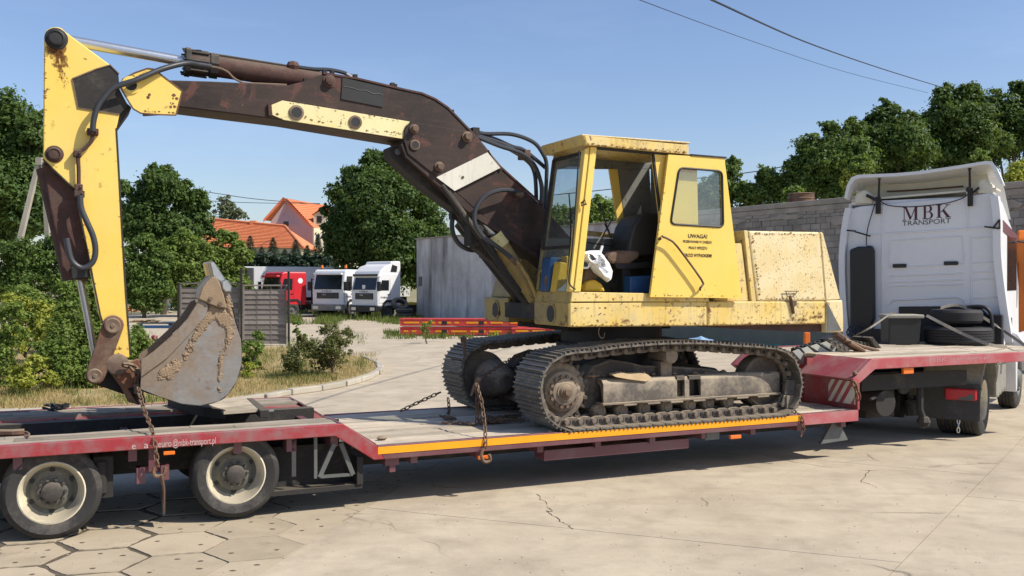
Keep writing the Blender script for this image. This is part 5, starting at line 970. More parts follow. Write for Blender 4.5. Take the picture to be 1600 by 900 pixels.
for gx in (-hp+.008, -.012, hp-.03): sm_.prism([(gx, -.012), (gx+.022, -.012), (gx+.018, .012), (gx+.004, .012)], .004, SW-.004)
sme = mesh_from('track_shoe', sm_, Vector(), M['shoe'], False)
lm = MB()
for y in (.17, .39): 
    lm.prism([(-hp-.01, -.032), (hp*.6, -.032), (hp+.02, -.06), (hp+.02, -.10), (hp*.5, -.125), (-hp*.6, -.125), (-hp-.02, -.10)], y, y+.045)
lm.cyl((hp+.005, .12, -.085), (hp+.005, .47, -.085), .028, seg=10)
for x in (-.035, .02):
    lm.mi = 1; lm.box((x, .162, -.095), (x+.03, .169, -.055)); lm.mi = 0
lme = mesh_from('track_link', lm, Vector(), [M['dustmetal'], M['black']], False)
def track(v0, du, side):
    for p, t in pts_:
        th = -atan2(t.z, t.x)
        for me, nm in ((sme, 'track_shoe'), (lme, 'track_link')):
            o = bpy.data.objects.new(nm, me); col.objects.link(o); o.parent = ex.o; o.location = Vector((p.x+du, v0, p.z))-ex.base
            o.rotation_euler = (radians(random.uniform(-.6, .6)), th, 0)
            if side: o.scale = (1, -1, 1)
track(TV0, 0, 0); track(2.52, -.12, 1)
cs = T.V(877, 611, .3); ci = T.V(1192, 596, .3)
for side, yy, du in ((1, .05, 0), (-1, 2.52, -.12)):
    s = side; V = lambda d: yy+d*s
    m = MB(); m.lathe((cs.x+du, V(.14), cs.z), [(.0, 0), (.10, 0), (.105, .012), (.145, .02), (.15, .045), (.165, .05), (.215, .07), (.245, .12), (.305, .13), (.318, .16), (.318, .2), (.29, .22), (.22, .34), (0, .36)] if s > 0 else [(.0, 0), (.318, -.02), (.318, -.2), (0, -.3)], 40, cap=False); d_ = P('sprocket', m, 'dustmetal', smooth=35)
    if s > 0:
        for k in range(14): m = MB(); A = 2*pi*k/14; q = Vector((cs.x+.165*cos(A), V(.20), cs.z+.165*sin(A))); m.cyl(q, q-Vector((0, .035, 0)), .02, seg=8); part(d_, 'bolt', m, M['pin'], smooth=True)
        m = MB(); m.lathe((cs.x, V(.08), cs.z), [(.0, 0), (.035, 0), (.04, .01), (.03, .015), (.05, .018), (.055, .03), (.07, .035), (.085, .06), (.1, .07)], 24, cap=False); part(d_, 'hub', m, M['pin'], smooth=True)
        m = MB()
        for k in range(22): A = 2*pi*k/22; m.tube([Vector((cs.x+.3*cos(A), V(.29), cs.z+.3*sin(A))), Vector((cs.x+.36*cos(A), V(.29), cs.z+.36*sin(A)))], [.035, .018], 5)
        part(d_, 'sprocket_teeth', m, M['dustdark'])
    m = MB(); m.lathe((ci.x+du, V(.16), ci.z), [(0, 0), (.12, 0), (.13, .03), (.27, .05), (.30, .03), (.325, .06), (.325, .24), (.28, .27), (0, .27)], 36, cap=False); P('idler', m, 'dustdark', smooth=35)
    # frame between the wheels, guard in front
    prof = [T.V(x, y, .3) for x, y in ((915, 640), (916, 592), (932, 572), (958, 562), (990, 567), (1010, 572), (1040, 572), (1100, 576), (1150, 583), (1180, 596), (1180, 625), (1100, 632))]
    m = MB(); m.prism([(q.x+du, q.z) for q in prof], V(.30), V(.56)); P('track_frame', m, 'dustdark', bevel=.02)
    if s > 0:
        def guard(x0, x1): 
            a = T.V(x0, 600, .2); b = T.V(x1, 600, .2); zt = T.V((x0+x1)/2, 594, .2).z; return a.x, b.x
        u0 = T.V(942, 610, .2).x; u1 = T.V(1217, 600, .2).x; zt, zb = T.V(942, 595, .2).z, T.V(942, 634, .2).z
        um = [T.V(x, 605, .2).x for x in (1057, 1069, 1076, 1094)]
        cross = lambda u: [Vector((u, .345, zt+.012)), Vector((u, .26, zt+.012)), Vector((u, .215, zt-.005)), Vector((u, .19, zt-.045)), Vector((u, .185, zb+.03)), Vector((u, .20, zb+.02)), Vector((u, .26, zt-.06)), Vector((u, .345, zt-.02))]
        m = MB()
        for a, b in ((u0, um[0]), (um[1], um[2]), (um[3], u1)):
            ca_, cb_ = cross(a), cross(b); m.loft(ca_, cb_); m.add(ca_, [tuple(range(8))]); m.add(cb_, [tuple(range(8))])
        for a, b in ((um[0], um[1]), (um[2], um[3])):
            m.box((a, .19, zt-.035), (b, .30, zt+.010)); m.box((a, .187, zb+.02), (b, .2, zb+.05)); m.box((a, .32, zb), (b, .34, zt))
        gd = P('roller_guard', m, 'guard', smooth=40)
        m = MB(); m.box((u0-.02, .165, zb+.005), (u1+.01, .33, zb+.03)); 
        for k in range(7): m.box((u0+.25+k*.31, .16, zb-.015), (u0+.42+k*.31, .3, zb+.004))
        part(gd, 'guard_lip', m, M['dustmetal'], bevel=.004)
        m = MB(); m.box((u1-.004, .2, zb+.0), (u1+.004, .5, zt)); m.box((u1+.02, .08, zb-.16), (u1+.20, .12, zb+.0)); part(gd, 'end_plate', m, M['dustmetal'])
        m = MB(); m.ext([T.V(x, y, .10) for x, y in ((1229, 594), (1252, 594), (1253, 618), (1226, 617))], (.0, .02, 0)); m.ext([T.V(x, y, .10) for x, y in ((1225, 618), (1252, 619), (1241, 637), (1221, 633))], (.0, .02, 0)); P('bent_end_shoe', m, 'shoe', bevel=.006)
    for px, py in ((941, 646), (976, 645), (1011, 641), (1046, 638.5), (1083, 635), (1112, 633), (1143, 630)):
        q = T.V(px, py, .22); m = MB(); m.lathe((q.x+du, V(.20), q.z+.01), [(.0, 0), (.04, 0), (.045, .012), (.07, .015), (.082, .03), (.085, .09), (.07, .1), (.07, .3), (.085, .31), (.085, .38), (0, .39)], 22, cap=False); P('track_roller', m, 'dustmetal', smooth=35)
    q = T.V(1046, 570, .25); m = MB(); m.box((q.x-.10+du, V(.22), zt if s > 0 else 1.1), (q.x+.05+du, V(.42), T.V(1046, 566, .2).z)); m.cyl((q.x-.02+du, V(.12), T.V(1046, 556, .2).z), (q.x-.02+du, V(.5), T.V(1046, 556, .2).z), .085, seg=18); P('carrier_roller', m, 'dustmetal', smooth=35, bevel=.006)
m = MB(); q = T.V(735, 590, 2.0); m.prism([(5.0, .75), (5.2, 1.12), (5.5, 1.22), (6.2, 1.15), (7.3, 1.15), (7.6, .9), (7.4, .72)], .6, 1.95); m.lathe((cs.x, .62, cs.z), [(.19, 0), (.22, .1), (.20, .35), (.12, .5)], 18); m.lathe((cs.x-.12, 1.95, cs.z), [(.24, 0), (.24, -.1), (.18, -.35), (.1, -.5)], 18); P('car_body', m, 'dustdark', bevel=.03)
m = MB(); c_ = T.V(955, 530, 1.25); m.cyl((c_.x, 1.25, 1.1), (c_.x, 1.25, 1.72), .62, seg=36); m.cyl((c_.x, 1.25, 1.35), (c_.x, 1.25, 1.47), .68, seg=36); P('slew_ring', m, 'black', smooth=35)
m = MB(); m.tube([T.V(937, 512, .3), T.V(935, 519, .3), T.V(938, 527, .3), T.V(943, 528, .3), T.V(945, 520, .3)], .006, 5, smoothpath=4); P('loose_wire', m, 'dustmetal')
# splintered board lying on the guard
m = MB(); r_ = random.Random(6); top = [T.V(x, y, .17) for x, y in ((958, 586), (972, 583), (985, 585), (1003, 584), (1012, 585), (1018, 590), (1010, 596), (985, 593), (962, 589))]
m.ext(top, (0, .10, .01)); 
for k in range(16):
    a = T.V(965+k*3.2, 586+r_.uniform(-1, 1), .2); m.tube([a, a+Vector((r_.uniform(-.06, .06), r_.uniform(-.03, .05), r_.uniform(.0, .045)))], [.006, .001], 4)
solo('splintered_board', 'splintered pale board lying on the roller guard of the near track', 'board', T, top[0], m, M['newwood'])
m = MB(); r_ = random.Random(16)
for k in range(70):
    u = r_.uniform(5.15, 7.3); a = Vector((u, r_.uniform(.30, .5), T.V(960, 580, .35).z-.03-(u-5.1)*.02)); s = r_.uniform(.01, .04); m.sphere(a, (s*1.4, s, s*.6), 5)
solo('dried_mud', 'dried mud crumbs caked along the top of the near track frame', 'mud', T, (5.2, .35, 1.1), m, M['soil'], kind='stuff')
# ---- upper structure
HV = .05
uz = lambda x, y, v=HV: (T.V(x, y, v).x, T.V(x, y, v).z)
U0 = uz(890, 490)[0]; zb_, zt_ = uz(890, 511)[1], uz(890, 473)[1]
m = MB(); m.prism([uz(890, 511), uz(890, 473), uz(1105, 471), uz(1105, 509)], HV, .90); P('base_panel', m, 'yellow_side', bevel=.012)
m = MB(); m.prism([uz(1106, 509), uz(1106, 471), uz(1290, 471), uz(1290, 506)], HV+.003, 2.45); P('base_panel', m, 'yellow_side', bevel=.012)
m = MB(); m.prism([uz(1105, 509.5), uz(1290, 506.5), uz(1292, 519), uz(1240, 518), uz(1150, 514)], HV+.08, 2.4); P('belly_plate', m, 'brownred')
m = MB(); m.prism([uz(1291, 519.5), uz(1291, 470), uz(1316.5, 469), uz(1318, 497), uz(1318, 519)], HV-.005, 2.5); cwt = P('counterweight', m, 'yellow_hood', bevel=.012)
m = MB(); m.ext([T.V(x, y, HV-.01) for x, y in ((1292, 472), (1293, 518.5), (1315, 516))], (0, .004, 0)); part(cwt, 'bare_metal_corner', m, M['greymetal'])
m = MB(); m.prism([(U0+.02, zb_+.05), (U0+.02, zt_-.03), (7.0, zt_-.03), (7.0, zb_+.05)], .90, 1.75); m.prism([(U0+.5, 1.62), (U0+.5, 2.1), (6.9, 2.3), (6.9, 1.62)], 1.0, 2.4); P('deck_frame', m, 'dark')
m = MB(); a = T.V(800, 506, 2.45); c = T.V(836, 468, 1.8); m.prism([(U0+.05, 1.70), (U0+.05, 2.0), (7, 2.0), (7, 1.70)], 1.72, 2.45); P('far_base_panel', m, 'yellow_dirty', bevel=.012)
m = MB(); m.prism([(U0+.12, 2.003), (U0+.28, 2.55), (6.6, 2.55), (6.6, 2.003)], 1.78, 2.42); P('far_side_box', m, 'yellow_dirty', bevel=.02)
for (yy, nm) in ((.47, 'lamp_hole'), (2.08, 'lamp_hole')):
    m = MB(); m.lathe((U0+(0 if yy < 1 else .05), yy, (zb_+zt_)/2), [(.115, -.012), (.095, -.012), (.09, .03)], 24, (1, 0, 0), cap=False); m.mi = 1; m.lathe((U0+(0 if yy < 1 else .05), yy, (zb_+zt_)/2), [(.092, -.0115), (.0, -.0115)], 24, (1, 0, 0), cap=False); P(nm, m, [M['yellow_dirty'], M['black']], smooth=True)
m = MB(); m.box((U0-.006, HV+.01, zb_+.01), (U0-.001, .88, zt_-.01)); m2 = P('front_panel', m, 'yellow_dirty')
# engine hood
m = MB(); m.prism([uz(1184.5, 470.5), uz(1171, 360.5), uz(1282, 362.5), uz(1291, 470)], HV+.012, 2.4); hd = P('engine_hood', m, 'yellow_hood', bevel=.02)
m = MB(); m.prism([uz(1291.6, 470), uz(1282.8, 362.5), uz(1288, 363), uz(1315.5, 468.5)], HV+.014, 2.4); P('hood_rear_panel', m, 'yellow_hood', bevel=.015)
m = MB(); m.prism([uz(1176, 471), uz(1164, 360), uz(1170.3, 360), uz(1183.6, 471)], HV+.02, 2.35); P('hood_strip', m, 'yellow_side', bevel=.006)
m = MB(); m.prism([uz(1120, 471), uz(1120, 380), uz(1163.5, 380), uz(1175.2, 471)], HV+.05, 1.2); P('side_cover', m, 'yellow_side', bevel=.01)
m = MB(); m.prism([uz(1120, 379), uz(1120, 362), uz(1163, 361), uz(1164, 379)], HV+.4, 2.2); P('recess', m, 'brownred')
m = MB(); hnd = [T.V(x, y, .03) for x, y in ((1228, 455), (1230, 463), (1240, 463), (1246, 455))]; m.tube(hnd, .007, 5); m.tube([T.V(1226, 455, .04), T.V(1248, 455, .04)], .006, 5); part(hd, 'handle', m, M['pin'])
m = MB(); m.box(T.V(1236, 478, .03)+Vector((0, 0, 0)), T.V(1245, 470, .03)+Vector((0, .03, 0))); m.tube([T.V(1234, 462, .03), T.V(1237, 471, .03), T.V(1240, 490, .035)], .018, 6); part(hd, 'latch', m, M['rust'])
# ---- cab
nb, nt = T.V(891, 470, .05), T.V(922, 228, .05); fb_, ft = T.V(836, 470, .90), T.V(859, 244, .90)
cab = MB()
def onl(a, b, z): return a+(b-a)*((z-a.z)/(b.z-a.z))
z_s = T.V(891, 455, .05).z; z_m = T.V(895, 384, .05).z
nearl = lambda z: onl(nb, nt, z); farl = lambda z: onl(Vector((nb.x-.0, .90, nb.z)), Vector((nt.x-.0, .90, nt.z)), z)
ZT = nt.z
m = MB(); m.ext([nearl(zt_), farl(zt_), farl(z_s), nearl(z_s)], (.04, 0, 0)); P('cab_front_sill', m, 'yellow_dirty', bevel=.006)
def bars(lst, w, mat, name, seg=4):
    m = MB()
    for a, b in lst: m.tube([a, b], w, seg)
    return P(name, m, mat, bevel=.004)
m = X(T, [(889, 456), (914, 233), (921.5, 229), (895.5, 456)], HV-.01, HV+.07); P('front_pillar', m, 'yellow', bevel=.006)
m = X(T, [(897, 456), (923, 229), (933, 230), (907.5, 456)], HV-.02, HV+.06); P('door_frame_post', m, 'yellow', bevel=.006)
bars([(farl(z_s)+Vector((.02, -.03, 0)), farl(ZT)+Vector((.02, -.03, 0)))], .035, 'yellow_dirty', 'front_pillar')
wf = bars([(nearl(z_m)+Vector((0, .05, 0)), farl(z_m)+Vector((0, -.03, 0))), (nearl(ZT-.06)+Vector((0, .05, 0)), farl(ZT-.06)+Vector((0, -.03, 0))), (nearl(z_m)+Vector((-.01, .06, 0)), nearl(ZT-.06)+Vector((-.01, .06, 0))), (farl(z_m)+Vector((-.01, -.05, 0)), farl(ZT-.06)+Vector((-.01, -.05, 0)))], .026, 'dark', 'windscreen_frame')
m = MB(); m.ext([nearl(z_m)+Vector((.0, .06, 0)), farl(z_m)+Vector((.0, -.05, 0)), farl(ZT-.06)+Vector((.0, -.05, 0)), nearl(ZT-.06)+Vector((.0, .06, 0))], (.006, 0, 0)); part(wf, 'windscreen', m, M['glass'])
m = MB(); m.ext([nearl(z_s)+Vector((.0, .06, 0)), farl(z_s)+Vector((.0, -.05, 0)), farl(z_m)+Vector((.0, -.05, 0)), nearl(z_m)+Vector((.0, .06, 0))], (.006, 0, 0)); part(wf, 'lower_windscreen', m, M['glass'])
m = MB(); a = nearl(z_m+.12)+Vector((-.03, .03, 0)); m.tube([nearl(ZT-.5)+Vector((-.05, .25, 0)), nearl(z_m+.25)+Vector((-.05, .12, 0)), nearl(z_m-.1)+Vector((-.04, .08, 0)), nearl(z_s)+Vector((-.03, .06, 0))], .008, 5, smoothpath=4); P('wiper', m, 'black')
m = MB(); m.tube([T.V(905, 235, .03), T.V(902, 280, .02), T.V(898, 340, .02), T.V(893, 400, .02), T.V(889, 440, .02), T.V(899, 452, .02)], .009, 5, smoothpath=4); P('cable', m, 'black')
m = MB(); m.tube([T.V(908, 318, .02), T.V(914, 312, -.01), T.V(916, 319, -.01), T.V(908, 321, .01)], .012, 5); P('door_catch', m, 'rust')
# roof
ra, rb2 = T.V(911, 211.5, -.02), T.V(1077, 226.5, -.02); rza = T.V(920, 226, -.02).z; rf = T.V(849, 233, .95)
m = MB(); x0 = ra.x; x1 = rb2.x
top = [Vector((x0, -.02, ra.z)), Vector((x1, -.02, ra.z-.02)), Vector((x1, .95, ra.z-.02)), Vector((x0-.02, .95, ra.z-.0))]
bot = [Vector((x0+.04, -.02, rza)), Vector((x1, -.02, rza-.03)), Vector((x1, .95, rza-.03)), Vector((x0+.03, .95, rza))]
m.loft(top, bot); m.add(top, [(0, 1, 2, 3)]); m.add(bot, [(3, 2, 1, 0)]); rfn = P('cab_roof', m, 'yellow_side', bevel=.02)
m = MB(); m.box((x0-.01, -.015, ra.z-.001), (x1+.02, .945, ra.z+.014)); part(rfn, 'roof_skin', m, M['yellow_hood'], bevel=.005)
# near side: jamb and panel behind the opening
m = MB(); m.prism([uz(1020, 238), uz(1089, 243), uz(1094, 470), uz(1043, 470), uz(1031, 330)], HV, HV+.05); P('side_panel', m, 'yellow', bevel=.004)
m = MB(); m.tube([T.V(1020, 240, .06), T.V(1031, 330, .06)], .018, 4); P('door_jamb', m, 'dark')
m = MB(); m.prism([uz(891, 471.5), uz(893, 456), uz(1105, 460), uz(1108, 471)], HV-.01, HV+.06); P('cab_sill', m, 'yellow_side', bevel=.006)
m = MB(); m.prism([uz(932, 228), uz(1078, 242), uz(1078, 246), uz(932, 233)], HV-.005, HV+.04); P('door_rail', m, 'black')
# floor, back and far walls
uB = uz(1087, 350)[0]
m = MB(); m.box((nb.x+.05, .1, z_s-.10), (uB-.02, .88, z_s-.06)); P('cab_floor', m, 'dark')
m = MB(); m.box((uB-.06, .1, z_s-.06), (uB-.02, .88, rza-.04)); P('cab_rear_wall', m, 'interior')
FVv = .88; fz_ = lambda x, y: (T.V(x, y, FVv).x, T.V(x, y, FVv).z)
def far(pl, mat, name): m = MB(); m.prism([fz_(*p) for p in pl], FVv, FVv+.03); return P(name, m, mat, bevel=.003)
far([(868, 236), (1046, 247), (1046, 264), (864, 264)], 'interior', 'far_wall_header')
far([(848, 372), (1046, 374), (1046, 462), (838, 462)], 'interior', 'far_wall_lower')
far([(952, 264.3), (965, 264.3), (979, 373), (969, 372)], 'yellow', 'far_pillar')
far([(965.5, 264.3), (1015, 264.3), (1019, 336), (1046, 336), (1046, 373.5), (980, 373)], 'interior', 'far_wall_panel')
far([(1028, 264.3), (1046, 264.3), (1046, 335.5), (1030, 335.5)], 'interior', 'far_wall_panel')
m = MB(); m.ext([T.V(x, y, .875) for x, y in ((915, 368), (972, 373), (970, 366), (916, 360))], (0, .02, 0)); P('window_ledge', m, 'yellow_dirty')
m = MB(); m.ext([T.V(x, y, .86) for x, y in ((1002, 320), (983, 362), (1003, 345))], (0, .005, 0)); P('pale_flap', m, 'cream')  # cream triangle set just in front of the far cab wall
# sliding door
DV = -.02
dz = lambda x, y: T.V(x, y, DV)
outer = [(1044.5, 241.5), (1132, 247), (1159, 466), (1016, 464)]
def rrect(c, r, n=4):                       # rounded corners for a polygon given in the picture
    out = []; k = len(c)
    for i in range(k):
        p0, p, p1 = (Vector(c[i-1]), Vector(c[i]), Vector(c[(i+1) % k])); a = p+(p0-p).normalized()*r; b = p+(p1-p).normalized()*r
        for j in range(n+1): t = j/n; out.append(tuple((1-t)**2*a+2*t*(1-t)*p+t*t*b))
    return out
inn = rrect([(1061, 262), (1128, 267.5), (1130, 355), (1047.5, 350)], 8)
m = MB(); O = [dz(*p) for p in outer]; I = [dz(*p) for p in inn]; n0 = len(I)
ov = [Vector(v) for v in O+I]; th = Vector((0, .035, 0)); q = n0//4
fs = []
for c in range(4):
    idx = [4+(c*q+j) % n0 for j in range(q)]
    for j in range(q-1): fs.append((c, idx[j], idx[j+1]))
    fs.append((c, idx[-1], 4+((c+1)*q) % n0, (c+1) % 4))
m.add(ov, fs); m.add([v+th for v in ov], fs); m.loft(O, [p+th for p in O]); m.loft(I, [p+th for p in I]); dr = P('sliding_door', m, 'yellow')
m = MB(); m.tube([p+Vector((0, -.002, 0)) for p in I+[I[0]]], .013, 6, False); part(dr, 'window_seal', m, M['black'], smooth=True)
m = MB(); m.ext([p+Vector((0, .012, 0)) for p in I], (0, .005, 0)); part(dr, 'window', m, M['glassclear'])
m = MB(); hp_ = [T.V(x, y, -.09) for x, y in ((1036, 370), (1045, 374), (1058, 385), (1096, 437), (1097, 446), (1094, 450))]; m.tube([T.V(1035, 369, -.03)]+hp_+[T.V(1094, 453, -.03)], .0125, 8, smoothpath=3); part(dr, 'grab_handle', m, M['rust'], smooth=True)
m = MB(); m.sphere(T.V(1031, 373, -.03), .02, 8); part(dr, 'rivet', m, M['rust'])
lt = MB()
def dtext(s, x0, x1, y, h, cond=1):
    a = dz(x0, y); b = dz(x1, y); text_mb(s, (a.x, DV-.003, a.z), (1, 0, -.01), (0, 0, 1), h, b.x-a.x, lt, 1, .022)
dtext('UWAGA!', 1075, 1105, 371.5, .062); text_w = [('PRZEBYWANIE W ZASIĘGU', 1067, 1112, 379, .04), ('PRACY SPRZĘTU', 1076, 1105, 389, .042), ('GROZI WYPADKIEM!', 1068, 1112, 401, .052)]
for a in text_w: dtext(*a)
part(dr, 'warning_lettering', lt, M['letterblack'])
m = MB(); m.prism([uz(1078, 241, .0), uz(1133, 245.5, 0), uz(1133, 248, 0), uz(1078, 244, 0)], -.03, .3); P('rear_roof_edge', m, 'dark')
m = MB(); m.box((uB-.02, .1, z_s), (uz(1131, 350)[0], .12, z_s+.02)); P('door_track', m, 'dark')
# seat and controls
sb = [T.V(x, y, .35) for x, y in ((981, 399), (984, 375), (990, 352), (1000, 338), (1012, 333), (1034, 333), (1036, 400))]
m = MB(); m.ext(sb, (0, .42, 0)); st = P('seat_back', m, 'seat', bevel=.03)
m = MB(); m.ext([T.V(x, y, .33) for x, y in ((948, 404), (953, 396), (968, 391), (1000, 392), (1000, 402), (985, 412), (955, 412))], (0, .45, 0)); P('seat_cushion', m, 'cushion', bevel=.03)
m = MB(); m.ext([T.V(x, y, .35) for x, y in ((960, 412), (1030, 408), (1030, 418), (965, 420))], (0, .4, 0)); m.box(T.V(972, 458, .4), T.V(985, 420, .4)+Vector((0, .1, 0))); m.box(T.V(1010, 458, .4), T.V(1020, 420, .4)+Vector((0, .1, 0))); P('seat_base', m, 'black')
m = MB(); m.tube([T.V(962, 400, .7), T.V(955, 372, .7), T.V(940, 330, .72), T.V(937, 321, .72)], .009, 5, smoothpath=4); m.sphere(T.V(937, 320, .72), .025, 8); P('control_lever', m, 'black', smooth=True)
m = MB(); m.tube([T.V(936, 400, .2), T.V(941, 384, .2)], .016, 6); m.mi = 1; m.tube([T.V(941, 384, .2), T.V(942.5, 376, .2)], .01, 6); m.sphere(T.V(943, 374, .2), .02, 8); P('control_lever', m, [M['bagwhite'], M['black']], smooth=True)
for (a, b) in (((905, 377), (960, 385)), ((940, 372), (958, 340)), ((955, 372), (945, 350)), ((975, 372), (985, 350))): m = MB(); m.tube([T.V(*a, .75), T.V(*b, .75)], .008, 5); P('linkage_rod', m, 'black')
m = MB(); m.ext([T.V(x, y, .25) for x, y in ((985, 432), (1035, 430), (1035, 458), (985, 458))], (0, .3, 0)); P('battery_box', m, 'blue', bevel=.01)
m = MB(); m.ext([T.V(x, y, .55) for x, y in ((860, 402), (885, 403), (880, 456), (856, 456))], (0, .2, 0)); solo('tool_box', 'blue metal box behind the lower front glass of the digger cab', 'box', T, T.V(860, 456, .55), m, M['blue'], bevel=.01)
m = MB(); m.ext([T.V(x, y, .4) for x, y in ((875, 409), (887, 411), (884, 400), (889, 400), (886, 456), (868, 456))], (0, .14, 0)); solo('oil_can', 'yellow can standing in front of the blue box in the digger cab', 'can', T, T.V(868, 456, .4), m, M['yellowplain'], bevel=.01)
m = MB(); m.ext([T.V(x, y, .2) for x, y in ((912, 456), (917, 440), (930, 436), (941, 443), (948, 456))], (0, .2, 0)); solo('yellow_bag', 'yellow sack lying on the cab floor under the white plastic bag', 'sack', T, T.V(912, 456, .2), m, M['yellowplain'], bevel=.03)
m = MB(); m.ext([T.V(x, y, .25) for x, y in ((909, 446), (914, 425), (922, 416), (934, 420), (940, 432), (925, 440))], (0, .2, 0)); solo('brown_rag', 'brown crumpled jacket stuffed behind the white plastic bag in the cab', 'rag', T, T.V(912, 446, .25), m, M['cushion'], bevel=.04)
m = MB(); m.sphere(T.V(855, 438, .6), (.04, .04, .06), 8); m.cyl(T.V(853, 455, .6), T.V(855, 440, .6), .012); solo('dusting_brush', 'small pale round brush standing behind the lower front glass', 'brush', T, T.V(853, 455, .6), m, M['pin'], smooth=True)
# white carrier bag hung on the lever
r_ = random.Random(5); oc = [(911, 395), (921, 393), (938, 393), (945, 400), (951, 411), (955, 423), (956, 436), (951, 440), (942, 433), (932, 426), (925, 416), (921, 410), (914, 408), (909, 401)]
m = MB(); A_ = [T.V(x, y, .14) for x, y in oc]; cN = sum(A_, Vector())/len(A_); rings = [(1, .0), (.85, -.05), (.5, -.075), (.15, -.06)]
for i, (f, d) in enumerate(rings):
    m.v += [cN.lerp(p, f)+Vector((r_.uniform(-.014, .014), d+r_.uniform(-.03, .03), r_.uniform(-.014, .014))) for p in A_]
n_a = len(A_)
for i in range(3):
    for k in range(n_a): m.f.append([i*n_a+k, i*n_a+(k+1) % n_a, (i+1)*n_a+(k+1) % n_a, (i+1)*n_a+k]); m.m.append(0)
m.f.append([3*n_a+k for k in range(n_a)]); m.m.append(0); m.ext([p+Vector((0, .01, 0)) for p in A_], (0, .05, 0))
m.tube([T.V(911, 398, .12), T.V(906, 410, .12), T.V(908, 417, .12), T.V(918, 418, .12), T.V(922, 410, .12)], .012, 5, smoothpath=3); m.tube([T.V(921, 395, .08), T.V(919, 402, .06), T.V(925, 409, .06), T.V(931, 403, .07)], .011, 5, smoothpath=3)
m.mi = 1; m.add([T.V(x, y, .055) for x, y in ((920, 396), (926, 398), (932, 405), (926, 408))], [(0, 1, 2, 3)]); m.add([T.V(x, y, .10) for x, y in ((910, 412), (919, 411), (916, 416), (909, 416))], [(0, 1, 2, 3)]); m.mi = 2
for k in range(4): m.tube([T.V(934+k*1.3, 398+k*2.6, .06), T.V(939+k*1.4, 400+k*2.6, .058)], .005, 4)
solo('plastic_bag', 'white plastic carrier bag hanging from a lever in the open cab doorway', 'bag', T, A_[0], m, [M['bagwhite'], M['plastic'], M['lettergrey']], smooth=18)
# ---- boom
BV, BW = 1.05, .46
def bp(pl, v0, v1, name, mat, bevel=.008, smooth=False): m = MB(); m.ext([T.V(x, y, v0) for x, y in pl], (0, v1-v0, 0)); return P(name, m, mat, bevel=bevel, smooth=smooth)
upper = [(262, 125), (330, 127), (384, 129.5), (450, 133), (475, 127), (505, 115.5), (525, 116.5), (560, 124.5), (635, 142), (659, 147), (680, 156), (700, 169.5), (742, 213), (781, 261), (848, 322), (900, 380), (880, 430), (841, 400), (790, 366), (746, 331), (710, 299), (637, 239), (630, 219), (444, 188), (278, 167), (256, 166)]
bm = bp(upper, BV, BV+BW, 'boom', 'boom', .012)
m = MB()
edge = [(505, 115), (560, 124), (635, 141.5), (659, 146.5), (680, 155.5), (700, 169), (742, 212.5), (781, 260.5), (848, 321)]
for i in range(len(edge)-1):
    a, b = T.V(*edge[i], BV), T.V(*edge[i+1], BV); m.tube([a+Vector((0, .0, .006)), b+Vector((0, .0, .006))], .014, 4)
part(bm, 'edge_weld', m, M['brownred'])
s1 = bp([(424, 164), (441, 157), (640.5, 190), (633, 203), (629.7, 217), (444, 187.5), (425, 179.5)], BV-.012, BV, 'pale_side_plate', 'cream_yellow', .003)
def ring(px, py, v, r0, r1, par, mat1, mat2, nm='pin_boss', d=.03):
    q = T.V(px, py, v); m = MB(); m.lathe(q, [(r0, -d), (r0, .01)], 20); m.lathe(q, [(r0, -d-.001), (r1, -d-.006), (r1, -d+.0)], 20, cap=False); m.mi = 1; m.lathe(q, [(r1, -d-.003), (0, -d-.003)], 20, cap=False); return part(par, nm, m, [M[mat1], M[mat2]], smooth=30)
ring(463, 176, BV-.012, .078, .055, s1, 'pin', 'black', 'pin_hole', .012); ring(555, 191, BV-.012, .072, .05, s1, 'pin', 'black', 'pin_hole', .012)
m = MB(); m.ext([T.V(x, y, BV-.03) for x, y in ((419, 162), (424, 163), (426, 181), (420, 180))], (0, .1, 0)); P('plate_end_lug', m, 'brownred')
sp_ = bp([(632, 203), (635, 196), (641, 191.7), (650, 191), (720, 203.5), (735, 205), (744, 213.5), (781.5, 261.5), (710.5, 298.5), (637, 240), (631, 220)], BV-.035, BV-.001, 'boom_link_plate', 'boom', .006)
wbn = bp([(682, 277), (761.6, 238), (781.6, 262.3), (710.5, 298.3)], BV-.040, BV-.0355, 'white_band', 'offwhite', 0)
bp([(764, 234), (781.6, 262.3), (784, 266), (766, 238)], BV-.03, BV+BW+.01, 'white_band_top', 'offwhite', 0)
for (x, y, r) in ((646.7, 201.5, .052), (729.5, 214, .062), (686, 260.5, .055)):
    q = T.V(x, y, BV-.035); m = MB(); m.lathe(q, [(r, .01), (r, -.015), (r*.72, -.018), (r*.70, -.06), (r*.6, -.068), (0, -.068)], 18, cap=False); part(sp_, 'pin', m, M['pin'], smooth=30)
ring(648, 226.6, BV-.035, .058, .04, sp_, 'pin', 'black', 'pin_hole', .015)
q = T.V(514.7, 126.5, BV); m = MB(); m.lathe(q, [(.07, .0), (.07, -.012), (.05, -.014), (.05, -.05), (.04, -.055), (0, -.055)], 18, cap=False); P('cylinder_pin', m, 'brownred', smooth=30)
m = MB(); m.lathe(T.V(686.5, 260+40, BV-.04), [(.0, -.003), (.008, -.003)], 8, cap=False)
m = MB(); m.lathe(T.V(723, 277, BV-.0405), [(.016, 0), (.016, -.008), (0, -.008)], 10, cap=False); part(wbn, 'bolt', m, M['rust'])
np_ = bp([(535, 121), (601.5, 136.7), (598, 167.5), (533, 155)], BV-.012, BV-.0005, 'name_plate', 'black', .002)
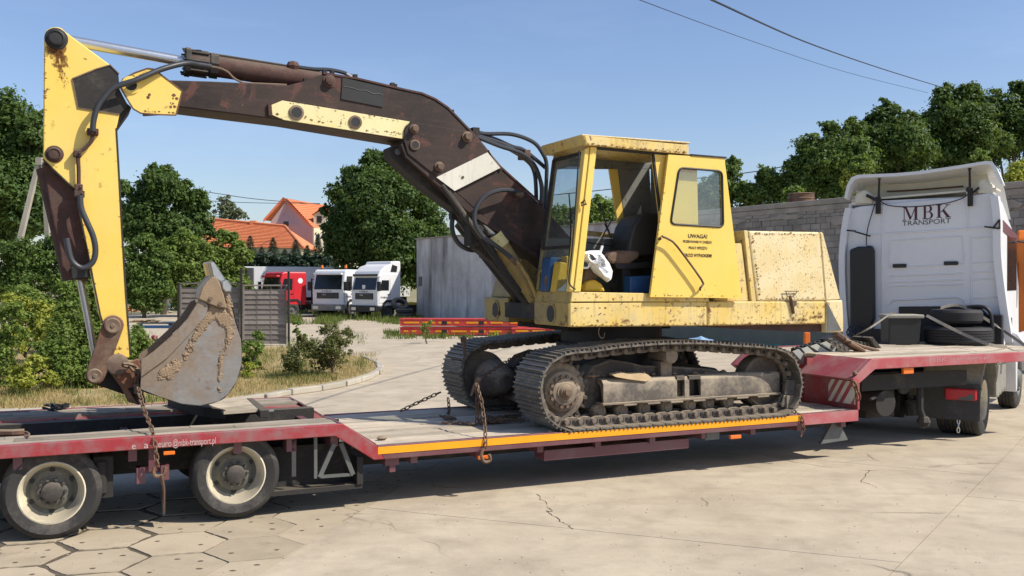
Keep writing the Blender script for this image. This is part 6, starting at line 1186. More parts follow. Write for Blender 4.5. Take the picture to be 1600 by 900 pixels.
m = MB(); m.tube([T.V(x, y, BV-.014) for x, y in ((537, 135), (550, 137), (562, 141), (572, 141), (582, 146), (592, 146), (598, 149))], .004, 4, smoothpath=2); part(np_, 'weld_bead', m, M['greymetal'])
bp([(609, 229.6), (632, 222), (712, 301), (836.5, 387), (840, 404), (795, 375), (746, 343), (716, 332), (652, 284), (612, 246)], BV+.1, BV+BW-.1, 'boom_underside_bracket', 'dark', .01)
bp([(629, 222), (637, 240), (711, 299), (746, 331), (841, 396), (841, 404), (742, 340), (700, 304), (634, 246), (626, 226)], BV-.02, BV+BW+.02, 'boom_lower_flange', 'boom', .004)
m = MB(); q = T.V(621.5, 237, BV+.09); m.lathe(q, [(.035, 0), (.035, -.006), (0, -.006)], 14, cap=False); P('bracket_hole', m, 'greymetal')
for (x, y) in ((478, 127), (508, 114), (520, 116), (556, 121), (614, 134), (618, 136), (707, 176), (741, 211)):
    m = MB(); m.box(T.V(x, y, BV+.02)+Vector((-.02, 0, -.01)), T.V(x, y, BV+.02)+Vector((.02, .06, .035))); P('pipe_clip', m, 'dark')
# bracket plates at the boom tip
tipp = [(191.5, 124), (210, 114), (230, 107), (240, 108), (285, 142), (275, 180), (246, 179), (220, 177), (208, 170), (188.5, 138)]
bt = bp(tipp, BV-.09, BV-.05, 'boom_tip_plate', 'yellow', .005); bp(tipp, BV+BW+.05, BV+BW+.09, 'boom_tip_plate', 'yellow', .005)
bp([(215, 120), (262, 125.5), (262, 166), (230, 168)], BV-.049, BV+BW+.049, 'boom_tip_box', 'boom', .005)
ring(204.5, 133, BV-.09, .085, .055, bt, 'yellow', 'black', 'pin_hole', .012)
m = MB()
for i in range(len(tipp)): m.tube([T.V(*tipp[i], BV-.088), T.V(*tipp[(i+1) % len(tipp)], BV-.088)], .009, 4)
part(bt, 'edge_weld', m, M['rust'])
m = MB(); r_ = random.Random(4)
for (cx, cy) in ((272, 152), (271, 164), (232, 151)):
    for k in range(5): q = T.V(cx+r_.uniform(-5, 5)*(.3 if cx < 240 else 1), cy+r_.uniform(-3.5, 3.5), BV-.0905); a = r_.uniform(.006, .018); m.add([q+Vector((a*cos(t*1.05)*r_.uniform(.6, 1.3), -.0005*k, a*sin(t*1.05)*r_.uniform(.6, 1.3))) for t in range(6)], [tuple(range(6))])
part(bt, 'chipped_rust', m, M['rust'])
# ---- stick
SV, SWD = 1.0, .56
stick = [(69, 57), (72, 48), (78, 43.5), (87, 42), (95, 43), (104, 51), (173, 102), (185, 116), (187, 150), (190, 165), (187, 177), (182, 200), (185, 250), (191, 360), (197, 460), (204, 552), (201, 560), (176, 556), (172.5, 540), (156.5, 493), (147, 446), (141, 415), (117, 297), (67, 249)]
sk = bp(stick, SV, SV+SWD, 'stick', 'yellow', .01)
dkp = bp([(113.5, 123), (150, 108), (172, 101.5), (185, 115), (187, 140), (200, 165), (188, 177.5), (160, 175), (122, 168)], SV-.004, SV+.02, 'stick_recess_plate', 'dark', 0)
m = MB(); m.tube([T.V(x, y, SV-.006) for x, y in ((113, 123), (122, 168.5), (187, 178.5))], .007, 4); m.tube([T.V(x, y, SV-.006) for x, y in ((113, 123), (150, 108), (172, 101.5), (186, 115.5))], .008, 4); part(dkp, 'weld_seam', m, M['pin'])
m = MB(); pl = [(66.6, 249), (117, 297), (141, 415), (147, 446), (156.5, 493), (160, 505)]
for a, b in zip(pl[:-1], pl[1:]): m.tube([T.V(*a, SV), T.V(*b, SV)], .008, 4)
pl = [(182, 200), (185, 250), (191, 360), (197, 460), (204, 552)]
for a, b in zip(pl[:-1], pl[1:]): m.tube([T.V(*a, SV), T.V(*b, SV)], .009, 4)
part(sk, 'edge_weld', m, M['dark'])
bp([(186, 150), (206, 168), (183, 200), (180, 180)], SV+.05, SV+SWD-.05, 'stick_boss', 'black', .01)
for (x, y, r, mt) in ((88, 60.5, .075, 'black'), (85, 241, .06, 'brownred')):
    q = T.V(x, y, SV); m = MB(); m.lathe(q, [(r*1.35, .0), (r*1.33, -.01), (r, -.014), (r, -.05), (r*.8, -.06), (r*.78, -.05), (0, -.052)], 24, cap=False); part(sk, 'pin', m, M[mt], smooth=30)
m = MB(); r_ = random.Random(14)     # rust bleeding down from the top pin: flakes of bare metal and scratches
for k in range(110):
    yy = r_.random()**1.5; x = 90+yy*12+r_.gauss(0, 5*(1-yy)+1.2); y = 72+yy*68; q = T.V(x, y, SV-.0018-.00002*k); a = r_.uniform(.008, .03)*(1.1-yy); b = a*r_.uniform(1, 3.2)
    m.add([q+Vector((a*cos(t*.9)*r_.uniform(.6, 1.2), 0, b*sin(t*.9)*r_.uniform(.6, 1.2))) for t in range(7)], [tuple(range(7))])
part(sk, 'rust_stain', m, M['ruststain'])
# ---- arm cylinder on top of the boom
AV = BV+BW/2
pa, pb = T.V(88, 60, AV), T.V(292, 97, AV); pc = T.V(514, 130, AV)
m = MB(); m.tube([pa, pb], .052, 18); m.sphere(pa, .09, 10); P('arm_cylinder_rod', m, 'chrome', smooth=True)
dd = (pc-pb).normalized(); m = MB(); m.tube([pb, pc], .108, 22); cy = P('arm_cylinder', m, 'brownred', smooth=True)
m = MB(); m.lathe(pb, [(.15, -.02), (.15, .03), (.115, .032), (.115, .22), (.13, .222), (.13, .3)], 8, dd); 
for k in range(8): A = 2*pi*k/8; a_ = dd.cross(Vector((0, 1, 0))).normalized(); q = pb+(a_*cos(A)+Vector((0, 1, 0))*sin(A))*.128; m.cyl(q-dd*.05, q+dd*.2, .012, seg=6)
part(cy, 'gland_flange', m, M['dark'])
m = MB(); m.tube([T.V(x, y, AV-.03) for x, y in ((312, 82), (330, 85), (440, 102), (462, 106))], .017, 8); m.box(T.V(307, 94, AV-.06), T.V(315, 78, AV-.06)+Vector((0, .1, 0))); part(cy, 'oil_pipe', m, M['dark'], smooth=30)
m = MB(); c_ = T.V(458, 103.5, AV-.04); m.sphere(c_, (.075, .06, .06), 8); part(cy, 'pipe_block', m, M['brownred'])
m = MB(); m.tube([T.V(x, y, AV-.05) for x, y in ((466, 105), (490, 108), (515, 109), (535, 113), (548, 118), (556, 121))], .021, 8, smoothpath=5); m.mi = 1; m.tube([T.V(541, 115, AV-.05), T.V(552, 121, AV-.05)], .024, 8); part(cy, 'hose', m, [M['hose'], M['brightsteel']], smooth=True)
m = MB(); m.tube([T.V(x, y, BV+.02) for x, y in ((320, 103), (340, 106), (355, 112), (364, 121), (374, 127), (386, 130), (430, 132), (448, 133))], .011, 6, smoothpath=4); P('thin_oil_pipe', m, 'pin', smooth=True)
# hoses on the stick
HVv = SV-.12
hp2 = lambda l, v: [T.V(x, y, v) for x, y in l]
m = MB(); m.tube(hp2([(330, 104), (310, 101), (290, 99)], BV-.05)+hp2([(253, 108)], BV-.12)+hp2([(213, 125), (180, 136), (163, 152), (152, 168), (146, 190), (145, 205)], BV-.17), .027, 10, smoothpath=6); P('arm_hose', m, 'hose', smooth=True)
m = MB(); m.tube(hp2([(145, 208), (143, 220), (134, 230), (125, 237), (122, 242), (123, 267), (123, 290)], SV-.05), .019, 8, smoothpath=5); P('stick_pipe', m, 'brownred', smooth=True)
for (x, y, s) in ((145, 206, .05), (121, 240, .035), (123, 293, .035), (124, 303, .045)):
    q = T.V(x, y, SV-.05); m = MB(); m.box(q+Vector((-s, -.03, -.03)), q+Vector((s, .05, .03))); m.cyl(q+Vector((s*.5, -.05, 0)), q+Vector((s*.5, -.02, 0)), .012, seg=6); P('pipe_clamp', m, 'brownred', bevel=.005)
m = MB(); m.tube(hp2([(125, 305), (127, 325), (135, 345), (145, 368), (149, 388), (147, 405), (138, 416), (125, 418), (112, 407), (106, 385), (104, 372)], SV-.09), .028, 10, smoothpath=6); P('stick_hose', m, 'hose', smooth=True)
m = MB(); m.tube(hp2([(70, 256), (74, 290), (84, 330), (94, 365), (103, 400)], SV+.12), .026, 8, smoothpath=4); P('cylinder_hose', m, 'hose', smooth=True)
# ---- bucket cylinder, links, bucket
CV = SV+.02
bc = bp([(67, 251), (72, 256), (117, 299), (128, 345), (141, 418), (139, 431), (137, 440), (112, 436), (97, 416), (92, 380), (84, 350), (76, 310)], SV+.06, SV+.42, 'bucket_cylinder', 'brownred', .05)
m = MB(); a, b = T.V(95, 330, SV+.2), T.V(119, 436, SV+.2); m.tube([T.V(78, 262, SV+.2), b], .125, 18); part(bc, 'barrel', m, M['brownred'], smooth=True)
m = MB(); m.ext(hp2([(110, 417), (140, 417), (140, 434), (112, 437)], SV+.02), (0, .36, 0)); part(bc, 'gland', m, M['black'], bevel=.01)
m = MB(); m.tube([T.V(124, 430, SV+.18), T.V(152, 572, SV+.18)], .034, 16); P('bucket_cylinder_rod', m, 'chrome', smooth=True)
def linkbar(p, q, r0, r1, v0, v1, name, mat):
    a, b = T.V(*p, v0), T.V(*q, v0); d = (b-a); ang = atan2(d.z, d.x); pts = []
    for k in range(9): t = ang+pi/2+pi*k/8; pts.append(a+Vector((cos(t)*r0, 0, sin(t)*r0)))
    for k in range(9): t = ang-pi/2+pi*k/8; pts.append(b+Vector((cos(t)*r1, 0, sin(t)*r1)))
    m = MB(); m.ext(pts, (0, v1-v0, 0)); return P(name, m, mat, bevel=.008)
lk = linkbar((177, 508), (149, 587), .095, .085, SV-.07, SV-.01, 'tipping_link', 'rust'); linkbar((177, 508), (149, 587), .095, .085, SV+SWD+.01, SV+SWD+.07, 'tipping_link', 'rust')
for (x, y, r) in ((176, 508.5, .075), (148, 587, .068)):
    q = T.V(x, y, SV-.07); m = MB(); m.lathe(q, [(r, .0), (r, -.03), (r*.85, -.035), (r*.3, -.028), (r*.25, -.04), (0, -.04)], 22, cap=False); part(lk, 'pin', m, M['pin'], smooth=30)
linkbar((150, 588), (205, 608), .075, .07, SV+.1, SV+.4, 'bucket_link', 'dark')
ear = [(168, 570), (170, 557), (180, 553), (193, 555), (201, 566), (216, 560), (221, 572), (220, 608), (214, 632), (200, 628), (188, 604), (176, 588)]
er = bp(ear, SV-.05, SV, 'bucket_ear', 'rust', .01); bp(ear, SV+SWD, SV+SWD+.05, 'bucket_ear', 'rust', .01)
bp([(196, 606), (220, 600), (228, 630), (214, 633)], SV-.05, SV+SWD+.05, 'ear_cross_plate', 'dark', .01)
q = T.V(184, 569, SV-.05); m = MB(); m.lathe(q, [(.1, 0), (.1, -.02), (.09, -.025), (0, -.025)], 24, cap=False); part(er, 'bucket_pin', m, M['pin'], smooth=30)
m = MB(); q = T.V(186, 587, SV-.052); m.lathe(q, [(.02, 0), (.02, -.03), (0, -.03)], 8, cap=False); part(er, 'bolt', m, M['rust'], smooth=True); m = MB(); m.tube(hp2([(216, 600), (217, 614)], SV-.14), .045, 8); part(er, 'shackle_bolt', m, M['rust'], smooth=True)
m = MB(); m.v = []; chain_mb(hp2([(194, 570), (204, 571), (213, 575), (216, 588), (216, 602)], SV-.13), .07, .014, .03, m); solo('shackle_chain', 'heavy rusty shackle links looped round the bucket ear', 'chain', T, T.V(194, 570, SV-.13), m, M['rust'])
QV, QW = .76, .55
side = [(220, 589), (262, 559), (298, 521), (322, 494), (330, 474), (352, 470), (362, 480), (368, 505), (376.5, 530), (378, 548), (377.5, 569), (370, 595), (356, 617), (341, 627.5), (312.5, 634), (283.6, 631), (249, 620), (219, 608)]
bk = bp(side, QV, QV+.03, 'bucket', 'bucket', .004)
m = MB(); m.ext([T.V(x, y, QV)+Vector((0, QW-.03, 0)) for x, y in side], (0, .03, 0)); part(bk, 'far_side_plate', m, M['bucket'])
shell = [(350, 452), (361, 468), (368, 500), (377, 530), (378, 548), (377.5, 569), (370, 595), (356, 617), (341, 627.5), (312.5, 634), (283.6, 631), (249, 620), (221, 610), (216, 590)]
S0 = [T.V(x, y, QV) for x, y in shell]; m = MB(); cN = T.V(300, 560, QV)
S0 = catmull(S0, 3); S1 = [p+(cN-p).normalized()*.03 for p in S0]; off = Vector((0, QW, 0))
m.loft(S0, [p+off for p in S0], False); m.loft(S1, [p+off for p in S1], False); part(bk, 'shell', m, M['bucket'], smooth=True)
lp = MB(); lp.ext([T.V(x, y, QV-.025) for x, y in ((220, 590), (220, 563), (240, 549), (269, 524), (292, 499), (306, 477), (312, 466), (326, 476), (322, 494), (298, 521.5), (262, 559.5))], (0, .025, 0)); part(bk, 'side_lip', lp, M['bucket'], bevel=.006)
lp = MB(); lp.ext([T.V(x, y, QV-.02)+Vector((0, QW, 0)) for x, y in ((220, 585), (224, 560), (244, 545), (271, 520), (294, 495), (308, 473), (316, 470), (318, 480), (300, 505), (250, 555))], (0, .03, 0)); part(bk, 'side_lip', lp, M['bucket'])
sc_ = MB(); sc_.ext([T.V(x, y, QV-.05) for x, y in ((331, 432.5), (338, 433), (344, 443), (350, 462), (354.5, 482), (340, 480), (325, 474), (310, 467), (316, 449), (322, 440))], (0, .05, 0)); cutr = part(bk, 'side_cutter', sc_, M['soil'], bevel=.008)
sc_ = MB(); sc_.ext([T.V(x, y, QV-.053) for x, y in ((331, 432), (316, 449), (310, 467), (305, 463), (308, 450), (320, 437), (329, 430))], (0, .03, 0)); part(cutr, 'worn_edge', sc_, M['greymetal'])
for (x, y) in ((329, 466.5), (344, 475)): q = T.V(x, y, QV-.05); m = MB(); m.lathe(q, [(.02, 0), (.02, -.02), (0, -.02)], 6, cap=False); part(cutr, 'bolt', m, M['pin'])
m = MB(); m.ext([T.V(x, y, QV) for x, y in ((318, 446), (336, 428), (352, 446), (363, 470), (352, 474), (340, 455), (326, 452))], (0, QW, 0)); part(bk, 'cutting_edge', m, M['bucket'], bevel=.01)
for k in range(4):
    o_ = Vector((0, .0+k*(QW-.10)/3, 0)); m = MB(); A4 = [T.V(x, y, QV)+o_ for x, y in ((327, 409), (333, 407.5), (338, 414), (352, 436), (348, 446), (338, 446), (332, 430))]
    m.ext(A4, (0, .08, 0)); th_ = part(bk, 'tooth', m, M['brightsteel'] if k == 0 else M['brightsteel'], bevel=.012)
m = MB(); m.ext([T.V(x, y, QV-.06) for x, y in ((346, 439), (354, 436), (363, 448), (362, 456), (352, 457), (347, 450))], (0, .08, 0)); part(bk, 'tooth_adapter', m, M['brightsteel'], bevel=.012)
# caked soil: lumpy patches that stand proud of the steel
def soil(poly, v, d, seed, st=.8):
    m = MB(); xs = [p[0] for p in poly]; ys = [p[1] for p in poly]; so = Vector((seed*7.3, 0, 0))
    def sdist(x, y):
        c = False; j = len(poly)-1; md = 1e9
        for i in range(len(poly)):
            (x1, y1), (x2, y2) = poly[i], poly[j]
            if (y1 > y) != (y2 > y) and x < (x2-x1)*(y-y1)/(y2-y1)+x1: c = not c
            t = max(0, min(1, ((x-x1)*(x2-x1)+(y-y1)*(y2-y1))/max(1e-6, (x2-x1)**2+(y2-y1)**2))); md = min(md, hypot(x-x1-t*(x2-x1), y-y1-t*(y2-y1))); j = i
        return md if c else -md
    nx = int((max(xs)-min(xs)+8)/st); ny = int((max(ys)-min(ys)+8)/st); H_ = {}
    for a in range(nx+1):
        for b in range(ny+1):
            x = min(xs)-4+a*st; y = min(ys)-4+b*st; q = Vector((x*.12, y*.12, 0))+so; s = sdist(x, y)+mnoise.noise(q)*6+mnoise.noise(q*3)*3.2+mnoise.noise(q*8)*1.6
            if s > -.6: H_[a, b] = (len(m.v), s); m.v.append(T.V(x, y, v)+Vector((0, -max(-.001, min(1, s/4))*d-(mnoise.noise(q*5)*.5+mnoise.noise(q*14)*.35+.3)*d*min(1, max(0, s)/2), 0)))
    for (a, b) in list(H_):
        k4 = [(a, b), (a+1, b), (a+1, b+1), (a, b+1)]
        if all(k in H_ for k in k4): m.f.append([H_[k][0] for k in k4]); m.m.append(0)
    return m
for k, (pl, sd) in enumerate((([(318, 490), (330, 478), (352, 480), (362, 492), (366, 520), (357, 545), (350, 560), (347, 585), (343, 612), (340, 590), (342, 560), (352, 540), (350, 515), (340, 502), (330, 505), (322, 515), (308, 532), (300, 548), (290, 545), (300, 525)], 1), ([(250, 580), (262, 570), (275, 560), (283, 565), (280, 580), (270, 592), (255, 595), (247, 590)], 2), ([(352, 462), (361, 470), (366, 500), (360, 500), (354, 482)], 3), ([(285, 552), (297, 545), (300, 550), (284, 566)], 4))):
    part(bk, 'caked_soil', soil(pl, QV-(.0 if k < 2 else .002), .010, sd), M['soil'], smooth=True, kind='stuff')
m = MB(); m.ext([T.V(x, y, QV-.052) for x, y in ((325, 470), (318, 462), (322, 450), (332, 442), (342, 455), (350, 477), (338, 478))], (0, .0015, 0)); 
# ---- boom cylinders and hoses
def cyl2(v, rod0, bar0, bar1, r, mat, lab):
    m = MB(); m.tube([T.V(*rod0, v), T.V(*bar0, v)], r*.5, 14); P('boom_cylinder_rod', m, 'chrome' if mat == 'yellow_dirty' else 'dark', smooth=True)
    m = MB(); m.tube([T.V(*bar0, v), T.V(*bar1, v)], r, 20); c = P('boom_cylinder', m, mat, smooth=True); d = (T.V(*bar1, v)-T.V(*bar0, v)).normalized()
    m = MB(); m.lathe(T.V(*bar0, v), [(r*1.12, 0), (r*1.12, .16)], 20, d); part(c, 'gland', m, M['cream_yellow'] if mat == 'yellow_dirty' else M['dark'], smooth=30); return c
cyl2(1.12, (725, 318), (771, 366), (850, 490), .10, 'yellow_dirty', '')
cyl2(1.62, (652, 262), (722, 345), (835, 490), .10, 'dark', '')
m = MB()
for (a, b, v, r) in (((690, 290), (800, 440), .98, .03), ((700, 300), (812, 455), 1.0, .03), ((672, 280), (745, 372), 1.2, .028), ((682, 285), (760, 380), 1.25, .022), ((745, 372), (835, 478), 1.2, .05)): m.tube([T.V(*a, v), T.V(*b, v)], r, 8)
P('boom_foot_pipes', m, 'dark', smooth=True)
m = MB(); m.ext([T.V(x, y, 1.1) for x, y in ((736, 372), (752, 366), (775, 395), (800, 425), (838, 470), (838, 495), (820, 470), (770, 410), (742, 388))], (0, .15, 0)); P('boom_foot_guard', m, 'dark', bevel=.01)
def hose(l, v, r=.024, mat='hose', sp=6, nm='boom_hose'): m = MB(); m.tube([T.V(p[0], p[1], p[2] if len(p) > 2 else v) for p in l], r, 8, smoothpath=sp); return P(nm, m, mat, smooth=True)
hose([(743, 205), (758, 209), (800, 210), (833, 222), (848, 240), (854, 258), (853, 300), (850, 380)], 1.2); hose([(745, 208), (775, 218), (800, 229), (817, 234), (838, 250), (852, 262)], 1.25)
hose([(745, 212), (787, 226), (812, 241), (828, 255), (836, 275), (838, 312)], 1.15); hose([(745, 214), (780, 228), (815, 240), (835, 258), (845, 285), (846, 310), (842, 330)], 1.08); hose([(748, 214), (790, 230), (822, 250), (840, 272), (848, 300), (846, 350)], 1.3)
q = T.V(820, 240, 1.12); m = MB(); m.box(q+Vector((-.02, -.05, -.06)), q+Vector((.05, .15, .04))); P('hose_clamp', m, 'rust'); q = T.V(743, 207, 1.12); m = MB(); m.box(q+Vector((-.05, -.05, -.05)), q+Vector((.03, .3, .05))); P('hose_manifold', m, 'dark')
hose([(815, 304, .98), (805, 299, .95), (787, 297, .9), (768, 301, .88), (753, 311, .88), (743, 328, .88), (742, 348, .88), (752, 366, .88), (768, 379, .88), (788, 394, .9), (800, 404, .9)], .9, .026)
m = MB(); m.tube([T.V(806, 301, .96), T.V(816, 305, .98)], .03, 8); m.tube([T.V(798, 402, .9), T.V(808, 411, .92)], .034, 8); P('hose_ferrule', m, 'pin', smooth=True)
hose([(708, 337, 1.3), (706, 352, 1.3), (709, 368, 1.3), (718, 382, 1.3), (732, 390, 1.3), (746, 391, 1.3)], 1.3, .028); hose([(712, 338, 1.3), (722, 352, 1.3), (735, 370, 1.3), (745, 385, 1.3)], 1.3, .028)
hose([(800, 404, .9), (812, 414, .9), (828, 440, .9), (838, 465, .9)], .9, .02, 'yellow_dirty', nm='foot_pipe')
m = MB(); q = T.V(710, 338, 1.3); m.box(q+Vector((-.05, -.04, -.04)), q+Vector((.05, .06, .04))); q = T.V(741, 368, 1.15); m.box(q+Vector((-.09, -.1, -.12)), q+Vector((.08, .1, .12))); q = T.V(762, 392, 1.15); m.box(q+Vector((-.07, -.08, -.08)), q+Vector((.08, .1, .08))); P('valve_block', m, 'dark', bevel=.01)

def flakes(par, segs, n, spread, size, v, seed, el=1.6):   # rust breaking out along edges and seams
    r = random.Random(seed); m = MB()
    for k in range(n):
        (x0, y0), (x1, y1) = segs[r.randrange(len(segs))]; f = r.random(); cl = r.random()**2.5
        q = T.V(x0+(x1-x0)*f, y0+(y1-y0)*f, v); q = q+Vector((r.gauss(0, 1)*spread*cl*.6, -.00003*k, abs(r.gauss(0, 1))*spread*cl*r.choice((1, -1) if spread < 0 else (1, 1)))); a = size*r.uniform(.3, 1.3)
        m.add([q+Vector((a*el*cos(t*.9)*r.uniform(.5, 1.2), 0, a*sin(t*.9)*r.uniform(.5, 1.2))) for t in range(7)], [tuple(range(7))])
    return part(par, 'rust_breakout', m, M['ruststain'], kind='stuff')
flakes(ex, [((892, 509.5), (1100, 508)), ((1110, 508), (1288, 505))], 190, .045, .012, HV-.0015, 1)
flakes(ex, [((893, 482), (1100, 479)), ((1180, 480), (1288, 480)), ((1108, 505), (1108, 480))], 70, .03, .009, HV-.0015, 2)
flakes(hd, [((1188, 468), (1288, 467)), ((1187, 462), (1175, 366)), ((1176, 366), (1280, 367))], 200, .06, .010, HV+.0105, 3)
flakes(ex, [((1238, 500), (1262, 500)), ((1265, 497), (1285, 495))], 130, .16, .015, HV-.0015, 4, .8)
flakes(dr, [((1020, 462), (1156, 463)), ((1019, 455), (1042, 250))], 60, .03, .008, DV-.0015, 5)
flakes(sk, [((70, 240), (70, 60)), ((184, 260), (203, 540)), ((165, 545), (200, 545)), ((128, 350), (150, 450))], 90, .03, .009, SV-.0018, 6)
flakes(bt, [((196, 128), (232, 112)), ((225, 174), (272, 177))], 50, .02, .009, BV-.0915, 7)
flakes(s1, [((430, 178), (628, 214)), ((445, 160), (636, 192)), ((600, 205), (628, 210))], 70, .03, .009, BV-.0135, 8)
flakes(ex, [((918, 226), (1074, 239))], 120, .02, .010, -.0225, 9)
# ================================================================== TRACTOR UNIT
tk_ = thing('tractor_unit', 'white lorry tractor unit with high roof seen from behind, coupled to the trailer gooseneck', 'lorry', K, (0, 0, 0))
def PK(name, mb, mat, **k): return part(tk_, name, mb, M[mat] if isinstance(mat, str) else mat, **k)
cr_ = K.U(1562, 420, 0); 
PB = 1.50                                  # where the cab's back wall stands
kb = lambda x, y, u=PB: K.U(x, y, u)
QR, QL = kb(1560, 420).y, kb(1324, 420).y   # right and left side of the cab
zt1 = kb(1552, 282).z; zl1 = kb(1330, 306).z; zc = kb(1450, 530).z
# back wall with side returns
back = [(1326, 545), (1322, 410), (1326, 345), (1331, 326), (1345, 322), (1500, 308), (1546, 301), (1555, 304), (1560, 345), (1562, 410), (1566, 545)]
m = MB(); m.ext([kb(*p) for p in back], (.06, 0, 0)); bw = PK('cab_back', m, 'white', bevel=.02)
m = MB(); m.ext([Vector((PB+.06, QR+.0, .95)), Vector((PB+.06, QR, zt1-.28)), Vector((PB+.5, QR+.02, zt1-.30)), Vector((PB+1.2, QR+.02, zt1-.55)), Vector((PB+1.9, QR+.02, 3.0)), Vector((PB+2.25, QR, 2.1)), Vector((PB+2.3, QR, .95))], (0, .05, 0)); sd = PK('cab_side', m, 'white', bevel=.02)
m = MB(); m.ext([Vector((PB+.06, QL-.05, .95)), Vector((PB+.06, QL-.05, zt1-.25)), Vector((PB+1.2, QL-.05, zt1-.55)), Vector((PB+1.9, QL-.05, 3.0)), Vector((PB+2.3, QL-.05, .95))], (0, .05, 0)); PK('cab_side', m, 'white', bevel=.02)
m = MB(); m.box((PB+.06, QR+.05, 1.0), (PB+2.25, QL-.05, 1.1)); m.box((PB+2.2, QR+.05, 1.0), (PB+2.25, QL-.05, 2.9)); m.ext([Vector((PB+.06, QR+.05, zt1-.28)), Vector((PB+1.2, QR+.05, zt1-.6)), Vector((PB+1.9, QR+.05, 2.95)), Vector((PB+1.9, QL-.05, 2.95)), Vector((PB+1.2, QL-.05, zt1-.6)), Vector((PB+.06, QL-.05, zt1-.28))], (0, 0, .05)); PK('cab_shell', m, 'white')
# pressed panels and ribs
def rib(pts, w=.016, u=PB-.004): m = MB(); m.tube([kb(x, y, u) for x, y in pts], w, 6); return part(bw, 'pressed_rib', m, M['white'], smooth=True)
rib([(1355, 366), (1440, 362), (1562, 354)], .014); rib([(1392, 376), (1503, 369), (1506, 400), (1506, 411)], .010); rib([(1390, 415), (1390, 377)], .010)
for y in (417, 431, 441, 447): rib([(1389, y+.5), (1505, y-4 if y < 445 else y-3)], .012)
rib([(1388, 476), (1395, 469), (1495, 464), (1506, 468), (1510, 476)], .016); rib([(1517, 368), (1518, 480)], .012)
for y in (372, 411, 426, 437, 466): rib([(1521, y), (1558, y-2)], .010)
rib([(1380, 322), (1378, 400), (1378, 490)], .014); rib([(1511, 300), (1513, 360)], .014)
for (x0, x1, y0, y1) in ((1394.5, 1416, 412.5, 418.5), (1474.5, 1497, 408.5, 414.5)): m = MB(); m.ext([kb(x, y, PB-.03) for x, y in rrect([(x0, y0), (x1, y0-.4), (x1, y1-.4), (x0, y1)], 2, 3)], (.03, 0, 0)); part(bw, 'vent_slot', m, M['plastic'], bevel=.004)
m = MB(); m.ext([kb(x, y, PB-.14) for x, y in ((1327, 390), (1340, 385), (1352, 385), (1356, 383), (1362, 384), (1365, 392), (1366, 500), (1362, 505), (1364, 530), (1328, 532))], (.12, 0, 0)); PK('air_intake', m, 'plastic', bevel=.03)
m = MB(); m.ext([kb(x, y, PB-.04) for x, y in ((1404, 479), (1530, 478), (1548, 496), (1548, 545), (1370, 545), (1370, 520), (1404, 500))], (.03, 0, 0)); PK('lower_back_panel', m, 'plastic', bevel=.01)
m = MB(); m.box(kb(1332, 545, PB-.3), kb(1380, 515, PB-.3)+Vector((.25, 0, 0))); PK('suspension_bracket', m, 'black', bevel=.01); m = MB(); m.box(kb(1545, 545, PB-.2), kb(1566, 492, PB-.2)+Vector((.18, 0, 0))); PK('suspension_bracket', m, 'black', bevel=.01)
# side air deflector strips
for pts, w in ((((1325, 325), (1320, 350), (1315, 400), (1317, 470), (1322, 528)), .05), (((1553, 306), (1557, 340), (1558, 400), (1566, 470), (1576, 535)), .055)):
    m = MB(); P_ = [kb(x, y, PB-.10) for x, y in pts]; q = catmull(P_, 4); m.loft([p+Vector((0, -w, 0)) for p in q], [p+Vector((0, w, 0)) for p in q], False); m.loft([p+Vector((0, w, 0)) for p in q], [p+Vector((.22, w, 0)) for p in q], False); m.loft([p+Vector((0, -w, 0)) for p in q], [p+Vector((.22, -w, 0)) for p in q], False); PK('side_fairing', m, 'white', smooth=True)
m = MB(); m.tube([kb(1556, 372, PB-.05), kb(1560, 440, PB-.05), kb(1570, 520, PB-.05)], .035, 6); PK('seal_strip', m, 'greymetal')
for (a, b) in (((1323, 360), (1337, 361)), ((1336, 362), (1360, 369)), ((1538, 354), (1562, 357)), ((1562, 343), (1551, 357)), ((1562, 343), (1562, 357))): m = MB(); m.tube([kb(*a, PB-.12), kb(*b, PB-.12)], .014, 5); PK('fairing_hinge', m, 'dark')
# roof spoiler: shell that overhangs the back
rim = [(1319, 309), (1323, 290), (1330, 277), (1340, 273), (1400, 270.5), (1440, 267), (1500, 258), (1540, 251.5), (1550, 252), (1557, 262), (1568, 287)]
R0 = [kb(x, y, PB-.12) for x, y in rim]; R0i = [kb(x+dx, y+dy, PB-.12) for (x, y), (dx, dy) in zip(rim, ((4, 0), (5, 1), (5, 4), (4, 5), (0, 5), (0, 5), (0, 5), (0, 5), (-3, 6), (-5, 3), (-5, 0)))]
dpt = [.18, .35, .9]+[1.0]*5+[.9, .35, .18]
R1 = [p+Vector((d, 0, -.12*d)) for p, d in zip(R0, dpt)]; R1i = [p+Vector((d, 0, -.12*d)) for p, d in zip(R0i, dpt)]; R2 = [Vector((p.x+2.0, p.y, max(2.9, p.z-.8))) for p in R0]
m = MB(); m.loft(R0, R1, False); m.loft(R1[2:-2], R2[2:-2], False); m.loft(R0i, R1i, False); m.loft(R0, R0i, False); m.loft([R1[0], R1i[0]], [R0[0], R0i[0]], False); m.loft([R1[-1], R1i[-1]], [R0[-1], R0i[-1]], False); sp = PK('roof_spoiler', m, 'white', smooth=30)
iw = [(1345, 316), (1352, 302), (1366, 296), (1390, 300), (1540, 290), (1543, 298), (1540, 318)]
m = MB(); m.ext([kb(x, y, PB+.5) for x, y in ((1338, 330), (1338, 285), (1440, 276), (1540, 264), (1548, 290), (1546, 330))], (.04, 0, 0)); part(sp, 'inner_wall', m, M['cream'])
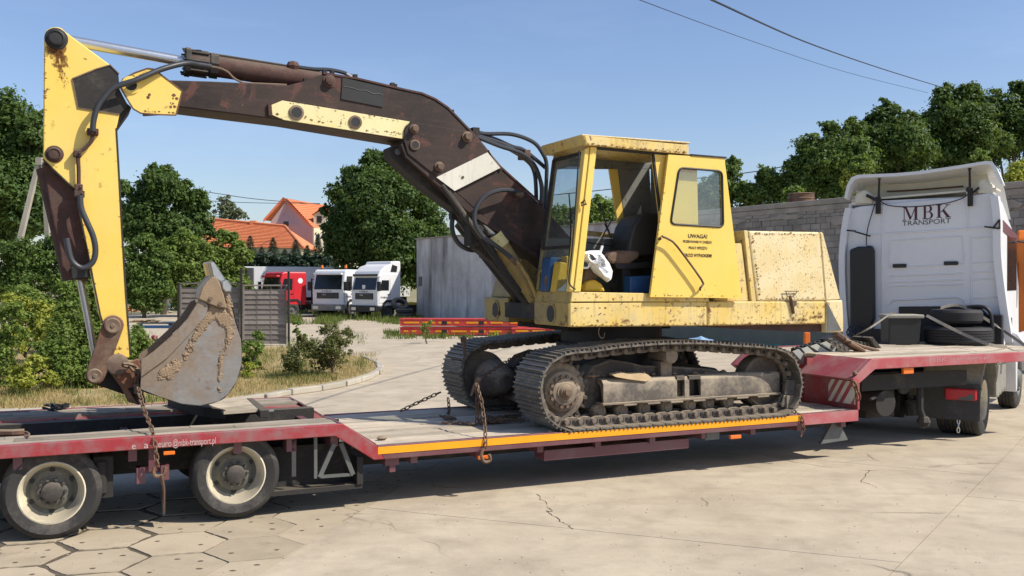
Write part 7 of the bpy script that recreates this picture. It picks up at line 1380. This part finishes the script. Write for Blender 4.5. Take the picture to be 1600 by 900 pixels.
m = MB(); a, b, c, d = kb(1331, 312, PB+.06), kb(1556, 293, PB+.06), kb(1556, 293, PB+.06)+Vector((.5, 0, 0)), kb(1331, 312, PB+.06)+Vector((.5, 0, 0)); m.ext([a, b, c, d], (0, 0, -.03)); part(sp, 'shelf', m, M['cream'])
for pts in (((1334, 318), (1336, 303), (1350, 296), (1362, 303), (1364, 318)), ((1526, 302), (1528, 282), (1537, 278), (1548, 287), (1552, 302))):
    m = MB(); m.ext([kb(x, y, PB+.0) for x, y in pts], (.4, 0, 0)); part(sp, 'corner_fairing', m, M['cream'], bevel=.03)
for pts in (((1374, 278), (1372, 334)), ((1515, 263), (1516, 322))):
    m = MB(); a, b = pts; m.tube([kb(*a, PB-.02), kb(*b, PB-.05)], .018, 6); e_ = kb(*b, PB-.05); m.box(e_+Vector((-.03, -.035, 0)), e_+Vector((.04, .035, .28))); m.sphere(kb(a[0], a[1], PB-.02), .035, 6); part(sp, 'strut', m, M['dark'])
m = MB(); m.tube([kb(1354, 305, PB-.05), kb(1372, 314, PB-.06)], .035, 4); part(sp, 'strut_lock', m, M['dark']); m = MB(); m.tube([kb(1516, 304, PB-.04), kb(1530, 293, PB-.04)], .02, 5); m.sphere(kb(1514, 296, PB-.06), .05, 8); part(sp, 'strut_lock', m, M['dark'])
m = MB(); m.tube([kb(x, y, PB-.06) for x, y in ((1374, 312), (1385, 320), (1410, 323), (1440, 322), (1480, 317), (1505, 309), (1515, 300))], .009, 5, smoothpath=4); m.tube([kb(x, y, PB-.06) for x, y in ((1367, 318), (1362, 335), (1357, 352), (1354, 370), (1354, 384))], .009, 5, smoothpath=4); part(sp, 'cable', m, M['black'])
m = MB(); m.tube([kb(x, y, PB+.45) for x, y in ((1386, 299), (1410, 298), (1440, 296), (1505, 291))], .014, 5); part(sp, 'hinge_bar', m, M['rust'])
# lettering on the back
def serif(ch, x0, y0, w, h, mb):            # serif capitals from stems, hairlines and slab serifs; placed on the back wall
    def poly(pts): mb.ext([kb(x0+px*w, y0-py*h-px*w*.045, PB-.0045) for px, py in pts], (.0035, 0, 0))
    if ch == 'M':
        poly([(.0, 0), (.22, 0), (.22, .05), (0, .05)]); poly([(.09, .05), (.13, .05), (.13, .95), (.09, .95)]); poly([(0, .95), (.25, .95), (.25, 1), (0, 1)]); poly([(.12, 1), (.26, 1), (.54, .22), (.46, .0)]); poly([(.47, .05), (.52, .05), (.86, 1), (.80, 1)]); poly([(.76, .05), (.92, .05), (.92, .95), (.76, .95)]); poly([(.68, 0), (1, 0), (1, .05), (.68, .05)]); poly([(.76, .95), (1, .95), (1, 1), (.76, 1)])
    if ch == 'B':
        poly([(.0, 0), (.6, 0), (.6, .05), (0, .05)]); poly([(.12, .05), (.30, .05), (.30, .95), (.12, .95)]); poly([(0, .95), (.55, .95), (.55, 1), (0, 1)]); poly([(.30, .50), (.62, .50), (.62, .55), (.30, .55)])
        for cy_, ry, rx in ((.755, .225, .26), (.27, .26, .34)):
            o = [(.55+rx*cos(t), cy_+(ry+.01)*sin(t)) for t in [-pi/2+pi*k/10 for k in range(11)]]; i = [(.53+(rx-.17)*cos(t), cy_+(ry-.04)*sin(t)) for t in [-pi/2+pi*k/10 for k in range(11)]]
            for k in range(10): poly([o[k], o[k+1], i[k+1], i[k]])
    if ch == 'K':
        poly([(.0, 0), (.40, 0), (.40, .05), (0, .05)]); poly([(.10, .05), (.28, .05), (.28, .95), (.10, .95)]); poly([(0, .95), (.40, .95), (.40, 1), (0, 1)]); poly([(.28, .42), (.33, .40), (.86, .96), (.80, .97)]); poly([(.40, .53), (.54, .64), (.98, .03), (.74, .03)]); poly([(.62, 0), (1.05, 0), (1.05, .05), (.62, .05)]); poly([(.65, .95), (.98, .95), (.98, 1), (.65, 1)])
m = MB(); serif('M', 1410, 344.5, 25, 21, m); serif('B', 1441, 342.5, 19, 21, m); serif('K', 1463, 340.5, 22, 20.5, m); PK('lettering', m, 'letterdark')
a, b = kb(1410, 353), kb(1485.5, 348.5); m = MB(); text_mb('TRANSPORT', (PB-.0045, a.y, a.z), (0, b.y-a.y, b.z-a.z), (0, 0, 1), .115, (b-a).length, m); PK('lettering', m, 'lettergrey')
# right side: window, stripe, vents, door handle, step
sy = QR-.006
m = MB(); m.box((PB+.9, sy-.004, 2.05), (PB+1.9, sy+.004, 2.95)); part(sd, 'side_window', m, M['glassdark'], bevel=.01)
m = MB(); m.ext([Vector((PB+.25, sy-.004, 3.02)), Vector((PB+2.0, sy-.004, 2.85)), Vector((PB+2.0, sy-.004, 3.0)), Vector((PB+.25, sy-.004, 3.2))], (0, .006, 0)); part(sd, 'red_stripe', m, M['maroon'])
m = MB()
for k in range(14): m.box((PB+.42, sy-.006, 1.35+k*.055), (PB+.75, sy+.002, 1.375+k*.055))
part(sd, 'vent_louvre', m, M['greymetal']); m = MB(); m.box((PB+1.1, sy-.02, 1.45), (PB+1.3, sy, 1.6)); part(sd, 'door_handle', m, M['plastic'], bevel=.01)
m = MB(); m.tube([Vector((PB+1.95, QR-.0, 2.9)), Vector((PB+2.15, QR-.3, 2.85)), Vector((PB+2.15, QR-.3, 2.2))], .02, 6); m.box((PB+2.1, QR-.42, 2.2), (PB+2.2, QR-.18, 2.8)); part(sd, 'mirror', m, M['plastic'], bevel=.02)
m = MB(); m.ext([kb(x, y, PB-.02) for x, y in ((1568, 545), (1577, 516), (1590, 522), (1608, 545))], (.3, 0, 0)); part(sd, 'lower_corner', m, M['white'], bevel=.01)
# chassis, wheels, mudguards
m = MB(); m.box((-1.0, .72, .62), (5.2, .80, .92)); m.box((-1.0, 1.60, .62), (5.2, 1.68, .92)); m.box((-.98, .82, .70), (-.92, 1.58, .90)); m.box((-.2, .8, .7), (.2, 1.6, .8)); ch = PK('chassis', m, 'dustdark')
m = MB()
for (p, z) in ((-.75, .8), (-.4, .77), (.0, .8)): m.lathe((p, .715, z), [(.05, 0), (.05, -.01), (0, -.01)], 14, cap=False)
part(ch, 'frame_hole', m, M['black'])
for q_ in (.95, 1.2, 1.45): m = MB(); m.lathe((-.98, q_, .80), [(.05, -.001), (.05, -.006), (0, -.006)], 14, (1, 0, 0), cap=False); part(ch, 'frame_hole', m, M['black'])
m = MB(); m.cyl((0, .3, .51), (0, 2.1, .51), .09); m.sphere((0, 1.2, .51), .25, 12); part(ch, 'axle', m, M['dark'], smooth=True)
m = MB(); m.tube([(-.6, .9, .85), (-.6, .86, .45)], .055, 8); m.tube([(-.6, .86, .50), (-.62, .84, .28)], .09, 8); m.cyl((-.45, 1.0, .42), (-.45, 1.45, .42), .2, seg=20); m.cyl((-.3, .85, .35), (-.3, .85, .72), .14, seg=16); part(ch, 'air_spring', m, M['dark'], smooth=True)
def kwheel(p, q0, s, front=False):
    R = .512; c = (p, q0, R-.004); w_ = .30 if front else .58; m = MB(); pr = [(.28, .03), (.30, .0), (.36, -.005), (R-.05, .0), (R-.015, .02), (R, .05)]
    k = .06
    while k < w_-.09: pr += [(R, k), (R, k+.03), (R-.014, k+.033), (R-.014, k+.045)]; k += .05
    pr += [(R, w_-.05), (R-.02, w_-.02), (.3, w_)]
    m.lathe(c, [(r, h*s) for r, h in pr], 40, cap=False); w = PK('wheel', m, 'tyre', smooth=30)
    m = MB(); pr = [(.292, .02), (.285, .0), (.27, .02), (.25, .06), (.24, .20), (.16, .22), (.13, .18), (.12, .06), (0, .05)] if not front else [(.292, .02), (.285, .0), (.27, .02), (.25, .06), (.20, .04), (.14, -.03), (.1, -.05), (0, -.05)]
    m.lathe(c, [(r, h*s) for r, h in pr], 36, cap=False); rm = part(w, 'rim', m, M['rim'] if not front else M['greymetal'], smooth=35)
    m = MB()
    for k in range(10): A = 2*pi*k/10; rr = .2; d0 = (.19 if not front else .03)*s; a_ = Vector((c[0]+rr*cos(A), q0+d0, c[2]+rr*sin(A))); m.cyl(a_, a_-Vector((0, .04*s, 0)), .018, seg=6)
    part(rm, 'wheel_nut', m, M['hub'])
kwheel(0, .0, 1); kwheel(0, 2.4, -1); kwheel(3.62, .02, 1, True); kwheel(3.62, 2.38, -1, True)
def guard(q0, q1):
    m = MB(); arc = [(-.66, .60), (-.645, .78), (-.60, .93), (-.50, 1.06), (-.34, 1.135), (0, 1.16), (.34, 1.135), (.5, 1.06), (.6, .93), (.65, .78)]
    o = [(a, b) for a, b in arc]; i = [(a*.96, b-.02) for a, b in arc][::-1]; m.prism(o+i, q0, q1); m.prism([(-.66, .92), (-.60, .93), (-.5, 1.06), (-.34, 1.135), (-.3, 1.08), (-.5, .98), (-.56, .9)], q0-.012, q0+.02); g = PK('mudguard', m, 'greyplastic', bevel=.008)
    m = MB(); m.box((-.70, q0+.015, .28), (-.675, q1-.02, .79)); part(g, 'mudflap', m, M['flap'])
    m = MB(); m.box((-.69, q0+.0, .72), (-.665, q1-.0, .735)); 
    for k in (.12, .2, .42, .48): m.cyl((-.70, q0+k, .765), (-.67, q0+k, .765), .01, seg=6)
    part(g, 'edge_lip', m, M['dark']); m = MB(); m.box((-.735, q0+.05, .56), (-.66, q0+.46, .72)); part(g, 'tail_lamp', m, M['redlens'], bevel=.018)
    m = MB(); m.ext([Vector((-.737, q0+.09, .565)), Vector((-.737, q0+.30, .565)), Vector((-.737, q0+.26, .60)), Vector((-.737, q0+.19, .61)), Vector((-.737, q0+.13, .66)), Vector((-.737, q0+.10, .64))], (.001, 0, 0)); part(g, 'broken_lens', m, M['greymetal'])
guard(-.07, .70); guard(1.70, 2.47)
m = MB(); chain_mb([(-.68, .22, .29), (-.69, .22, .08)], .06, .008, .018, m); PK('earth_chain', m, 'brightsteel')
# tank cover panels between the axles, front arch
for k in range(4):
    m = MB(); p0 = .86+k*.36; m.prism([(p0, .95), (p0+.05, .45+.02*k), (p0+.34, .42), (p0+.34, .95)], -.03+.02*k, .35); PK('side_skirt_panel', m, 'greyplastic', bevel=.035)
m = MB(); m.box((.8, -.05, .955), (2.5, .5, .975)); PK('catwalk', m, 'white')
m = MB(); m.ext([Vector((2.85, -.05, .35)), Vector((2.92, -.05, .40)), Vector((2.97, -.05, 1.06)), Vector((2.86, -.05, 1.15)), Vector((2.78, -.05, 1.1))], (0, .4, 0)); PK('front_arch_panel', m, 'white', bevel=.01)
m = MB(); m.ext([Vector((2.9, -.04, .9)), Vector((3.1, -.04, 1.1)), Vector((3.62, -.04, 1.18)), Vector((4.2, -.04, 1.05)), Vector((4.3, -.04, .6)), Vector((5.0, -.04, .6)), Vector((5.0, -.04, 1.3)), Vector((2.9, -.04, 1.3))], (0, .1, 0)); PK('cab_lower_side', m, 'white', bevel=.01)
m = MB(); m.cyl((-.1, 1.2, .93), (-.1, 1.2, .99), .42, seg=24); m.box((-.9, .8, .9), (.6, 1.6, .94)); PK('fifth_wheel', m, 'black')
# black hose hoop behind the spare tyres
m = MB(); m.tube([K.U(x, y, PB-.35) for x, y in ((1500, 482), (1520, 479), (1538, 480), (1547, 488), (1550, 505), (1551, 535))], .03, 8, smoothpath=5); PK('hose_hoop', m, 'plastic', smooth=True)
m = MB(); 
for k in range(5): a = K.U(1332+k*3, 505+k*2, PB-.3); m.tube([a, a+Vector((-.1, .05, -.2)), K.U(1370, 535, PB-.5)], .014, 6, smoothpath=4)
PK('air_hose', m, 'hose', smooth=True)
# orange lorry at the right edge, far behind
OF = Frame(WY(1588, 440, 24).x, 24, 60); t = thing('orange_lorry', 'orange lorry mostly hidden behind the tractor unit at the right edge', 'lorry', OF, (0, 0, 0))
m = MB(); m.ext([(0, 0, .9), (0, 0, 3.25), (.25, 0, 3.5), (2.2, 0, 3.5), (2.2, 0, .9)], (0, -2.4, 0)); part(t, 'cab_body', m, M['orange'], bevel=.06)
m = MB(); m.box((-.03, -2.1, 1.9), (-.001, -.2, 3.0)); part(t, 'windscreen', m, M['glassdark']); m = MB(); m.box((.4, .002, 1.9), (1.3, .02, 2.9)); part(t, 'side_window', m, M['glassdark'])
m = MB(); m.box((-.15, .0, 2.0), (.0, .3, 2.7)); m.tube([(0, .15, 2.75), (.1, 0, 2.9)], .02, 5); part(t, 'mirror', m, M['plastic'], bevel=.02); m = MB(); m.box((-.1, -2.4, .5), (.3, 0, .9)); m.box((.3, -1.8, .6), (6, -.6, .9)); part(t, 'bumper', m, M['plastic'])
for p in (1.1, 5): m = MB(); m.lathe((p, 0, .5), [(.3, 0), (.5, -.02), (.5, -.28), (.3, -.3)], 18); part(t, 'wheel', m, M['tyre'])
# bits seen under the digger: blue sheet and green net by the wall, orange crate
a = WY(1055, 530, 31); b = WY(1135, 530, 31); m = MB(); r_ = random.Random(3); row0 = []; row1 = []
for k in range(14): f = k/13; row0.append(Vector((a.x+(b.x-a.x)*f, 30.6, 0))); row1.append(Vector((a.x+(b.x-a.x)*f, 31.3, .38*sin(pi*f)+r_.uniform(0, .06))))
m.loft(row0, row1, False); m.loft(row1, [p+Vector((0, 1.2, -.3)) for p in row1], False); solo('tarpaulin', 'faded blue sheet crumpled on the ground behind the tracks', 'tarpaulin', W, row0[0], m, plain('faded_blue_sheet', (.22, .36, .55), .6, 0, .2))
m = MB(); a = WY(1190, 530, 31); m.box((a.x-.2, 31, 0), (a.x+1.2, 31.4, .16)); M['net'] = plain('green_net', (.06, .22, .15), .8, 0, .3); solo('green_net_roll', 'green netting roll lying against the wall behind the tracks', 'netting', W, (a.x, 31, 0), m, M['net'], bevel=.12)
m = MB(); a = WY(1260, 520, 28); m.box((a.x-.05, 28, .2), (a.x+.12, 28.15, .72)); m.box((a.x-.1, 27.95, 0), (a.x+.17, 28.2, .2)); solo('orange_barrier', 'small red-orange barrier block glimpsed under the digger counterweight', 'barrier', W, (a.x, 28, 0), m, M['lampo'], bevel=.03)
